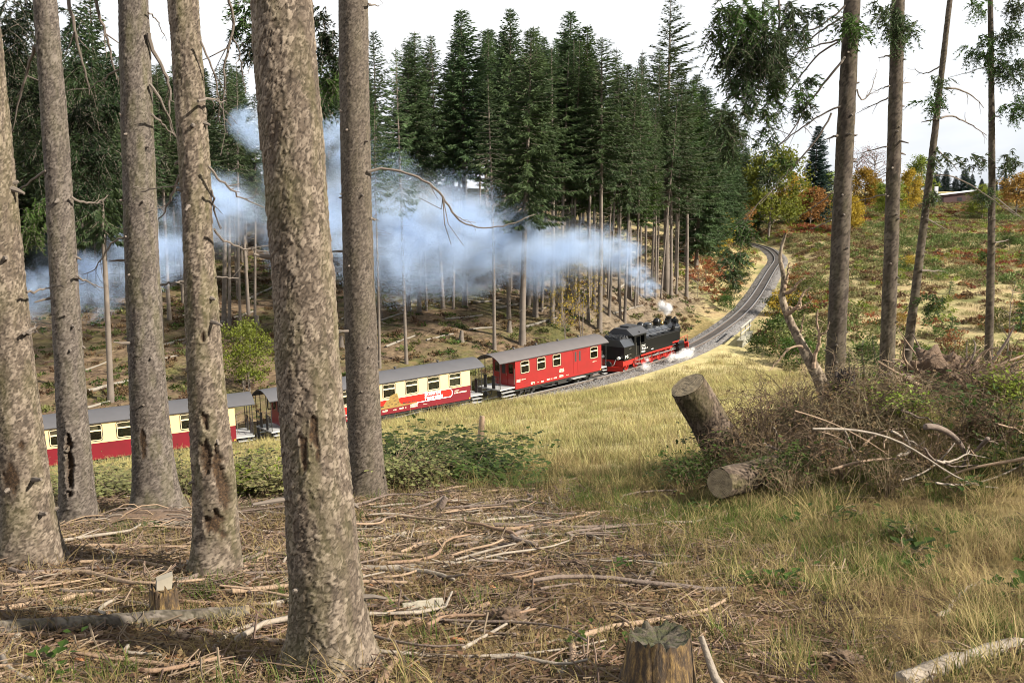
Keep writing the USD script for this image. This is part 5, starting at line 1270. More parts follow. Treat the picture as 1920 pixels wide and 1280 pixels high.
def bark_tube(path, radius, seed, cell=.03, amp=.006, step=.012, wob=.012, scars=(), lobes=0.0, aspect=1.9, base_h=0.0, fine_top=1e9, mossy=.15, cap=False):
    """A stem with bark plates: path n x 3, radius per point. scars: (angle, height, half width, half height, depth). Heights run along the stem."""
    r = rng(seed)
    path = np.asarray(path, float); radius = np.asarray(radius, float)
    L0 = np.r_[0, np.cumsum(np.linalg.norm(np.diff(path, axis=0), axis=1))]
    hs = [0.0]
    while hs[-1] < L0[-1]: hs.append(hs[-1] + (step if hs[-1] < fine_top else step * 5))
    hs = np.clip(np.array(hs), 0, L0[-1])
    cs = CubicSpline(L0, path) if len(path) > 2 else None
    C = cs(hs) if cs is not None else np.array([np.interp(hs, L0, path[:, i]) for i in range(3)]).T
    R = np.interp(hs, L0, radius)
    t = np.gradient(C, axis=0); t /= np.linalg.norm(t, axis=1, keepdims=True)
    ref = np.array([0, 1.0, 0]) if abs(t[:, 1]).mean() < .8 else np.array([1.0, 0, 0])
    e1 = unit(np.cross(ref, t)); e2 = np.cross(t, e1)            # e1 = +x for an upright stem, e2 = +y
    Rm = np.median(R); Cc = 2 * np.pi * Rm
    n = max(12, int(Cc / step))
    th = np.arange(n) / n * 2 * np.pi
    TH, HH = np.meshgrid(th, hs)
    # plates
    area = cell * cell * aspect
    ns = int(Cc * L0[-1] / area) + 8
    sx, sy = r.uniform(0, Cc, ns), r.uniform(-.05, L0[-1] + .05, ns)
    pts = np.stack([np.r_[sx - Cc, sx, sx + Cc], np.tile(sy, 3) / aspect], 1)
    ids = np.tile(np.arange(ns), 3)
    warp = (meshkit.noise(np.stack([TH * Rm / cell * .6, HH / cell * 1.1, TH * 0], -1), seed) - .5) * cell * 1.15
    q = np.stack([(TH * Rm + warp).ravel(), (HH / aspect + warp * .7).ravel()], 1)
    d, i = cKDTree(pts).query(q, k=2)
    edge = np.clip((d[:, 1] - d[:, 0]) / (cell * .30), 0, 1)
    pid = ids[i[:, 0]]
    pr = r.random(ns)
    tilt = (q[:, 1] - pts[i[:, 0], 1]) / cell
    tiltx = (q[:, 0] - pts[i[:, 0], 0]) / cell
    disp = amp * (sstep(0, .5, edge) * (.25 + .95 * pr[pid]) - .8 * tilt * (r.random(ns)[pid]) + .8 * tiltx * (r.random(ns) - .5)[pid])
    tone = np.clip(.24 + .62 * pr[pid] + .12 * (edge - .5) + .4 * (meshkit.fbm(np.stack([TH.ravel() * Rm * 9, HH.ravel() * 5, HH.ravel() * 0], -1), 3, seed + 21) - .5), 0, 1)
    disp = disp.reshape(TH.shape); tone = tone.reshape(TH.shape); ed = np.clip(edge * 1.6, 0, 1).reshape(TH.shape)
    big = meshkit.fbm(np.stack([np.cos(TH) * 1.3, np.sin(TH) * 1.3, HH * 2.2], -1), 4, seed + 3) - .5
    disp = disp + big * wob * 2 + (meshkit.noise(np.stack([TH * Rm / .011, HH / .015, TH * 0], -1), seed + 31) - .5) * amp * .55
    sc = np.zeros_like(TH)
    for a, h, hw, hh, dp in scars:
        da = (TH - a + np.pi) % (2 * np.pi) - np.pi
        k = np.sqrt((da * Rm / hw) ** 2 + ((HH - h) / hh) ** 2) + (meshkit.fbm(np.stack([TH * Rm * 45, HH * 14, TH * 0 + a], -1), 4, seed + 9) - .5) * 2.2
        m = 1 - sstep(.65, 1.0, k)
        rim = np.exp(-((k - 1.08) / .18) ** 2)
        disp = disp * (1 - m) + (-dp * m) + rim * dp * .5 + m * dp * .6 * (meshkit.fbm(np.stack([TH * 14, HH * 10, TH * 0], -1), 4, seed + 5) - .5)
        sc = np.maximum(sc, m)
    fl = 0
    if lobes:
        ph = r.uniform(0, 6.28, 3)
        lob = .5 + .5 * (np.cos(4 * TH + ph[0]) * .6 + np.cos(3 * TH + ph[1]) * .4)
        fl = lobes * np.exp(-np.clip(HH - base_h, 0, None) / .16) * (.55 + .9 * lob) + lobes * .35 * np.exp(-np.clip(HH - base_h, 0, None) / .5)
    rad = R[:, None] + disp + fl
    V = C[:, None] + rad[..., None] * (np.cos(TH)[..., None] * e1[:, None] + np.sin(TH)[..., None] * e2[:, None])
    H_ = len(hs)
    ii, jj = np.meshgrid(np.arange(H_ - 1), np.arange(n), indexing='ij')
    F = np.stack([ii * n + jj, ii * n + (jj + 1) % n, (ii + 1) * n + (jj + 1) % n, (ii + 1) * n + jj], -1).reshape(-1, 4)
    ms = mossy * 2.2 * np.clip(meshkit.fbm(np.stack([np.cos(TH) * 2, np.sin(TH) * 2, HH * 3], -1), 4, seed + 13) - .42, 0, .4)
    V = V.reshape(-1, 3)
    return (V, F), {'tone': tone.ravel(), 'edge': ed.ravel(), 'scar': sc.ravel(), 'moss': np.clip(ms, 0, .8).ravel()}, (C, R, hs)

def px_m(Y, py=640):
    v = (640 - py) / FPX
    return Y / (math.cos(PITCH) + v * math.sin(PITCH)) / FPX

def poly_px(pts, Y, dY=0.0, seed=0):
    r = rng(seed + int(pts[0][0]))
    return np.array([P(x, y, Y + dY * k / max(1, len(pts) - 1) + r.normal(0, .02)) for k, (x, y) in enumerate(pts)])

def smooth_line(p, n):
    p = np.asarray(p, float)
    if len(p) == 2: return np.linspace(p[0], p[1], n)
    d = np.r_[0, np.cumsum(np.linalg.norm(np.diff(p, axis=0), axis=1))]
    return CubicSpline(d, p)(np.linspace(0, d[-1], n))

def branch(root, pts, Y, w, matl='deadwood', dY=0.4, twigs=3, seed=1, name='branch'):
    """A dead branch along picture points; w is its thickness at the stem in picture pixels."""
    p = smooth_line(poly_px(pts, Y, dY, seed), max(6, 4 * len(pts)))
    r = rng(seed + int(pts[0][0] * 3 + pts[0][1]))
    p[1:] += r.normal(0, .006, (len(p) - 1, 3))
    r0 = w * px_m(Y) / 2
    rad = np.linspace(r0, max(r0 * .28, .0035), len(p))
    mb = MB().tube(p, rad, 6)
    Lb = np.linalg.norm(p[-1] - p[0])
    for k in range(twigs):
        i = r.integers(len(p) // 3, len(p) - 1)
        d = unit(p[i] - p[i - 1]) + r.normal(0, .6, 3); d[2] -= .2
        ln = Lb * r.uniform(.12, .35)
        mb.tube([p[i], p[i] + unit(d) * ln * .5, p[i] + unit(d + r.normal(0, .25, 3)) * ln], [rad[i] * .6, rad[i] * .4, .003], 4, False)
    return part(root, name, mb, M[matl])

def stubs(root, C, R, hs, n, seed, hmax, size=.03):
    r = rng(seed)
    for k in range(n):
        h = r.uniform(.4, hmax); i = np.searchsorted(hs, h)
        if i >= len(hs): continue
        a = r.uniform(math.pi, 2 * math.pi + .3)
        d = np.array([math.cos(a), math.sin(a), r.uniform(-.3, .2)])
        ln = r.uniform(.02, .06) if r.random() < .8 else r.uniform(.08, .2)
        p0 = C[i] + d * R[i] * .9
        part(root, 'branch_stub', MB().tube([p0, p0 + d * (.1 * R[i] + ln * .5), p0 + d * (.1 * R[i] + ln) + [0, 0, r.normal(0, .01)]], [size * .55, size * .38, size * .22], 6), M['deadwood'])

def bough_mesh(c, rx, rz, n, seed, blade=.13, up=.35):
    """A hanging live spruce bough: sprays of needled twigs."""
    r = rng(seed)
    wood = MB(); vs, fs, nv = [], [], 0
    c = np.asarray(c, float)
    for k in range(n):
        q = r.normal(0, .45, 3); q = q / max(1, np.linalg.norm(q)) if np.linalg.norm(q) > 1 else q
        p0 = c + q * [rx, rx * .8, rz]
        d = unit(np.array([r.normal(0, .7), r.normal(0, .5), -r.uniform(.1, 1.1)]))
        Ls = min(rx, rz) * r.uniform(.5, 1.0) + .08
        m = max(5, int(Ls / (blade * .30)))
        t = np.linspace(0, 1, m)
        line = p0 + d * (t * Ls)[:, None] + np.array([0, 0, -1.0]) * (t ** 2 * Ls * .35)[:, None]
        wood.tube(line[::max(1, m // 4)], np.linspace(.006, .002, len(line[::max(1, m // 4)])), 3, False)
        side = unit(np.cross(d, [0.1, .2, 1.0])); nrm = np.cross(d, side)
        for s in (-1, 1, -1, 1, 0):
            dd = unit(d * r.uniform(.5, 1.0, m)[:, None] + side * (s * r.uniform(.3, .9, m))[:, None] + nrm * r.normal(0, .45, m)[:, None])
            ww = unit(np.cross(dd, r.normal(0, 1, (m, 3))))
            ln = blade * r.uniform(.55, 1.1, m) * (1 - .5 * t)
            v, f = quads_at(line, dd, ww, ln, ln * r.uniform(.16, .28, m))
            vs.append(v); fs.append(f + nv); nv += len(v)
    return wood, (np.vstack(vs), np.vstack(fs))

def bough(root, px, py, r1, r2, Y, n, seed, matl='needles', blade=.13, stem=None):
    k = px_m(Y, py)
    w, lv = bough_mesh(P(px, py, Y), r1 * k, r2 * k, n, seed, blade)
    b = part(root, 'bough', w, M['deadwood'])
    part(b, 'needles', lv, M[matl])

def trunk_tree(pts, widths, Y, seed, label, matl, top_py=-260, ground=None, **kw):
    """pts: (px, py) centre line from the top down; widths in picture pixels at those points."""
    pts = list(pts)
    (x0, y0), (x1, y1) = pts[0], pts[1]
    pts.insert(0, (x0 + (x0 - x1) / (y0 - y1) * (top_py - y0), top_py)); widths = [widths[0] * .93] + list(widths)
    world = np.array([P(x, y, Y) for x, y in pts])[::-1]
    rads = np.array([w * px_m(Y, y) / 2 for w, (x, y) in zip(widths, pts)])[::-1]
    g = Gz(world[0][0], world[0][1])
    foot = world[0].copy(); d = unit(world[0] - world[1]); foot = foot + d * ((world[0][2] - g + .22) / max(.2, -d[2]))
    world[0] = foot
    base_h = .22
    (v, f), prim, info = bark_tube(world, rads, seed, base_h=base_h, **kw)
    t = thing('spruce_tree', label, 'spruce tree', (0, 0, 0))
    part(t, 'trunk', (v, f), M[matl], True, prim=prim)
    return t, info

W_ = -math.pi / 2      # angle that faces the camera (e2 = +y)
T1, i1 = trunk_tree([(-22, 200), (5, 500), (30, 760), (52, 960), (56, 1062)], [66, 74, 80, 86, 92], 7.83, 101, 'thick spruce trunk at the far left picture edge with a spreading root foot', 'bark_a', -200, cell=.0175, amp=.005, step=.010, wob=.016, lobes=.07, mossy=.25,
    scars=[(W_ + .5, 1.2, .02, .04, .008), (W_ - .1, .95, .05, .12, .004)])
T2, i2 = trunk_tree([(84, 0), (107, 300), (122, 560), (137, 800), (147, 990)], [42, 45, 49, 54, 60], 9.6, 102, 'grey spruce trunk second from the left edge with a dark split near its foot', 'bark_b', -200, cell=.0175, amp=.0045, step=.011, wob=.010, lobes=.05,
    scars=[(W_ + .05, .85, .028, .30, .035)])
T3, i3 = trunk_tree([(250, 0), (264, 430), (276, 700), (287, 860), (295, 978)], [53, 60, 64, 69, 76], 10.3, 103, 'spruce trunk third from the left with a broad flared foot beside the branch heap', 'bark_b', -200, cell=.0175, amp=.0045, step=.011, wob=.011, lobes=.12, mossy=.3,
    scars=[(W_ - .1, 1.05, .03, .16, .005)])
T4, i4 = trunk_tree([(344, 0), (371, 430), (385, 700), (398, 860), (398, 1078)], [54, 55, 63, 74, 80], 7.43, 104, 'spruce trunk fourth from the left with brown rotten scars on its lower half', 'bark_a', -200, cell=.0175, amp=.005, step=.0095, wob=.016, lobes=.05, mossy=.35,
    scars=[(W_ + .0, 1.16, .035, .15, .016), (W_ + .5, 1.05, .03, .18, .016), (W_ + .25, .66, .06, .10, .014), (W_ + .1, 1.45, .025, .07, .012), (W_ + .8, .92, .03, .20, .016), (W_ + .3, 2.05, .02, .05, .01)])
T5, i5 = trunk_tree([(526, 0), (561, 430), (591, 860), (612, 1100), (618, 1258)], [110, 113, 118, 126, 142], 5.1, 105, 'thickest spruce trunk nearest the camera in the left middle of the picture', 'bark_a', -150, cell=.0165, amp=.0055, step=.0062, wob=.016, lobes=.06, mossy=.3,
    scars=[(W_ + .25, 1.50, .022, .12, .006), (W_ - .15, 1.42, .022, .12, .003)])
T6, i6 = trunk_tree([(662, 0), (670, 430), (686, 860), (689, 938)], [54, 55, 63, 68], 11.5, 106, 'straight dark grey spruce trunk right of the thickest one with a long bent dead branch', 'bark_c', -200, cell=.017, amp=.0045, step=.011, wob=.008, lobes=.04, mossy=.1)
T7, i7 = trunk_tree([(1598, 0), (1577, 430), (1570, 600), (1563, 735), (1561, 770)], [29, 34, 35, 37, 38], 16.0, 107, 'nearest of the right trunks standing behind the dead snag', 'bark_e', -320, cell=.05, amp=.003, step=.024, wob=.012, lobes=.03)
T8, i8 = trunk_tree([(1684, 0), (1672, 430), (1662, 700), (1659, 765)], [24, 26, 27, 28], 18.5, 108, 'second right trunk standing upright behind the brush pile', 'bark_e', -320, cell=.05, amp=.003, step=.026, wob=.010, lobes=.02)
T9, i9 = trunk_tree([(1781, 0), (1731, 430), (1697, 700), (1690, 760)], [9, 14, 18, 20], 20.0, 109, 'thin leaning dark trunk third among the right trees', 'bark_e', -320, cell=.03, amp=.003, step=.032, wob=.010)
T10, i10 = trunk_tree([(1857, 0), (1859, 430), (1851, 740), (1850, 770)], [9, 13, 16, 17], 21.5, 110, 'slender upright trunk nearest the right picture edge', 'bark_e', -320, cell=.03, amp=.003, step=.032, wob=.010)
for t, i, n, h, s in ((T1, i1, 9, 3.6, .045), (T2, i2, 12, 4.2, .03), (T3, i3, 14, 4.3, .03), (T4, i4, 10, 3.6, .032), (T5, i5, 5, 3.3, .03), (T6, i6, 14, 4.6, .03), (T7, i7, 26, 7, .04), (T8, i8, 20, 7, .04), (T9, i9, 12, 8, .03), (T10, i10, 12, 8, .03)):
    stubs(t, *i, n, 7 + n, h, s)
for a in [(T1, [(50, 548), (80, 541), (122, 537)], 7.7, 5), (T1, [(52, 622), (73, 609)], 7.7, 7), (T1, [(45, 625), (74, 620)], 7.7, 6), (T1, [(-8, 735), (12, 733)], 7.7, 8),
          (T2, [(143, 518), (160, 525), (191, 539)], 9.5, 5), (T2, [(133, 369), (171, 381), (201, 366)], 9.5, 5), (T2, [(64, 87), (47, 148), (23, 249)], 9.7, 7), (T2, [(86, 320), (52, 344), (28, 366)], 9.5, 5),
          (T3, [(277, 22), (295, 40), (309, 67)], 10.2, 3), (T3, [(279, 62), (304, 128), (316, 158), (317, 208), (331, 259)], 10.2, 8), (T3, [(281, 158), (312, 208), (329, 255)], 10.2, 6), (T3, [(283, 214), (306, 233), (331, 259)], 10.1, 5),
          (T3, [(175, -10), (195, 57), (208, 101), (223, 161)], 10.6, 7), (T3, [(128, -10), (144, 77), (158, 134), (168, 178)], 10.8, 7), (T3, [(236, 443), (202, 467), (180, 500), (155, 514)], 10.1, 4), (T3, [(223, 130), (190, 150), (165, 168)], 10.3, 4),
          (T4, [(371, 190), (400, 186), (425, 195)], 7.2, 6), (T4, [(376, 77), (403, 144), (411, 201), (410, 232)], 7.3, 4), (T4, [(428, -12), (433, 67), (420, 141), (418, 201), (400, 223)], 7.5, 6), (T4, [(435, 67), (450, 111), (458, 175)], 7.5, 3),
          (T4, [(391, 312), (433, 356), (460, 374), (497, 390)], 7.3, 5), (T4, [(396, 356), (403, 396), (416, 430)], 7.3, 5), (T4, [(402, 430), (423, 453), (450, 463), (504, 470)], 7.3, 5), (T4, [(406, 519), (447, 522)], 7.4, 3),
          (T4, [(301, 534), (330, 529), (352, 526)], 7.5, 5), (T4, [(336, 329), (316, 383), (296, 410)], 7.6, 6), (T4, [(348, 350), (310, 352), (262, 360)], 7.5, 3),
          (T6, [(690, 322), (754, 322), (805, 346), (825, 363), (858, 410), (919, 427), (976, 413), (1004, 401)], 11.4, 6), (T6, [(845, 395), (870, 412), (892, 418)], 11.5, 2), (T6, [(690, 8), (709, 13)], 11.4, 5), (T6, [(694, 410), (709, 413)], 11.4, 5),
          (T7, [(1581, 32), (1532, 64), (1495, 101), (1475, 140)], 15.9, 4), (T7, [(1579, 74), (1515, 91), (1475, 105)], 15.9, 4), (T7, [(1572, 79), (1515, 124), (1475, 181), (1445, 230)], 15.9, 4), (T7, [(1584, 107), (1555, 144), (1518, 191), (1475, 259), (1424, 286)], 15.8, 5),
          (T7, [(1576, 200), (1515, 232), (1461, 272), (1408, 299)], 15.9, 4), (T7, [(1559, 212), (1525, 269), (1468, 333), (1408, 396), (1380, 420)], 15.9, 4), (T7, [(1570, 254), (1545, 262)], 15.9, 5), (T7, [(1562, 361), (1530, 385), (1498, 406)], 15.9, 3), (T7, [(1559, 413), (1522, 430)], 15.9, 3),
          (T7, [(1607, 168), (1619, 188), (1636, 161), (1644, 131)], 15.9, 3), (T7, [(1585, 10), (1500, 60), (1420, 30)], 15.9, 4), (T7, [(1460, 0), (1440, 120), (1400, 200), (1375, 260)], 15.6, 4),
          (T8, [(1666, 183), (1640, 196), (1606, 212)], 18.4, 3), (T8, [(1663, 275), (1606, 289)], 18.4, 3), (T8, [(1661, 364), (1630, 372), (1599, 380)], 18.4, 3), (T8, [(1670, 104), (1646, 109)], 18.4, 4), (T8, [(1668, 161), (1640, 170)], 18.4, 3), (T8, [(1691, 156), (1709, 155)], 18.4, 3),
          (T9, [(1774, 165), (1817, 176), (1844, 202)], 19.9, 4), (T9, [(1764, 222), (1784, 218), (1817, 232), (1851, 255)], 19.9, 4), (T9, [(1757, 223), (1727, 230)], 19.9, 4), (T9, [(1754, 329), (1784, 331), (1834, 356), (1918, 410)], 19.9, 3), (T9, [(1763, 124), (1730, 138), (1715, 128)], 19.9, 3),
          (T9, [(1728, 507), (1772, 508)], 19.9, 4), (T9, [(1740, 411), (1774, 430)], 19.9, 3), (T9, [(1756, 282), (1777, 299), (1795, 320)], 19.9, 3), (T9, [(1697, 655), (1740, 668), (1778, 702)], 19.9, 3), (T9, [(1720, 560), (1690, 588)], 19.9, 4),
          (T10, [(1854, 124), (1784, 144)], 21.4, 2), (T10, [(1868, 128), (1888, 141)], 21.4, 3), (T10, [(1866, 369), (1918, 411)], 21.4, 3), (T10, [(1866, 455), (1892, 449)], 21.4, 3)]:
    branch(*a, twigs=4 if len(a[1]) > 3 else 2)
# live boughs: (tree, x, y, half width, half height, distance, sprays)
for k, a in enumerate([(T7, 1400, 35, 66, 48, 15.6, 95), (T7, 1425, 88, 70, 48, 15.5, 100), (T7, 1378, 108, 46, 36, 15.6, 55), (T7, 1345, 70, 20, 30, 15.6, 16), (T7, 1480, 20, 40, 20, 15.7, 22), (T7, 1540, 20, 26, 20, 15.8, 16), (T7, 1470, 300, 22, 12, 15.7, 12), (T7, 1365, 285, 18, 22, 15.4, 18), (T7, 1410, 190, 30, 24, 15.5, 22), (T7, 1500, 175, 22, 16, 15.7, 12), (T7, 1450, 120, 38, 38, 15.7, 60), (T7, 1488, 52, 34, 26, 15.8, 35), (T7, 1360, 22, 16, 30, 15.6, 22), (T7, 1368, 235, 24, 42, 15.4, 50), (T7, 1395, 160, 45, 20, 15.5, 45),
                       (T7, 1455, 168, 20, 28, 15.7, 28), (T7, 1436, 325, 20, 16, 15.6, 22), (T7, 1508, 203, 26, 14, 15.8, 16), (T7, 1442, 215, 18, 16, 15.6, 14), (T7, 1520, 150, 16, 10, 15.8, 8), (T7, 1440, 262, 20, 26, 15.7, 14), (T7, 1396, 432, 20, 18, 15.5, 26), (T7, 1376, 478, 26, 16, 15.5, 28), (T7, 1368, 512, 13, 20, 15.5, 14), (T7, 1600, 48, 26, 26, 15.7, 32),
                       (T8, 1690, 50, 32, 28, 18.2, 40), (T8, 1665, 20, 30, 30, 18.2, 26), (T9, 1745, 192, 28, 18, 19.8, 20), (T9, 1762, 150, 16, 22, 19.8, 12), (T9, 1760, 292, 26, 18, 19.8, 14), (T9, 1746, 568, 24, 20, 19.7, 24), (T9, 1752, 368, 14, 14, 19.8, 12), (T9, 1800, 300, 36, 14, 19.8, 14),
                       (T10, 1842, 92, 30, 36, 21.3, 40), (T10, 1890, 60, 36, 22, 21.2, 40), (T10, 1898, 125, 36, 32, 21.2, 45), (T10, 1910, 195, 34, 26, 21.2, 36), (T10, 1896, 300, 22, 22, 21.2, 26), (T10, 1848, 362, 20, 16, 21.3, 20), (T10, 1835, 10, 22, 22, 21.3, 16), (T10, 1905, 15, 26, 22, 21.2, 26), (T10, 1838, 300, 18, 14, 21.3, 10)]):
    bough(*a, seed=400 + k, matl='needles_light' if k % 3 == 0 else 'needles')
T11 = thing('spruce_tree', 'shaggy dark spruce boughs filling the gaps between the four leftmost trunks', 'spruce tree')
q = P(176, 500, 15.5)
tp = np.array([[q[0], q[1], z] for z in np.linspace(Gz(q[0], q[1]) - .3, 11, 9)]); tp[:, 0] += np.linspace(.0, .1, 9)
(v, f), prim, _i11 = bark_tube(np.array([P(90, -200, 17), P(101, 150, 17), P(119, 520, 17), P(140, 900, 17)])[::-1], np.array([.048, .045, .042, .04]), 111, cell=.03, amp=.003, step=.03, wob=.01)
part(T11, 'trunk', (v, f), M['bark_c'], True, prim=prim)
for k, a in enumerate([(20, 60, 50, 60, 90), (55, 25, 45, 45, 60), (140, 60, 36, 60, 55), (150, 130, 40, 40, 60), (205, 130, 30, 40, 45), (160, 215, 46, 50, 110), (170, 290, 44, 46, 100), (150, 350, 38, 36, 60), (212, 200, 22, 26, 36), (60, 200, 40, 60, 60), (50, 300, 40, 60, 60), (66, 400, 30, 30, 34), (62, 440, 24, 26, 24), (212, 300, 24, 30, 22), (300, 300, 20, 26, 12), (20, 150, 30, 60, 34)]):
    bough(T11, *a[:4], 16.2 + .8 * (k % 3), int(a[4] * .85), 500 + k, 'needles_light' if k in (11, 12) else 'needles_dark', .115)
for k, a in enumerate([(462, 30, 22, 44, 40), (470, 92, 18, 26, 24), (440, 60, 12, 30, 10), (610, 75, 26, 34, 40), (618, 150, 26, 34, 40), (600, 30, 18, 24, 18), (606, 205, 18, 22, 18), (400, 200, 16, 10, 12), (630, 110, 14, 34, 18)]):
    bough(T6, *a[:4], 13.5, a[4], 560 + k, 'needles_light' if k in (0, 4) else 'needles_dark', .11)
# ================================================================ what lies and grows on the ground
M['stick_pale'] = mat('stick_bleached', (.27, .225, .175), .85, var=.85, vscale=9, col2=(.10, .08, .06), bump=.5, bscale=50)
M['stick_tan'] = mat('stick_tan', (.26, .18, .115), .85, var=.75, vscale=9, col2=(.14, .09, .055), bump=.5, bscale=50)
M['stick_dark'] = mat('stick_dark', (.15, .11, .085), .9, var=.7, vscale=9, col2=(.05, .035, .026), bump=.6, bscale=50)
M['stick_red'] = mat('stick_reddish', (.20, .132, .078), .85, var=.7, vscale=7, col2=(.13, .07, .045), bump=.5, bscale=50)
M['cone'] = mat('cone_scales', (.30, .13, .05), .7, var=.6, vscale=30)
M['soil'] = mat('root_soil', (.12, .075, .045), .95, var=.75, vscale=5, col2=(.03, .02, .013), bump=1.0, bscale=25)
M['chip'] = leaf_mat('needle_litter', [(.06, .036, .02), (.16, .10, .055), (.29, .20, .12), (.46, .36, .25)], 2.5, .1, .9)
M['litter_twig'] = leaf_mat('twig_litter', [(.07, .05, .036), (.17, .12, .085), (.28, .21, .15), (.40, .33, .25)], 1.2, 0.0, .9)
M['stem'] = leaf_mat('dry_stems', [(.08, .058, .036), (.17, .125, .078), (.29, .22, .14), (.42, .34, .24)], 2.0, 0.0, .85)
M['chalk'] = mat('fresh_cut_wood', (.27, .235, .175), .8, var=.7, vscale=9)

def lie(pts_xy, r, n=8, seed=0, lift=0.0, sag=.012):
    """A path lying on the ground along x-y points."""
    p = smooth_line(np.c_[np.asarray(pts_xy, float), np.zeros(len(pts_xy))], n)
    z = G(p[:, 0], p[:, 1])
    k = np.polyfit(np.linspace(0, 1, n), z, 1)
    line = np.polyval(k, np.linspace(0, 1, n))
    z = np.maximum(z, line - .02) * .5 + np.maximum(z, line) * .5
    return np.c_[p[:, :2], z + np.asarray(r) * .75 + lift]
def ground_px(pts): return np.array([PG(x, y)[:2] for x, y in pts])

marks_px = [('the thickest trunk', 620, 1210), ('the scarred fourth trunk', 398, 1075), ('the far left trunk', 56, 1055), ('the flared third trunk', 295, 975), ('the dark grey trunk', 690, 935), ('the mossy near stump', 1230, 1220),
            ('the yellow rotten stump', 308, 1135), ('the short cut log', 1390, 905), ('the broken stub', 825, 955), ('the pale wood slab', 790, 1150), ('the crumbly rotten chunk', 950, 1165), ('the lower left log', 200, 1175)]
NEAR = {1: 'nearest', 2: 'second nearest', 3: 'third nearest'}
def place_labels(items):
    """items: (description, px, py). Labels that single each out by the nearest landmark, the side and the rank."""
    out, groups = [None] * len(items), {}
    for i, (d, px, py) in enumerate(items):
        m = min(marks_px, key=lambda q: math.hypot(px - q[1], (py - q[2]) * 1.6))
        dx, dy = px - m[1], (py - m[2]) * 1.6
        side = ('right of' if dx > 0 else 'left of') if abs(dx) > abs(dy) else ('in front of' if dy > 0 else 'behind')
        groups.setdefault((d, side, m[0]), []).append((math.hypot(dx, dy), i))
    for (d, side, m), l in groups.items():
        l.sort()
        for k, (_, i) in enumerate(l):
            o = '' if len(l) == 1 else (NEAR.get(k + 1) or ordinal(k + 1) + ' nearest') + ' '
            out[i] = '%s, %s%s %s' % (d, o and o + 'lying ', side, m) if o else '%s lying %s %s' % (d, side, m)
    return out

# ---- single dead sticks of the litter field
r_ = rng(2024)
specs = []
tries = 0
while len(specs) < 285 and tries < 20000:
    tries += 1
    x, y = r_.uniform(-5.2, 4.0), r_.uniform(3.2, 12.6)
    px, py = proj([x, y, Gz(x, y)])[0]
    if not (-40 < px < 1480 and 900 < py < 1290): continue
    w = math.exp(-((px - 860) / 300) ** 2 - ((py - 1010) / 95) ** 2) * 1.0 + .28 * (px < 620) * (py > 985) + .16 * (px < 1150) * (py > 1000) + .05
    if px > 1180: w *= .35
    if r_.random() > w: continue
    ln = r_.uniform(.25, .7) if r_.random() < .55 else r_.uniform(.7, 1.7)
    if abs(px - 620) < 60 and py > 1190: continue
    specs.append((x, y, ln, r_.uniform(.006, .013) + .010 * ln * r_.random(), r_.normal(0, .6) if r_.random() < .72 else r_.uniform(0, 3.14), r_.choice(['stick_pale', 'stick_tan', 'stick_dark', 'stick_dark', 'stick_pale', 'stick_red', 'stick_tan']), px, py))
nm_ = {'stick_pale': 'bleached pale', 'stick_tan': 'tan', 'stick_dark': 'dark grey', 'stick_red': 'reddish brown'}
labs = place_labels([('%s %s stick' % ('long' if s[2] > 1 else 'short' if s[2] < .5 else 'middling', nm_[s[5]]), s[6], s[7]) for s in specs])
for s, lab in zip(specs, labs):
    x, y, ln, rad, az, ml, px, py = s
    d = np.array([math.cos(az), math.sin(az)]); nrm = np.array([-d[1], d[0]])
    b = r_.normal(0, .07, 4) * ln
    pts = [np.array([x, y]) + d * ln * (k / 3 - .5) + nrm * b[k] for k in range(4)]
    p = lie(pts, rad, 8, lift=r_.uniform(-.004, .04))
    p[:, 2] += np.linspace(0, r_.uniform(-.02, .10) * (r_.random() < .4), 8)
    mb = MB().tube(p, np.linspace(rad, rad * r_.uniform(.35, .8), 8) * (1 + r_.normal(0, .08, 8)), 6)
    if ln > .8 and r_.random() < .6:
        k = r_.integers(2, 6); q = unit(r_.normal(0, 1, 3) * [1, 1, .3] + [0, 0, .25]) * r_.uniform(.06, .22)
        mb.tube([p[k], p[k] + q], [rad * .5, rad * .3], 4)
    me = part(None, 'dead_stick', mb, M[ml], True)
    tag(me, lab, 'stick', 'dead sticks on the forest floor')

# ---- larger pieces read from the photograph
def log(name, label, cat, px_pts, w_px, matl, n=14, taper=.8, seed=1, lift=0.0, bark=False, group=None, ends=None):
    xy = ground_px(px_pts)
    Y = xy[:, 1].mean()
    r0 = w_px * px_m(Y, np.mean([p[1] for p in px_pts])) / 2
    p = lie(xy, r0, n, lift=lift)
    rad = np.linspace(r0, r0 * taper, n)
    if bark:
        (v, f), prim, _ = bark_tube(p, rad, seed, cell=.03, amp=.004, step=.014, wob=.012, mossy=.3, scars=[(math.pi * .5, .5, .05, .25, .006), (math.pi * .2, 1.1, .05, .3, .005)])
        t = thing(name, label, cat, group=group)
        part(t, 'bark', (v, f), M[matl], True, prim=prim)
        for e, k in ((p[0], p[0] - p[1]), (p[-1], p[-1] - p[-2])):
            dd = unit(k)
            part(t, 'cut_end', MB().tube([e - dd * .02, e + dd * .004], [r0 * (taper if e is p[-1] else 1) * .98] * 2, 18), M['cutwood'])
    else:
        r = rng(seed)
        mb = MB().tube(p + r.normal(0, .004, p.shape), rad * (1 + r.normal(0, .07, n)), 8)
        tag(part(None, name, mb, M[matl], True), label, cat, group)
log('fallen_log', 'thick dark and tan log lying along the lower left edge of the picture', 'log', [(-60, 1196), (120, 1185), (300, 1172), (466, 1160)], 30, 'bark_b', 22, .85, 61, bark=True)
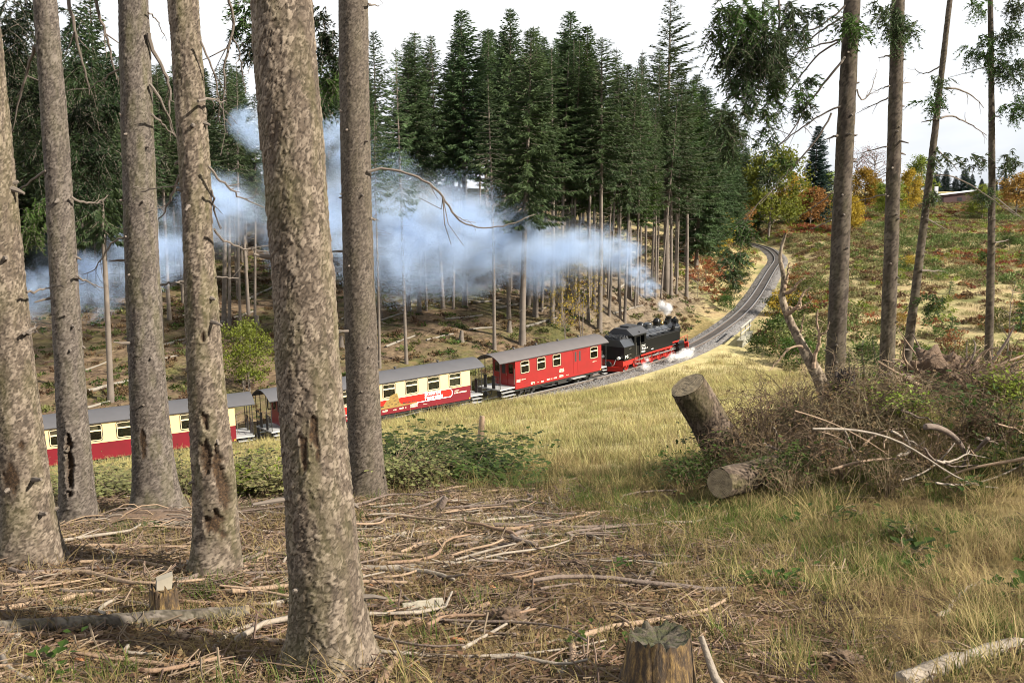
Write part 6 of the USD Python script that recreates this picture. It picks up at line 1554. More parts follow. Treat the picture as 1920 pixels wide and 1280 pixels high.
log('white_log', 'bleached birch-like log in the bottom right corner', 'log', [(1688, 1290), (1780, 1256), (1870, 1232), (1960, 1212)], 32, 'stick_pale', 18, .9, 62)
for k, (pts, w, ml, lab) in enumerate([
    ([(-20, 1152), (120, 1128), (230, 1108), (305, 1098)], 13, 'stick_tan', 'long tan branch reaching from the left edge to the yellow rotten stump'),
    ([(328, 1092), (400, 1098), (460, 1112), (520, 1122)], 13, 'stick_pale', 'straight pale branch reaching right from the yellow rotten stump'),
    ([(36, 1196), (10, 1226), (12, 1256), (62, 1284)], 13, 'stick_pale', 'curled pale branch hooked below the lower left log'),
    ([(400, 1226), (430, 1195), (470, 1180), (552, 1168)], 11, 'stick_pale', 'white forked branch touching the thickest trunk from the left'),
    ([(318, 1190), (420, 1196), (540, 1208)], 14, 'stick_dark', 'grey pole half hidden below the lower left log'),
    ([(700, 1186), (800, 1166), (860, 1152), (916, 1138)], 13, 'stick_red', 'straight reddish pole right of the thickest trunk'),
    ([(1400, 1238), (1500, 1232), (1580, 1228), (1640, 1222)], 12, 'stick_tan', 'greyish branch in the grass right of the near stump'),
    ([(470, 963), (520, 966), (548, 980)], 10, 'stick_pale', 'pale bent branch behind the thickest trunk beside the grass edge'),
    ([(440, 1078), (480, 1060), (530, 1030), (545, 1015)], 12, 'stick_tan', 'thick slanting branch leaning from the fourth trunk to the thickest one'),
    ([(670, 1020), (740, 1010), (800, 1000), (852, 992)], 11, 'stick_pale', 'long pale branch lying level in the middle of the stick field'),
    ([(860, 1014), (920, 1016), (1000, 1010), (1080, 1012)], 12, 'stick_pale', 'long grey branch lying level right in the stick field'),
    ([(890, 962), (940, 980), (985, 996), (1028, 998)], 10, 'stick_tan', 'tan branch slanting across the upper stick field'),
    ([(1330, 1035), (1400, 1030), (1500, 1018)], 9, 'stick_dark', 'dark twiggy branch in the grass at the edge of the stick field'),
    ([(1760, 1160), (1795, 1125), (1812, 1105), (1838, 1093)], 9, 'stick_pale', 'pale crooked stick in the grass on the right'),
    ([(1000, 1220), (1060, 1205), (1090, 1202)], 9, 'stick_pale', 'pale arched stick left of the near mossy stump'),
    ([(1050, 1270), (1075, 1238), (1090, 1228)], 12, 'stick_pale', 'split white piece standing out at the bottom left of the near stump'),
    ([(1180, 1120), (1140, 1108), (1050, 1105)], 9, 'stick_tan', 'weathered branch lying behind the near mossy stump'),
    ([(715, 1290), (735, 1255), (748, 1232)], 18, 'stick_red', 'broken reddish branch end beside the foot of the thickest trunk')]):
    log('dead_branch', lab, 'branch', pts, w, ml, 14, .7, 70 + k)

M['stump_top'] = usdkit.material(stage, L + 'weathered_stump_top', {'tc': ('texture_coordinate', {}), 'n': ('noise_texture', {'scale': 11.0, 'detail': 6.0, 'roughness': .7}), 'n2': ('noise_texture', {'scale': 60.0, 'detail': 4.0, 'roughness': .7}),
    'r': ('rgb_ramp', {'ramp': [(.35, (.016, .016, .006)), (.46, (.05, .05, .016)), (.52, (.06, .046, .028)), (.68, (.13, .105, .072))]}), 'r2': ('rgb_ramp', {'ramp': [(.3, (.45, .45, .45)), (.7, (1.2, 1.2, 1.2))]}), 'm': ('mix', {'mix_type': 'multiply', 'fac': 1.0}),
    'b': ('bump', {'strength': 1.0, 'distance': .015}), 'p': ('principled_bsdf', {'roughness': .92})}, [('tc.object', 'n.vector'), ('tc.object', 'n2.vector'), ('n.fac', 'r.fac'), ('n2.fac', 'r2.fac'), ('r.color', 'm.color1'), ('r2.color', 'm.color2'), ('m.color', 'p.base_color'), ('n2.fac', 'b.height'), ('b.normal', 'p.normal')], surface='p.BSDF')
def stump(name, label, foot_px, w, h, seed, lean=(0, 0), Yf=None, mats=('rot', 'stump_top'), ragged=.10, hollow=.0, taper=.85):
    """A rotten stump: fluted side with a ragged rim, and a mossy top."""
    g = PG(*foot_px) if Yf is None else np.array([*P(*foot_px, Yf)[:2], Gz(*P(*foot_px, Yf)[:2])])
    r = rng(seed); n, m = 64, 22
    th = np.arange(n) / n * 2 * np.pi; u = np.linspace(0, 1, m)
    TH, U = np.meshgrid(th, u)
    c3 = np.stack([np.cos(TH) * 2.2, np.sin(TH) * 2.2, U * 1.2], -1)
    flute = meshkit.fbm(np.stack([np.cos(TH) * 6, np.sin(TH) * 6, U * .8], -1), 4, seed) - .5
    R = w / 2 * (1.18 - (1.18 - taper) * U ** .6 + .30 * np.exp(-U / .12)) * (1 + (.34 - .26 * U) * flute + .14 * (meshkit.fbm(c3, 3, seed + 1) - .5))
    top = h * (1 + ragged * 4 * (meshkit.fbm(np.stack([np.cos(TH) * 8, np.sin(TH) * 8, TH * 0], -1), 4, seed + 2) - .5))
    Z = -.12 + (top + .12) * U
    V = np.stack([R * np.cos(TH) + lean[0] * U * h, R * np.sin(TH) + lean[1] * U * h, Z], -1)
    ii, jj = np.meshgrid(np.arange(m - 1), np.arange(n), indexing='ij')
    F = np.stack([ii * n + jj, ii * n + (jj + 1) % n, (ii + 1) * n + (jj + 1) % n, (ii + 1) * n + jj], -1).reshape(-1, 4)
    t = thing(name, label, 'tree stump', g)
    part(t, 'wood', (V.reshape(-1, 3), F), M[mats[0]], True)
    # top: rings shrinking to the centre
    k = 8; rings = [V[-1] * [1, 1, 1]]
    cen = V[-1].mean(0)
    tops = []
    for q in range(k):
        f_ = 1 - q / (k - 1)
        ring_ = cen + (V[-1] - cen) * np.array([f_, f_, f_ ** 6 * .8])
        ring_[:, 2] += (meshkit.fbm(ring_ * 24, 4, seed + 4) - .5) * .10 * h / .35 - hollow * (1 - f_ ** 2) * h
        tops.append(ring_)
    tops[0] = V[-1]
    TV = np.stack(tops).reshape(-1, 3)
    ii, jj = np.meshgrid(np.arange(k - 1), np.arange(n), indexing='ij')
    TF = np.stack([ii * n + jj, ii * n + (jj + 1) % n, (ii + 1) * n + (jj + 1) % n, (ii + 1) * n + jj], -1).reshape(-1, 4)
    part(t, 'top', (TV, TF), M[mats[1]], True)
    return t, g
ns_, g_ = stump('tree_stump', 'mossy rotten stump nearest the camera at the bottom right of centre', (1232, 1292), .40, .28, 81, (.02, .04), mats=('rot', 'stump_top'), ragged=.10, taper=.76, hollow=.12)
pk = MB().tube([g_ + [.20, -.05, .30], g_ + [.26, -.12, .12], g_ + [.40, -.30, -.02]], [.014, .022, .016], 6)
part(ns_, 'splinter', (pk.get()[0] - g_, pk.get()[1]), M['stick_pale'], True)
st2, g2 = stump('tree_stump', 'small yellow rotten stump splitting apart behind the lower left log', (310, 1160), .19, .20, 82, ragged=.22, mats=('rot', 'rot'))
bk = thing('wood_block', 'white sawn wedge of wood lying on the small yellow rotten stump', 'wood block', g2 + [.0, 0, .205], .4)
part(bk, 'block', MB().prism([(-.045, 0), (.045, 0), (.055, .085), (-.04, .06)], -.04, .04), M['chalk'])
# leaning cut stump
A0, A1 = P(1366, 858, 13.0), P(1289, 722, 12.7)
rl = 66 * px_m(13.0, 780) / 2
(v, f), prim, _ = bark_tube(np.array([A0, (A0 + A1) / 2 + [0.01, 0, 0], A1]), [rl * 1.2, rl * 1.03, rl * .98], 83, cell=.035, amp=.008, step=.017, wob=.016, mossy=.3)
ls = thing('tree_stump', 'tall cut stump leaning to the left in front of the dry meadow', 'tree stump')
part(ls, 'bark', (v, f), M['bark_d'], True, prim=prim)
ax = unit(A1 - A0)
cut_face(ls, 'cut_top', A1 - ax * .002, ax, rl * .985, 7)
# short cut log lying below it
B0, B1 = P(1350, 906, 10.6), P(1468, 878, 11.5)
B0[2] = max(B0[2], Gz(B0[0], B0[1]) + .12); B1[2] = max(B1[2], Gz(B1[0], B1[1]) + .12)
rb_ = 56 * px_m(10.6, 900) / 2
(v, f), prim, _ = bark_tube(np.array([B0, (B0 + B1) / 2, B1]), [rb_, rb_ * .96, rb_ * .9], 84, cell=.035, amp=.006, step=.018, wob=.02, mossy=.4)
lg = thing('cut_log', 'short thick log with a sawn brown face turned to the camera', 'log')
part(lg, 'bark', (v, f), M['bark_d'], True, prim=prim)
ax = unit(B0 - B1)
cut_face(lg, 'sawn_face', B0 - ax * .002, ax, rb_ * .99, 8)
# dead snag
pts = [(1562, 800), (1550, 752), (1537, 712), (1520, 678), (1500, 640), (1477, 592), (1467, 552), (1469, 520), (1463, 485), (1468, 455), (1473, 438)]
sn = thing('dead_snag', 'crooked pale dead snag leaning left in front of the nearest right trunk', 'dead tree')
p = smooth_line(poly_px(pts, 13.4, -.3, 4), 44)
w = np.interp(np.linspace(0, 1, 44), np.linspace(0, 1, 11), [32, 28, 25, 22, 19, 16, 13, 10, 8, 6, 3]) * px_m(13.4) / 2
(v, f), prim, _ = bark_tube(p, w, 85, cell=.03, amp=.004, step=.02, wob=.012, mossy=.05, scars=[(W_, .35, .05, .2, .006)])
M['bark_pale'] = bark_material('weathered_snag', (.085, .06, .042), (.17, .13, .092), (.30, .245, .18))
part(sn, 'trunk', (v, f), M['bark_pale'], True, prim=prim)
for q, wd in (([(1471, 549), (1490, 540), (1497, 531), (1511, 520)], 8), ([(1474, 588), (1488, 582), (1498, 568), (1510, 545), (1522, 540)], 9), ([(1470, 545), (1475, 525), (1478, 503), (1482, 492)], 7), ([(1526, 690), (1531, 660), (1536, 630), (1532, 606), (1534, 580)], 9),
              ([(1536, 628), (1548, 622), (1556, 606)], 5), ([(1506, 652), (1487, 650), (1462, 672), (1441, 696)], 5), ([(1480, 575), (1500, 578), (1513, 570), (1525, 560)], 5), ([(1500, 624), (1506, 600), (1508, 590)], 4)):
    branch(sn, q, 13.2, wd, 'stick_tan', -.15, 2)
bs_, gb_ = stump('tree_stump', 'black charred-looking stump at the foot of the dead snag', (1580, 800), .30, .62, 86, Yf=13.3, mats=('black_rot', 'black_rot'), ragged=.2) if M.setdefault('black_rot', mat('black_rotten_wood', (.028, .02, .015), .95, var=.7, vscale=8, bump=1.0, bscale=30)) else None

# uprooted root plate in the brush pile
rp = thing('root_plate', 'upturned tangle of roots and soil in the brush pile on the right', 'root plate')
ic = trimesh.creation.icosphere(4, 1.0)
vv = np.array(ic.vertices); nn_ = meshkit.fbm(vv * 2.4, 5, 6) - .5
ctr = P(1770, 795, 13.6); ctr[2] = Gz(ctr[0], ctr[1]) + .42
part(rp, 'soil', (ctr + vv * (.8 + 1.6 * nn_ + .9 * (meshkit.fbm(vv * 9, 4, 16) - .5))[:, None] * [.62, .36, .44], ic.faces), M['soil'], True)
r_ = rng(88)
for k in range(60):
    a = r_.uniform(0, 6.28); d = unit(np.array([math.cos(a) * 1.2, r_.uniform(-1, .1), r_.uniform(-.2, 1.0)]))
    p0 = ctr + d * [.5, .3, .3]; ln = r_.uniform(.25, .7)
    p1 = p0 + d * ln * .5 + r_.normal(0, .08, 3); p2 = p1 + (d + r_.normal(0, .6, 3)) * ln * .5
    rr_ = r_.uniform(.010, .035)
    part(rp, 'root', MB().tube(smooth_line([p0, p1, p2], 7), np.linspace(rr_, rr_ * .3, 7), 6), M['stick_tan' if k % 3 else 'stick_dark'], True)
for k, (q, wd, ml, lab, Y0) in enumerate([([(1735, 800), (1770, 806), (1796, 826), (1812, 862), (1816, 880)], 18, 'stick_dark', 'thick curved root arching down out of the brush pile', 12.6), ([(1524, 804), (1600, 806), (1690, 830), (1780, 886), (1872, 914)], 7, 'stick_pale', 'long pale branch lying across the brush pile', 12.0),
    ([(1925, 858), (1870, 868), (1800, 884), (1760, 905)], 10, 'stick_tan', 'brown branch at the right edge below the root plate', 11.5), ([(1852, 822), (1830, 845), (1800, 878)], 13, 'stick_dark', 'dark broken limb slanting out of the brush pile near the right edge', 12.0),
    ([(1490, 770), (1600, 812), (1700, 880)], 4, 'stick_tan', 'thin bare stem slanting down through the brush pile', 11.8), ([(1755, 905), (1830, 905), (1920, 868)], 7, 'stick_pale', 'pale forked branch along the right edge of the brush pile', 11.0),
    ([(1433, 832), (1452, 850), (1472, 862)], 10, 'stick_pale', 'short white broken piece above the short cut log', 11.0), ([(1700, 760), (1726, 705), (1740, 742), (1762, 770)], 6, 'stick_dark', 'dark arched root sticking up from the brush pile', 13.0),
    ([(1690, 900), (1740, 880), (1790, 830)], 6, 'stick_pale', 'pale stem leaning against the root plate', 11.8), ([(1560, 880), (1660, 860), (1740, 868)], 8, 'stick_tan', 'half buried grey limb low in the brush pile', 11.4)]):
    Y0 = min(13.4, min(PG(*c)[1] for c in q) - .35)
    p = smooth_line(poly_px(q, Y0, .3, k), 14)
    rr_ = wd * px_m(Y0) / 2 * .72
    tag(part(None, 'dead_branch', MB().tube(p, np.linspace(rr_, rr_ * .55, 14), 7), M[ml], True), lab, 'branch')

r_ = rng(93)
bb = []
for k in range(34):
    px = r_.uniform(1480, 1915); py = r_.uniform(735, 880); Y0 = min(13.6, PG(px, py)[1] - r_.uniform(.3, 1.2))
    a = r_.normal(0, .75); ln = r_.uniform(35, 120); dx, dy = math.cos(a) * ln, math.sin(a) * ln
    bb.append(([(px - dx / 2, py - dy / 2), (px + r_.normal(0, 9), py + r_.normal(0, 9)), (px + dx / 2, py + dy / 2 + 6)], r_.uniform(3, 7), ['stick_tan', 'stick_dark', 'stick_pale', 'stick_dark'][k % 4], px, py, Y0))
_keep = marks_px; marks_px = [('the leaning cut stump', 1320, 780), ('the short cut log', 1420, 890), ('the dead snag', 1540, 740), ('the root plate', 1770, 790), ('the slender right trunk', 1850, 740), ('the second right trunk', 1660, 740), ('the right picture edge', 1915, 860)]
for (q, wd, ml, px, py, Y0), lab in zip(bb, place_labels([('crooked %s brush branch' % {'stick_pale': 'pale', 'stick_tan': 'tan', 'stick_dark': 'dark'}[b[2]], b[3], b[4]) for b in bb])):
    p = smooth_line(poly_px(q, Y0, .3, int(px)), 9)
    g0 = G(p[:, 0], p[:, 1]); p[:, 2] = np.maximum(p[:, 2], g0 + .01)
    rr_ = wd * px_m(Y0) / 2
    mb = MB().tube(p + r_.normal(0, .008, p.shape), np.linspace(rr_, rr_ * .4, 9), 6)
    for j in range(2):
        i = r_.integers(3, 8); d = unit(r_.normal(0, 1, 3) + [0, 0, .5]) * r_.uniform(.08, .3); mb.tube([p[i], p[i] + d], [rr_ * .4, .003], 4, False)
    tag(part(None, 'brush_branch', mb, M[ml], True), lab, 'branch', 'branches heaped in the brush pile')
marks_px = _keep

# small stubs, slab, chunks, cones
p0 = PG(815, 966); p1 = P(836, 932, p0[1])
tag(part(None, 'broken_stub', MB().tube([p0 - [0, 0, .05], (p0 + p1) / 2, p1], [.05, .045, .03], 8), M['stick_dark'], True), 'short dark broken stub leaning right at the back of the stick field', 'stub')
p0 = PG(895, 846, 14); p1 = P(904, 780, p0[1])
ps = thing('broken_post', 'thin pale broken post standing in the dry meadow below the train', 'post')
part(ps, 'post', MB().tube([p0 - [0, 0, .2], p0 * .5 + p1 * .5 + [.03, 0, 0], p1], [.085, .08, .06], 8), M['stick_tan'], True)
g = PG(795, 1150)
sl = trimesh.creation.box((.26, .11, .035)).subdivide().subdivide().subdivide(); sv_ = np.array(sl.vertices); sv_ += (meshkit.noise(sv_ * 30, 4)[:, None] - .5) * .014
tag(part(None, 'wood_slab', (sv_ @ rot([0, 0, 1], .2).T @ rot([1, 0, 0], .35).T + g + [0, 0, .03], sl.faces), M['chalk'], False), 'pale flat slab of wood right of the thickest trunk', 'wood slab')
for px, py, sz, lab in ((950, 1172, .11, 'crumbling red-brown chunk of rotten wood in the litter left of the near stump'), (1590, 1252, .09, 'crumbly brown rotten chunk in the grass at the bottom right'), (1280, 925, .10, 'reddish rotten chunk left of the short cut log')):
    ic = trimesh.creation.icosphere(3, 1); vv = np.array(ic.vertices); g = PG(px, py)
    tag(part(None, 'rotten_chunk', (g + [0, 0, sz * .35] + vv * (.8 + 1.5 * (meshkit.fbm(vv * 2.5, 4, px) - .5) + 1.2 * (meshkit.fbm(vv * 8, 4, px + 1) - .5))[:, None] * [sz * 1.2, sz * .8, sz * .6], ic.faces), M['soil'], True), lab, 'rotten wood')
cone_mb = MB()
prof_ = [(0, -.055), (.010, -.05), (.016, -.03), (.017, 0), (.013, .03), (.006, .052), (0, .056)]
cone_mb.lathe(prof_, (0, 0, 0), 'x', 10)
for k in range(34):
    u = k / 34; a = k * 2.4; xx = -.048 + .098 * u; rr_ = np.interp(xx, [q[1] for q in prof_], [q[0] for q in prof_])
    c = np.array([xx, rr_ * math.cos(a), rr_ * math.sin(a)]); d = unit(np.array([1.2, math.cos(a), math.sin(a)])); w_ = unit(np.cross(d, [1, 0, 0.01]))
    vq, fq = quads_at(c[None], d[None], w_[None], .016, .012, .6); cone_mb.add(vq, fq)
cm = model('spruce_cone'); part(cm, 'scales', cone_mb, M['cone'])
cones = [(540, 1062), (150, 1243), (112, 1252), (520, 1138), (925, 1112), (395, 930), (690, 1098), (1000, 1100), (860, 1205), (250, 1062), (470, 1100), (770, 1250), (1120, 1190), (330, 1240)]
for (px, py), lab in zip(cones, place_labels([('brown spruce cone', a, b) for a, b in cones])):
    g = PG(px, py)
    thing('spruce_cone', lab, 'cone', g + [0, 0, .012], px % 6.28, 'cones lying on the litter', ref=cm.GetPath())

# ---- leafy plants, brambles, brush
def bramble(seed, H, R, stems, leaves, leaf, dry=False):
    r = rng(seed); wood = MB(); cs = []
    for k in range(stems):
        a = r.uniform(0, 6.28); d = np.array([math.cos(a), math.sin(a), 0]); ln = r.uniform(.5, 1.1)
        p0 = d * R * r.uniform(0, .35); p1 = p0 + d * R * .35 * ln + [0, 0, H * ln * r.uniform(.6, 1.0)]; p2 = p1 + d * R * .45 * ln + [0, 0, H * r.uniform(-.35, .25)]
        p = smooth_line([p0 - [0, 0, .1], p1, p2], 8) + r.normal(0, .012, (8, 3))
        wood.tube(p, np.linspace(.006, .002, 8), 3, False); cs.append(p[2:])
        if dry:
            for j in range(4):
                i = r.integers(3, 8); q = unit(r.normal(0, .6, 3) + [0, 0, .6]) * r.uniform(.1, .35) * H
                wood.tube([p[i], p[i] + q * .5 + r.normal(0, .02, 3), p[i] + q], [.003, .002, .0012], 3, False)
    cs = np.vstack(cs)
    if not leaves: return wood, None
    c = cs[r.integers(0, len(cs), leaves)] + r.normal(0, leaf * .9, (leaves, 3))
    d = unit(r.normal(0, 1, (leaves, 3)) * [1, 1, .45]); w = unit(np.cross(d, [0, 0, 1.0]) + r.normal(0, .25, (leaves, 3)))
    ln = leaf * r.uniform(.6, 1.25, leaves)
    # each leaf folded along its rib: two triangles
    tip = c + d * ln[:, None]; mid = c + d * (ln * .5)[:, None]; up = np.array([0, 0, 1.0]) * (ln * .10)[:, None]
    v = np.stack([c, mid + w * (ln * .38)[:, None] + up, tip, mid - w * (ln * .38)[:, None] + up], 1).reshape(-1, 3)
    b = np.arange(leaves)[:, None] * 4
    return wood, (v, np.vstack([b + [0, 1, 2], b + [0, 2, 3]]))
BR = {}
for key, ml, kw in (('bramble_bush', 'leaf_bramble', dict(seed=1, H=.8, R=1.0, stems=46, leaves=1500, leaf=.085)), ('weed_bush', 'leaf_lime', dict(seed=2, H=.9, R=.7, stems=60, leaves=900, leaf=.075)),
                    ('weed_bush_brown', 'leaf_hillolive', dict(seed=3, H=.9, R=.75, stems=70, leaves=900, leaf=.07)), ('dry_brush', 'leaf_drybrown', dict(seed=4, H=.66, R=.8, stems=40, leaves=260, leaf=.05, dry=True)),
                    ('dry_brush_tall', 'leaf_drybrown', dict(seed=5, H=.92, R=.6, stems=26, leaves=60, leaf=.045, dry=True)), ('leafy_plant', 'leaf_green', dict(seed=6, H=.16, R=.2, stems=9, leaves=26, leaf=.09)), ('rose_bush', 'leaf_bramble', dict(seed=7, H=.7, R=.7, stems=26, leaves=420, leaf=.07))):
    w_, lv_ = bramble(**kw); m = model(key); part(m, 'stems', w_, M['stem']); 
    if lv_ is not None: part(m, 'leaves', lv_, M[ml])
    BR[key] = m.GetPath()
BH = {'bramble_bush': .85, 'weed_bush': .95, 'weed_bush_brown': .95}
def bush(key, px, py, s, label, Y=None, cat='bush', group=None, sq=1.0, top=None):
    if Y: q = P(px, py, Y); g = np.array([q[0], q[1], Gz(q[0], q[1])])
    else: g = PG(px, py)
    if top: sq = min(1.0, (P(px, top, g[1])[2] - g[2]) / BH[key] / s)
    thing(key, label, cat, g, (px * 1.7) % 6.28, group, scale=(s, s, s * sq), ref=BR[key])
blist = [('bramble_bush', 745, 905, 1.3), ('bramble_bush', 800, 900, 1.5), ('bramble_bush', 850, 892, 1.3), ('bramble_bush', 890, 905, 1.0), ('bramble_bush', 770, 870, 1.4), ('bramble_bush', 830, 868, 1.3), ('bramble_bush', 960, 915, .6), ('weed_bush', 450, 900, 1.2), ('weed_bush', 505, 905, 1.2), ('weed_bush_brown', 480, 870, 1.3),
         ('weed_bush', 470, 935, .8), ('weed_bush', 515, 850, 1.4), ('weed_bush', 455, 858, 1.4), ('weed_bush', 195, 905, 1.2), ('weed_bush', 235, 880, 1.4), ('weed_bush', 340, 905, 1.2), ('weed_bush', 205, 868, 1.5), ('weed_bush', 335, 870, 1.5), ('weed_bush', 20, 900, 1.2), ('weed_bush', 95, 880, 1.4),
         ('weed_bush_brown', 175, 935, 1.0), ('weed_bush_brown', 230, 925, 1.1), ('weed_bush_brown', 345, 930, 1.0), ('weed_bush_brown', 440, 925, 1.0), ('weed_bush_brown', 520, 935, .9), ('weed_bush_brown', 730, 925, .9), ('weed_bush_brown', 10, 940, 1.0), ('weed_bush_brown', 98, 925, 1.0), ('weed_bush_brown', 780, 925, .8), ('weed_bush_brown', 325, 885, 1.3), ('weed_bush_brown', 215, 895, 1.2)]
marks_px += [('the red coach', 1040, 720), ('the advert coach', 800, 780), ('the HSB coach', 220, 850)]
for (k, px, py, s), lab in zip(blist, place_labels([({'bramble_bush': 'green bramble bush', 'weed_bush': 'yellow-green weed clump', 'weed_bush_brown': 'brownish olive weed clump'}[b[0]], b[1], b[2]) for b in blist])):
    bush(k, px, py, s, lab.replace('lying', 'growing'), group='bushes on the bank below the train', top=np.interp(px, [0, 240, 345, 450, 530, 720, 780, 850, 930, 960], [872, 880, 866, 852, 842, 830, 822, 832, 860, 884]) + (px * 7.1 % 22) - 4)
brush = [('dry_brush', 1400, 800, 1.0, 13.2), ('dry_brush', 1440, 790, 1.1, 13.0), ('dry_brush', 1490, 780, 1.1, 13.4), ('dry_brush', 1530, 800, 1.0, 12.6), ('dry_brush', 1610, 790, 1.0, 13.2), ('dry_brush', 1660, 790, 1.0, 13.4), ('dry_brush', 1820, 810, 1.0, 13.0), ('dry_brush', 1870, 810, 1.1, 13.2), ('dry_brush', 1910, 820, 1.0, 12.6),
         ('dry_brush', 1450, 870, .9, 11.6), ('dry_brush', 1540, 880, .9, 11.4), ('dry_brush', 1620, 880, .9, 11.6), ('dry_brush', 1370, 850, .7, 12.4), ('dry_brush', 1580, 910, .8, 10.8), ('dry_brush', 1800, 900, .8, 11.2), ('dry_brush', 1880, 890, .9, 11.0), ('dry_brush', 1660, 940, .7, 10.2), ('dry_brush', 1480, 920, .7, 10.6), ('dry_brush', 1560, 840, .9, 12.2),          ('dry_brush_tall', 1425, 760, 1.0, 13.6), ('dry_brush_tall', 1470, 770, 1.0, 13.8), ('dry_brush_tall', 1510, 770, .9, 13.6), ('dry_brush_tall', 1650, 780, .8, 13.8), ('dry_brush_tall', 1900, 790, .9, 13.6),
         ('rose_bush', 1370, 800, .8, 12.8), ('rose_bush', 1500, 790, .7, 13.0), ('dry_brush_tall', 1560, 770, 1.0, 13.4), ('dry_brush_tall', 1610, 775, 1.05, 13.6), ('dry_brush_tall', 1690, 780, 1.0, 13.8), ('dry_brush_tall', 1830, 785, 1.05, 13.7), ('dry_brush_tall', 1790, 770, .9, 14.2), ('dry_brush', 1720, 850, .8, 12.2), ('dry_brush', 1680, 830, .9, 12.6), ('dry_brush', 1620, 850, .9, 12.0), ('rose_bush', 1850, 900, 1.0, 11.2), ('dry_brush', 1740, 930, .7, 10.6), ('rose_bush', 1900, 950, .9, 10.2), ('rose_bush', 1290, 860, .8, 12.6), ('rose_bush', 1300, 900, .7, 11.6), ('rose_bush', 1455, 905, .7, 11.0), ('rose_bush', 1500, 890, .8, 11.2), ('rose_bush', 1330, 880, .7, 12.0), ('rose_bush', 1690, 780, .7, 13.4), ('dry_brush', 1420, 850, .9, 12.2), ('rose_bush', 1880, 770, .8, 13.4), ('weed_bush', 1690, 860, .6, 12.0), ('weed_bush', 1880, 850, .7, 12.2), ('weed_bush', 1600, 790, .6, 13.2)]
BMARK = [('the leaning cut stump', 1320, 780), ('the short cut log', 1420, 890), ('the dead snag', 1540, 740), ('the root plate', 1770, 790), ('the slender right trunk', 1850, 740), ('the second right trunk', 1660, 740), ('the right picture edge', 1915, 900)]
_keep = marks_px; marks_px = BMARK
for (k, px, py, s, Y), lab in zip(brush, place_labels([({'dry_brush': 'tangle of dry brown stems', 'dry_brush_tall': 'tall bare brown brush', 'rose_bush': 'low green-leaved bramble', 'weed_bush': 'yellow-green weed clump'}[b[0]], b[1], b[2]) for b in brush])):
    bush(k, px, py, s, lab.replace('lying', 'growing'), Y, group='brush and brambles of the right mound')
marks_px = _keep + BMARK[:4]
lp = [(1560, 985, 1.3), (1690, 1055, 1.3), (80, 1266, .8), (1660, 1010, 1.0), (1890, 1135, 1.2), (1150, 1075, .8), (1165, 1215, .6), (1085, 1225, .6), (1330, 965, 1.0), (1710, 1020, 1.2), (1450, 1110, 1.0), (1390, 1100, .8), (910, 1070, .5), (1720, 1090, 1.0), (1800, 930, 1.4), (1480, 1000, 1.0), (660, 1065, .5)]
for (px, py, s), lab in zip(lp, place_labels([('low green leafy plant', a, b) for a, b, _ in lp])):
    bush('leafy_plant', px, py, s, lab.replace('lying', 'growing'), cat='plant', group='green leafy plants in the foreground')

# the mossy branch heap beside the third trunk
bh = thing('branch_heap', 'low mossy heap of thin branches between the second and third trunks', 'branch heap')
hc = PG(275, 985)
ic = trimesh.creation.icosphere(4, 1.0); vv = np.array(ic.vertices)
part(bh, 'mound', (hc + vv * (1 + .5 * (meshkit.fbm(vv * 3, 4, 8) - .5))[:, None] * [.52, .35, .14], ic.faces), M['soil'], True)
for k, (x, y) in enumerate([(-.12, -.2), (.1, -.25), (.02, -.1)]):
    part(bh, 'moss_patch', (hc + np.array([x, y, .05]) + vv * (1 + .7 * (meshkit.fbm(vv * 4, 4, 8 + k) - .5))[:, None] * [.16, .13, .07], ic.faces), M['moss'], True)
r_ = rng(91)
for k in range(46):
    a = r_.normal(0, .35); c = hc + np.array([r_.uniform(-.5, .7), r_.uniform(-.4, .2), .12]); ln = r_.uniform(.3, .9)
    d = np.array([math.cos(a), math.sin(a), 0])
    q = np.array([c - d * ln / 2, c + r_.normal(0, .03, 3) + [0, 0, .05], c + d * ln / 2]); q[:, 2] = np.maximum(G(q[:, 0], q[:, 1]) + .01, q[:, 2] - .18 * (np.array([1, .2, 1])))
    part(bh, 'twig', MB().tube(smooth_line(q, 6), np.linspace(.009, .004, 6), 5), M[['stick_dark', 'stick_tan', 'stick_pale'][k % 3]], True)

# ---- grass and litter (uncountable)
def tuft(seed, n, h, spread, bend, width):
    r = rng(seed); vs, fs, nv = [], [], 0
    for k in range(n):
        a = r.uniform(0, 6.28); d = np.array([math.cos(a), math.sin(a), 0]); p0 = np.array([r.normal(0, spread), r.normal(0, spread), -.02])
        hh = h * r.uniform(.45, 1.15); b = bend * r.uniform(.2, 1.3); w = width * r.uniform(.6, 1.3)
        t = np.array([0, .35, .7, 1.0])
        c = p0 + np.outer(t, [0, 0, hh]) * (1 - .25 * b * t[:, None]) + d * (b * hh * t ** 2)[:, None]
        s = np.array([-d[1], d[0], 0]) * w / 2
        v = np.vstack([c[0] - s, c[0] + s, c[1] - s * .9, c[1] + s * .9, c[2] - s * .6, c[2] + s * .6, c[3]])
        vs.append(v); fs.append(np.array([[0, 1, 3], [0, 3, 2], [2, 3, 5], [2, 5, 4], [4, 5, 6]]) + nv); nv += 7
    return np.vstack(vs), np.vstack(fs)
def put(name, label, protos, xy, smin, smax_, seed, tilt=.15, lift=0.0):
    r = rng(seed); z = G(xy[:, 0], xy[:, 1]); n = len(xy)
    tag(scatter(name, protos, np.c_[xy, z + lift], r.uniform(0, 6.28, n), r.uniform(smin, smax_, n), tilt=np.stack([r.normal(0, tilt, n), np.zeros(n)], 1)), label, kind='stuff')
r_ = rng(301)
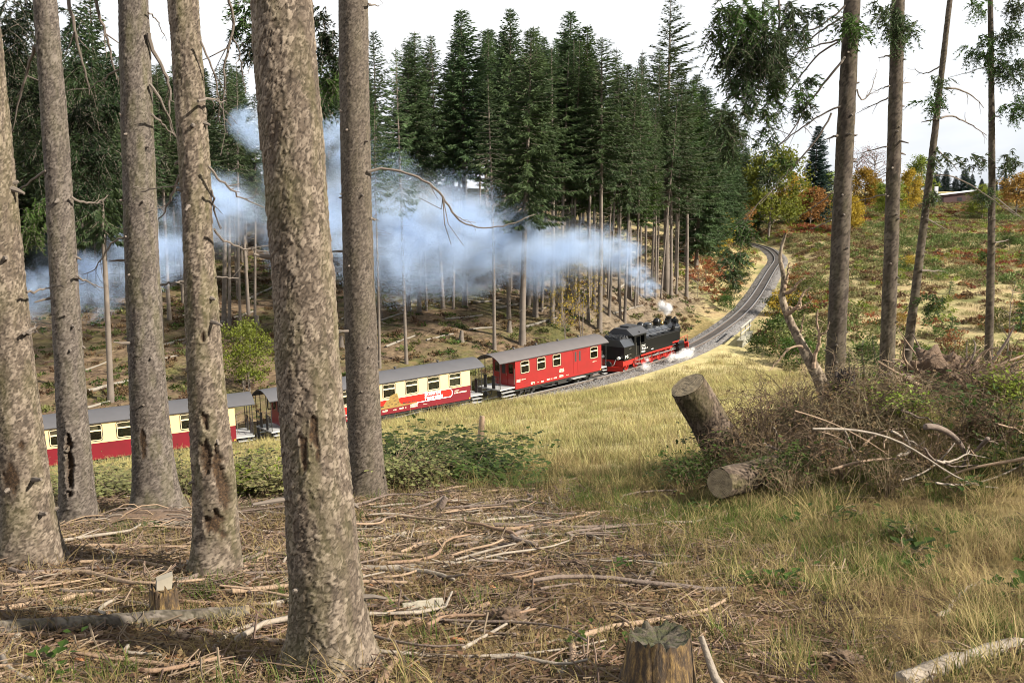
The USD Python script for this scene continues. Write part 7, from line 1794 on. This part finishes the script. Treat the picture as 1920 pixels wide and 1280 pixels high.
def field(n, x0, x1, y0, y1, dens):
    x, y = r_.uniform(x0, x1, n), r_.uniform(y0, y1, n)
    k = r_.random(n) < dens(x, y)
    return np.stack([x, y], 1)[k]
lit = lambda x, y: sstep(.3, 3.0, x + .25 * (y - 8) + 2.2 * fb(x, y, 1.6, 33))
long_dry = [(tuft(s, 24, .36, .05, .85, .0045), M['drygrass']) for s in (1, 2, 3)]
low_green = [(tuft(s, 34, .16, .06, .8, .005), M['greengrass']) for s in (4, 5)]
low_dry = [(tuft(s, 40, .13, .08, 1.1, .004), M['drygrass']) for s in (6, 7)]
put('long_dry_grass', 'long pale dry grass on the right foreground', long_dry, field(5200, -1.5, 8, 3.0, 13.5, lambda x, y: lit(x, y) * sstep(.36, .66, meshkit.fbm(np.stack([x / 1.3, y / 1.3, x * 0], -1), 3, 71)) * .62), .45, 1.25, 11, .35)
put('short_green_grass', 'short green grass between the dry blades', low_green, field(11000, -5, 8, 3.0, 14.5, lambda x, y: (.11 + .9 * lit(x, y)) * sstep(.36, .54, meshkit.fbm(np.stack([x / .9, y / .9, x * 0], -1), 3, 72)) + .5 * sstep(12, 13.5, y)), .5, 1.2, 12)
put('short_dry_grass', 'short matted dry grass in the foreground', low_dry, field(9000, -5, 8, 2.8, 15, lambda x, y: .30 + .6 * lit(x, y) + .5 * sstep(11.8, 13, y)), .6, 1.4, 13, .3)

put('edge_grass', 'tall yellowing grass along the edge of the bank', long_dry + low_green, field(2600, -12, 9, 11.5, 19, lambda x, y: .35 + .5 * sstep(.4, .6, meshkit.fbm(np.stack([x / 2, y / 2, x * 0], -1), 3, 73)) - .25 * sstep(-3, 0, x) * (y < 13)), .7, 1.3, 14, .25)
mead = [(tuft(s, 30, .26, .14, .8, .010), M['meadowgrass']) for s in (8, 9)] + [(tuft(10, 26, .24, .14, .8, .010), M['drygrass'])] + [(tuft(11, 22, .18, .14, .8, .010), M['greengrass'])]
def mdens(x, y):
    t, s, _ = track_coord(x, y)
    return (t < -3.4) * (x < 9.5 + .14 * y) * (np.abs(x) < .56 * y + 2) * np.clip(26 / y, .35, 1)
mxy = field(34000, -32, 26, 15, 96, mdens)
mi = r_.choice([0, 1, 2, 3], len(mxy), p=[.38, .34, .2, .08])
zz_ = G(mxy[:, 0], mxy[:, 1])
tag(scatter('meadow_grass', mead, np.c_[mxy, zz_], r_.uniform(0, 6.28, len(mxy)), r_.uniform(.7, 1.7, len(mxy)) * np.clip(mxy[:, 1] / 45, .8, 1.5), index=mi), 'dry yellow meadow grass on the slope below the train', kind='stuff')

def twigs_clump(seed, n, ln0, ln1, rad, area):
    r = rng(seed); mb = MB()
    for k in range(n):
        a = r.normal(0, .55) if r.random() < .7 else r.uniform(0, 3.14); ln = r.uniform(ln0, ln1); c = np.array([r.uniform(-area, area), r.uniform(-area, area), r.uniform(.004, .03)])
        d = np.array([math.cos(a), math.sin(a), r.normal(0, .10)]); q = rad * r.uniform(.5, 1.4)
        mb.tube([c - d * ln / 2, c + r.normal(0, .03, 3) * ln * [1, 1, .3], c + d * ln / 2], [q, q * .85, q * .5], 4, False)
    return mb.get()
def chips(seed, n, s, area):
    r = rng(seed)
    c = np.c_[r.uniform(-area, area, (n, 2)), r.uniform(.002, .02, n)]
    d = unit(r.normal(0, 1, (n, 3)) * [1, 1, .25]); w = unit(np.cross(d, [0, 0, 1.0]) + r.normal(0, .3, (n, 3)))
    ln = s * r.uniform(.5, 1.6, n)
    return quads_at(c, d, w, ln, ln * r.uniform(.15, .6, n), .5)
fieldw = lambda x, y: np.clip(1 - .93 * lit(x, y), 0, 1)
put('twig_litter', 'small broken twigs strewn over the forest floor', [(twigs_clump(s, 16, .06, .34, .0042, .22), M['litter_twig']) for s in (21, 22, 23)], field(3900, -5.5, 5.5, 2.8, 13, lambda x, y: fieldw(x, y) * (.45 + .55 * sstep(6, 8.5, y))), .7, 1.3, 21, .06)
put('needle_litter', 'brown needles and bark flakes on the forest floor', [(chips(s, 70, .035, .22), M['chip']) for s in (24, 25)], field(5200, -5.5, 6.5, 2.7, 13, lambda x, y: .25 + .75 * fieldw(x, y)), .7, 1.3, 22, .04)

# ---- forest slope: fallen logs, stumps, brush
flogs = [((158, 739), (252, 715), 8), ((413, 608), (477, 586), 6), ((467, 563), (511, 541), 6), ((307, 650), (346, 638), 6), ((140, 702), (200, 680), 4), ((150, 770), (215, 752), 6), ((929, 580), (993, 569), 6), ((986, 616), (1046, 598), 6), ((875, 571), (942, 564), 5), ((1000, 585), (1048, 574), 4), ((724, 652), (778, 632), 5), ((1159, 544), (1203, 517), 5),
         ((690, 610), (755, 590), 5), ((800, 640), (850, 628), 4), ((835, 600), (905, 592), 5), ((560, 640), (640, 625), 5), ((1060, 560), (1130, 548), 4), ((735, 575), (800, 560), 4), ((880, 620), (925, 615), 4), ((640, 600), (700, 570), 4), ((330, 600), (400, 575), 5), ((260, 690), (335, 668), 5), ((1150, 590), (1205, 575), 4), ((1170, 545), (1230, 530), 4)]
FM = [('the leftmost coach roof', 150, 750), ('the lime shrub', 460, 680), ('the advert coach roof', 790, 680), ('the red coach roof', 1030, 620), ('the yellow sapling', 1092, 580), ('the engine', 1210, 590)]
marks_px = FM
for (a, b, w), lab in zip(flogs, place_labels([('grey fallen trunk', (a[0] + b[0]) / 2, (a[1] + b[1]) / 2) for a, b, w in flogs])):
    p0, p1 = PG(*a, 40), PG(*b, 40)
    rr_ = w * px_m(p0[1], a[1]) / 2
    p = lie([p0[:2], (p0 + p1)[:2] / 2, p1[:2]], rr_, 6)
    tag(part(None, 'fallen_log', MB().tube(p, np.linspace(rr_, rr_ * .6, 6), 7), M['birch'], True), lab.replace('lying lying', 'lying'), 'log', 'fallen trunks on the forest slope')
stp = [(482, 612), (790, 548), (690, 662), (865, 640), (955, 622), (640, 650)]
for (px, py), lab in zip(stp, place_labels([('old grey tree stump', a, b) for a, b in stp])):
    g = PG(px, py, 40); h = 20 * px_m(g[1]); r = rng(px)
    tag(part(None, 'old_stump', (lambda m: MB().add(g + m[0], m[1]))(MB().tube([[0, 0, -.3], [0, 0, h * .3], [.03, 0, h]], [h * .40, h * .24, h * .16], 9).get()), M['trunk_far'], True), lab.replace('lying', 'standing'), 'tree stump', 'old stumps on the forest slope')
def fdens(x, y):
    t, s, _ = track_coord(x, y)
    return (t > 3.2) * (t < 75)
fxy = field(16000, -70, 45, 60, 165, fdens)
def mound_leaves(seed, n, R, h, leaf):
    r = rng(seed)
    c = r.normal(0, 1, (n, 3)); c = c / np.linalg.norm(c, axis=1, keepdims=True) * r.uniform(.4, 1.0, (n, 1)) * [R, R, h]; c[:, 2] = np.abs(c[:, 2])
    d = unit(r.normal(0, 1, (n, 3)) + [0, 0, .5]); w = unit(np.cross(d, r.normal(0, 1, (n, 3))))
    ln = leaf * r.uniform(.6, 1.4, n)
    return quads_at(c, d, w, ln, ln * r.uniform(.3, .7, n), .5)
put('forest_brush', 'fallen twigs and small broken branches on the forest slope', [(twigs_clump(s, 10, .4, 1.7, .018, .9), M['litter_twig']) for s in (31, 32)], fxy[:4200], .5, 1.2, 31, .12)
put('forest_undergrowth', 'low bilberry and moss tufts on the forest slope', [(mound_leaves(41, 60, .55, .28, .20), M['leaf_olive']), (mound_leaves(42, 60, .5, .25, .18), M['leaf_bramble']), (mound_leaves(43, 60, .5, .2, .2), M['leaf_drybrown']), (mound_leaves(44, 60, .5, .2, .2), M['leaf_drybrown'])], fxy[4200:10500], .5, 1.3, 32)
# ---- open hillside scrub
def hdens(x, y):
    t, s, _ = track_coord(x, y)
    far_ = np.where(y < 104, x > 11 + .145 * y, np.abs(t) > 3.4)
    pxx = 960 + 1920 * x / y
    return far_ * (pxx > 1270) * (pxx < 2050) * ((t < 0) | (s - S0 > 55)) * np.clip(y / 240, .25, 1) * (.55 + .45 * sstep(.35, .55, meshkit.fbm(np.stack([x / 11, y / 11, x * 0], -1), 3, 88)))
hxy = field(60000, 8, 185, 45, 330, hdens)[:14000]
M['hillgrass'] = grass_mat('hillside_grass', [(.16, .13, .06), (.27, .22, .11), (.38, .31, .17), (.46, .39, .24)])
hp_ = [(mound_leaves(51, 80, .85, .55, .26), M['leaf_hillolive']), (mound_leaves(52, 80, .8, .5, .26), M['leaf_drybrown']), (mound_leaves(53, 80, .8, .7, .24), M['leaf_hillgreen']), (mound_leaves(54, 70, .8, .5, .25), M['leaf_yellowgreen']), (mound_leaves(55, 70, .7, .5, .24), M['leaf_rust']), (tuft(56, 70, .5, .5, .8, .035), M['hillgrass'])]
hn = meshkit.fbm(np.stack([hxy[:, 0] / 16, hxy[:, 1] / 16, hxy[:, 0] * 0], -1), 3, 89) + r_.normal(0, .13, len(hxy))
hi = np.digitize(hn, [.28, .40, .50, .63, .70])
hi = np.array([2, 0, 1, 5, 3, 4])[hi]
tag(scatter('hillside_scrub', hp_, np.c_[hxy, G(hxy[:, 0], hxy[:, 1])], r_.uniform(0, 6.28, len(hxy)), r_.uniform(.6, 1.7, len(hxy)), index=hi), 'mixed low autumn scrub on the open hillside', kind='stuff')
# ================================================================ smoke and steam
def cloud(name, label, balls, density, color, warp, wscale, nscale, lo, hi, aniso=0.0, kind='stuff', cat=None, drops=1000, size=.07, drop_col=(.9, .9, .9), per=2.0, puff=2.4):
    """A cloud of soft balls (centre, radius) in one closed mesh; density falls off in every ball and is broken up by noise."""
    n = {'g': ('geometry', {}), 'wn': ('noise_texture', {'scale': wscale, 'detail': 3.0, 'roughness': .6}), 'ws': ('vector_math', {'math_type': 'subtract', 'vector2': (.5, .5, .5)}),
         'wm': ('vector_math', {'math_type': 'scale', 'scale': warp}), 'wp': ('vector_math', {'math_type': 'add'}),
         'dn': ('noise_texture', {'scale': nscale, 'detail': 4.0, 'roughness': .6}), 'dr': ('map_range', {'range_type': 'smoothstep', 'from_min': lo, 'from_max': hi, 'to_min': 0.0, 'to_max': density}),
         'mul': ('math', {'math_type': 'multiply'}), 'v': ('principled_volume', {'color': color, 'anisotropy': aniso})}
    l = [('g.position', 'wn.vector'), ('wn.color', 'ws.vector1'), ('ws.vector', 'wm.vector1'), ('g.position', 'wp.vector1'), ('wm.vector', 'wp.vector2'), ('wp.vector', 'dn.vector'), ('dn.fac', 'dr.value')]
    last = None
    solid = m3.Manifold()
    for k, (c, r, w) in enumerate(balls):
        n['d%d' % k] = ('vector_math', {'math_type': 'distance', 'vector2': tuple(c)})
        n['f%d' % k] = ('map_range', {'range_type': 'smoothstep', 'from_min': r, 'from_max': r * .1, 'to_min': 0.0, 'to_max': w})
        l += [('wp.vector', 'd%d.vector1' % k), ('d%d.value' % k, 'f%d.value' % k)]
        if last:
            n['a%d' % k] = ('math', {'math_type': 'add'})
            l += [(last, 'a%d.value1' % k), ('f%d.result' % k, 'a%d.value2' % k)]
            last = 'a%d.value' % k
        else: last = 'f%d.result' % k
        solid = solid + m3.Manifold.sphere(r + warp * .5, 20).translate(tuple(map(float, c)))
    n['cl'] = ('math', {'math_type': 'minimum', 'value2': 1.0})
    l += [(last, 'cl.value1'), ('cl.value', 'mul.value1'), ('dr.result', 'mul.value2'), ('mul.value', 'v.density')]
    m = usdkit.material(stage, L + name + '_%d' % len(balls), n, l, volume='v.volume')
    t = UsdGeom.Xform.Define(stage, numbered('/World/' + name)); tag(t, label, cat, kind=kind)
    part(t, 'vapour', solid, m)
    # opaque flakes added to brighten the dim vapour, too small to tell apart
    r = rng(len(name) * 13 + len(balls))
    pi = UsdGeom.PointInstancer.Define(stage, str(t.GetPath()) + '/droplets')
    tg = []
    for k in range(3):
        vs = []; have = 0
        while have < drops:
            q = unit(r.normal(0, 1, (60000, 3))) * r.random((60000, 1)) ** (1 / 3)
            f = (1 - (q ** 2).sum(1)) ** 1.5 * sstep(.42, .60, meshkit.fbm(q * puff + 7.3 * k, 4, 71 + k))
            q = q[r.random(60000) < f]; vs.append(q); have += len(q)
        c = np.vstack(vs)[:drops]
        d = unit(r.normal(0, 1, c.shape)); w = unit(np.cross(d, r.normal(0, 1, c.shape)))
        s = size * r.uniform(.6, 1.4, (len(c), 1))
        v = np.stack([c - d * s * .5, c + d * s * .4 + w * s * .5, c + d * s * .4 - w * s * .5], 1).reshape(-1, 3)
        m_ = part(pi, 'puff', (v, np.arange(len(v)).reshape(-1, 3)), drop_mat(name, drop_col))
        tg.append(m_.GetPath())
    pi.CreatePrototypesRel().SetTargets(tg)
    pos, sc_, q_ = [], [], []
    for c, R, w in balls:
        for j in range(max(1, int(round(per * w + r.uniform(-.3, .3))))):
            pos.append(np.asarray(c) + r.normal(0, .22, 3) * R); sc_.append(R * r.uniform(.75, 1.2) * np.array([1.1, 1.1, .85]))
            a = r.normal(0, 1, 4); a /= np.linalg.norm(a); a[1:3] *= .3; a /= np.linalg.norm(a); q_.append(Gf.Quath(float(a[0]), float(a[1]), float(a[2]), float(a[3])))
    pi.CreateProtoIndicesAttr(Vt.IntArray.FromNumpy(r.integers(0, 3, len(pos)).astype(np.int32)))
    pi.CreatePositionsAttr(Vt.Vec3fArray.FromNumpy(np.array(pos, np.float32)))
    pi.CreateScalesAttr(Vt.Vec3fArray.FromNumpy(np.array(sc_, np.float32)))
    pi.CreateOrientationsAttr(Vt.QuathArray(q_))
def drop_mat(name, col):
    return usdkit.material(stage, L + name + '_droplets', {'d': ('diffuse_bsdf', {'color': col}), 't': ('translucent_bsdf', {'color': col}), 'm': ('mix_closure', {'fac': .5})}, [('d.BSDF', 'm.closure1'), ('t.BSDF', 'm.closure2')], surface='m.closure')
def ballpx(px, py, r, Y, w=1.0): return (P(px, py, Y), r * px_m(Y, py), w)
def sy(px): return float(np.interp(px, [0, 220, 430, 650, 790, 960, 1110, 1230], [73, 75, 78, 82, 86, 91, 97, 101]))
cloud('smoke_plume', 'blue-white smoke drifting left from the engine among the trunks', [ballpx(a, b, c, sy(a), w) for a, b, c, w in [
    (1218, 525, 26, .35), (1190, 512, 38, .45), (1150, 492, 54, .75), (1105, 482, 60, .9), (1055, 468, 66, 1), (1000, 466, 72, 1), (945, 462, 76, 1), (890, 445, 88, 1), (835, 430, 105, 1), (775, 425, 118, 1), (715, 420, 115, .9), (665, 400, 115, .85),
    (640, 320, 75, .7), (622, 262, 55, .6), (600, 390, 95, .7), (550, 420, 95, .7), (515, 350, 62, .6), (490, 245, 55, .8), (466, 235, 36, .6), (430, 385, 75, .6), (385, 430, 80, .6), (320, 450, 85, .6), (250, 490, 90, .42), (180, 525, 90, .36), (105, 560, 85, .28), (40, 560, 70, .24), (120, 490, 70, .3)]],
    .16, (.80, .90, 1.0), 3.2, .16, .22, .34, .62, .1, drops=90000, size=.0062, drop_col=(.54, .67, .87), per=1.9, puff=2.0)
lp_ = lambda x, y, z: on_vehicle(eng, (x, y, z))
ch = lp_(4.15, 0, 3.9)
cloud('chimney_steam', 'dense white steam puff over the engine chimney', [(ch + [-.05, 0, .15], .42, 1), (ch + [-.3, .2, .5], .55, 1), (ch + [-.65, .35, .85], .5, .9), (ch + [.1, 0, .65], .38, .8), (ch + [-.7, .4, .35], .38, .6)], 1.2, (1, 1, 1), .7, 1.1, 1.6, .32, .5, drops=9000, size=.022, drop_col=(.9, .9, .91), per=2)
cy_ = lp_(3.2, -2.0, .5)
hx = unit(lp_(1, 0, 0) - lp_(0, 0, 0))
cloud('cylinder_steam', 'white steam blown out low beside the engine cylinder', [(cy_ + hx * 1.2 - [0, 0, .1], .5, 1), (cy_ + hx * .3 - [0, 0, .15], .55, 1), (cy_ - hx * .7 - [0, 0, .15], .5, .9), (cy_ - hx * 1.6 - [0, 0, .2], .45, .6), (cy_ - hx * 2.4 - [0, 0, .2], .5, .5), (cy_ + hx * 1.9 + [.1, 0, .15], .3, .7)], .7, (1, 1, 1), .7, 1.0, 1.4, .34, .55, drops=9000, size=.022, drop_col=(.9, .9, .91), per=2)
cz_ = lp_(-2.9, -1.7, .35)
cloud('drain_steam', 'small white steam jet below the engine cab', [(cz_, .45, .8), (cz_ - hx * .5 - [0, 0, .1], .4, .5), (cz_ + hx * .2 + [0, 0, .4], .3, .7)], .7, (1, 1, 1), .5, 1.2, 1.6, .34, .55, drops=5000, size=.026, drop_col=(.9, .9, .91), per=1)
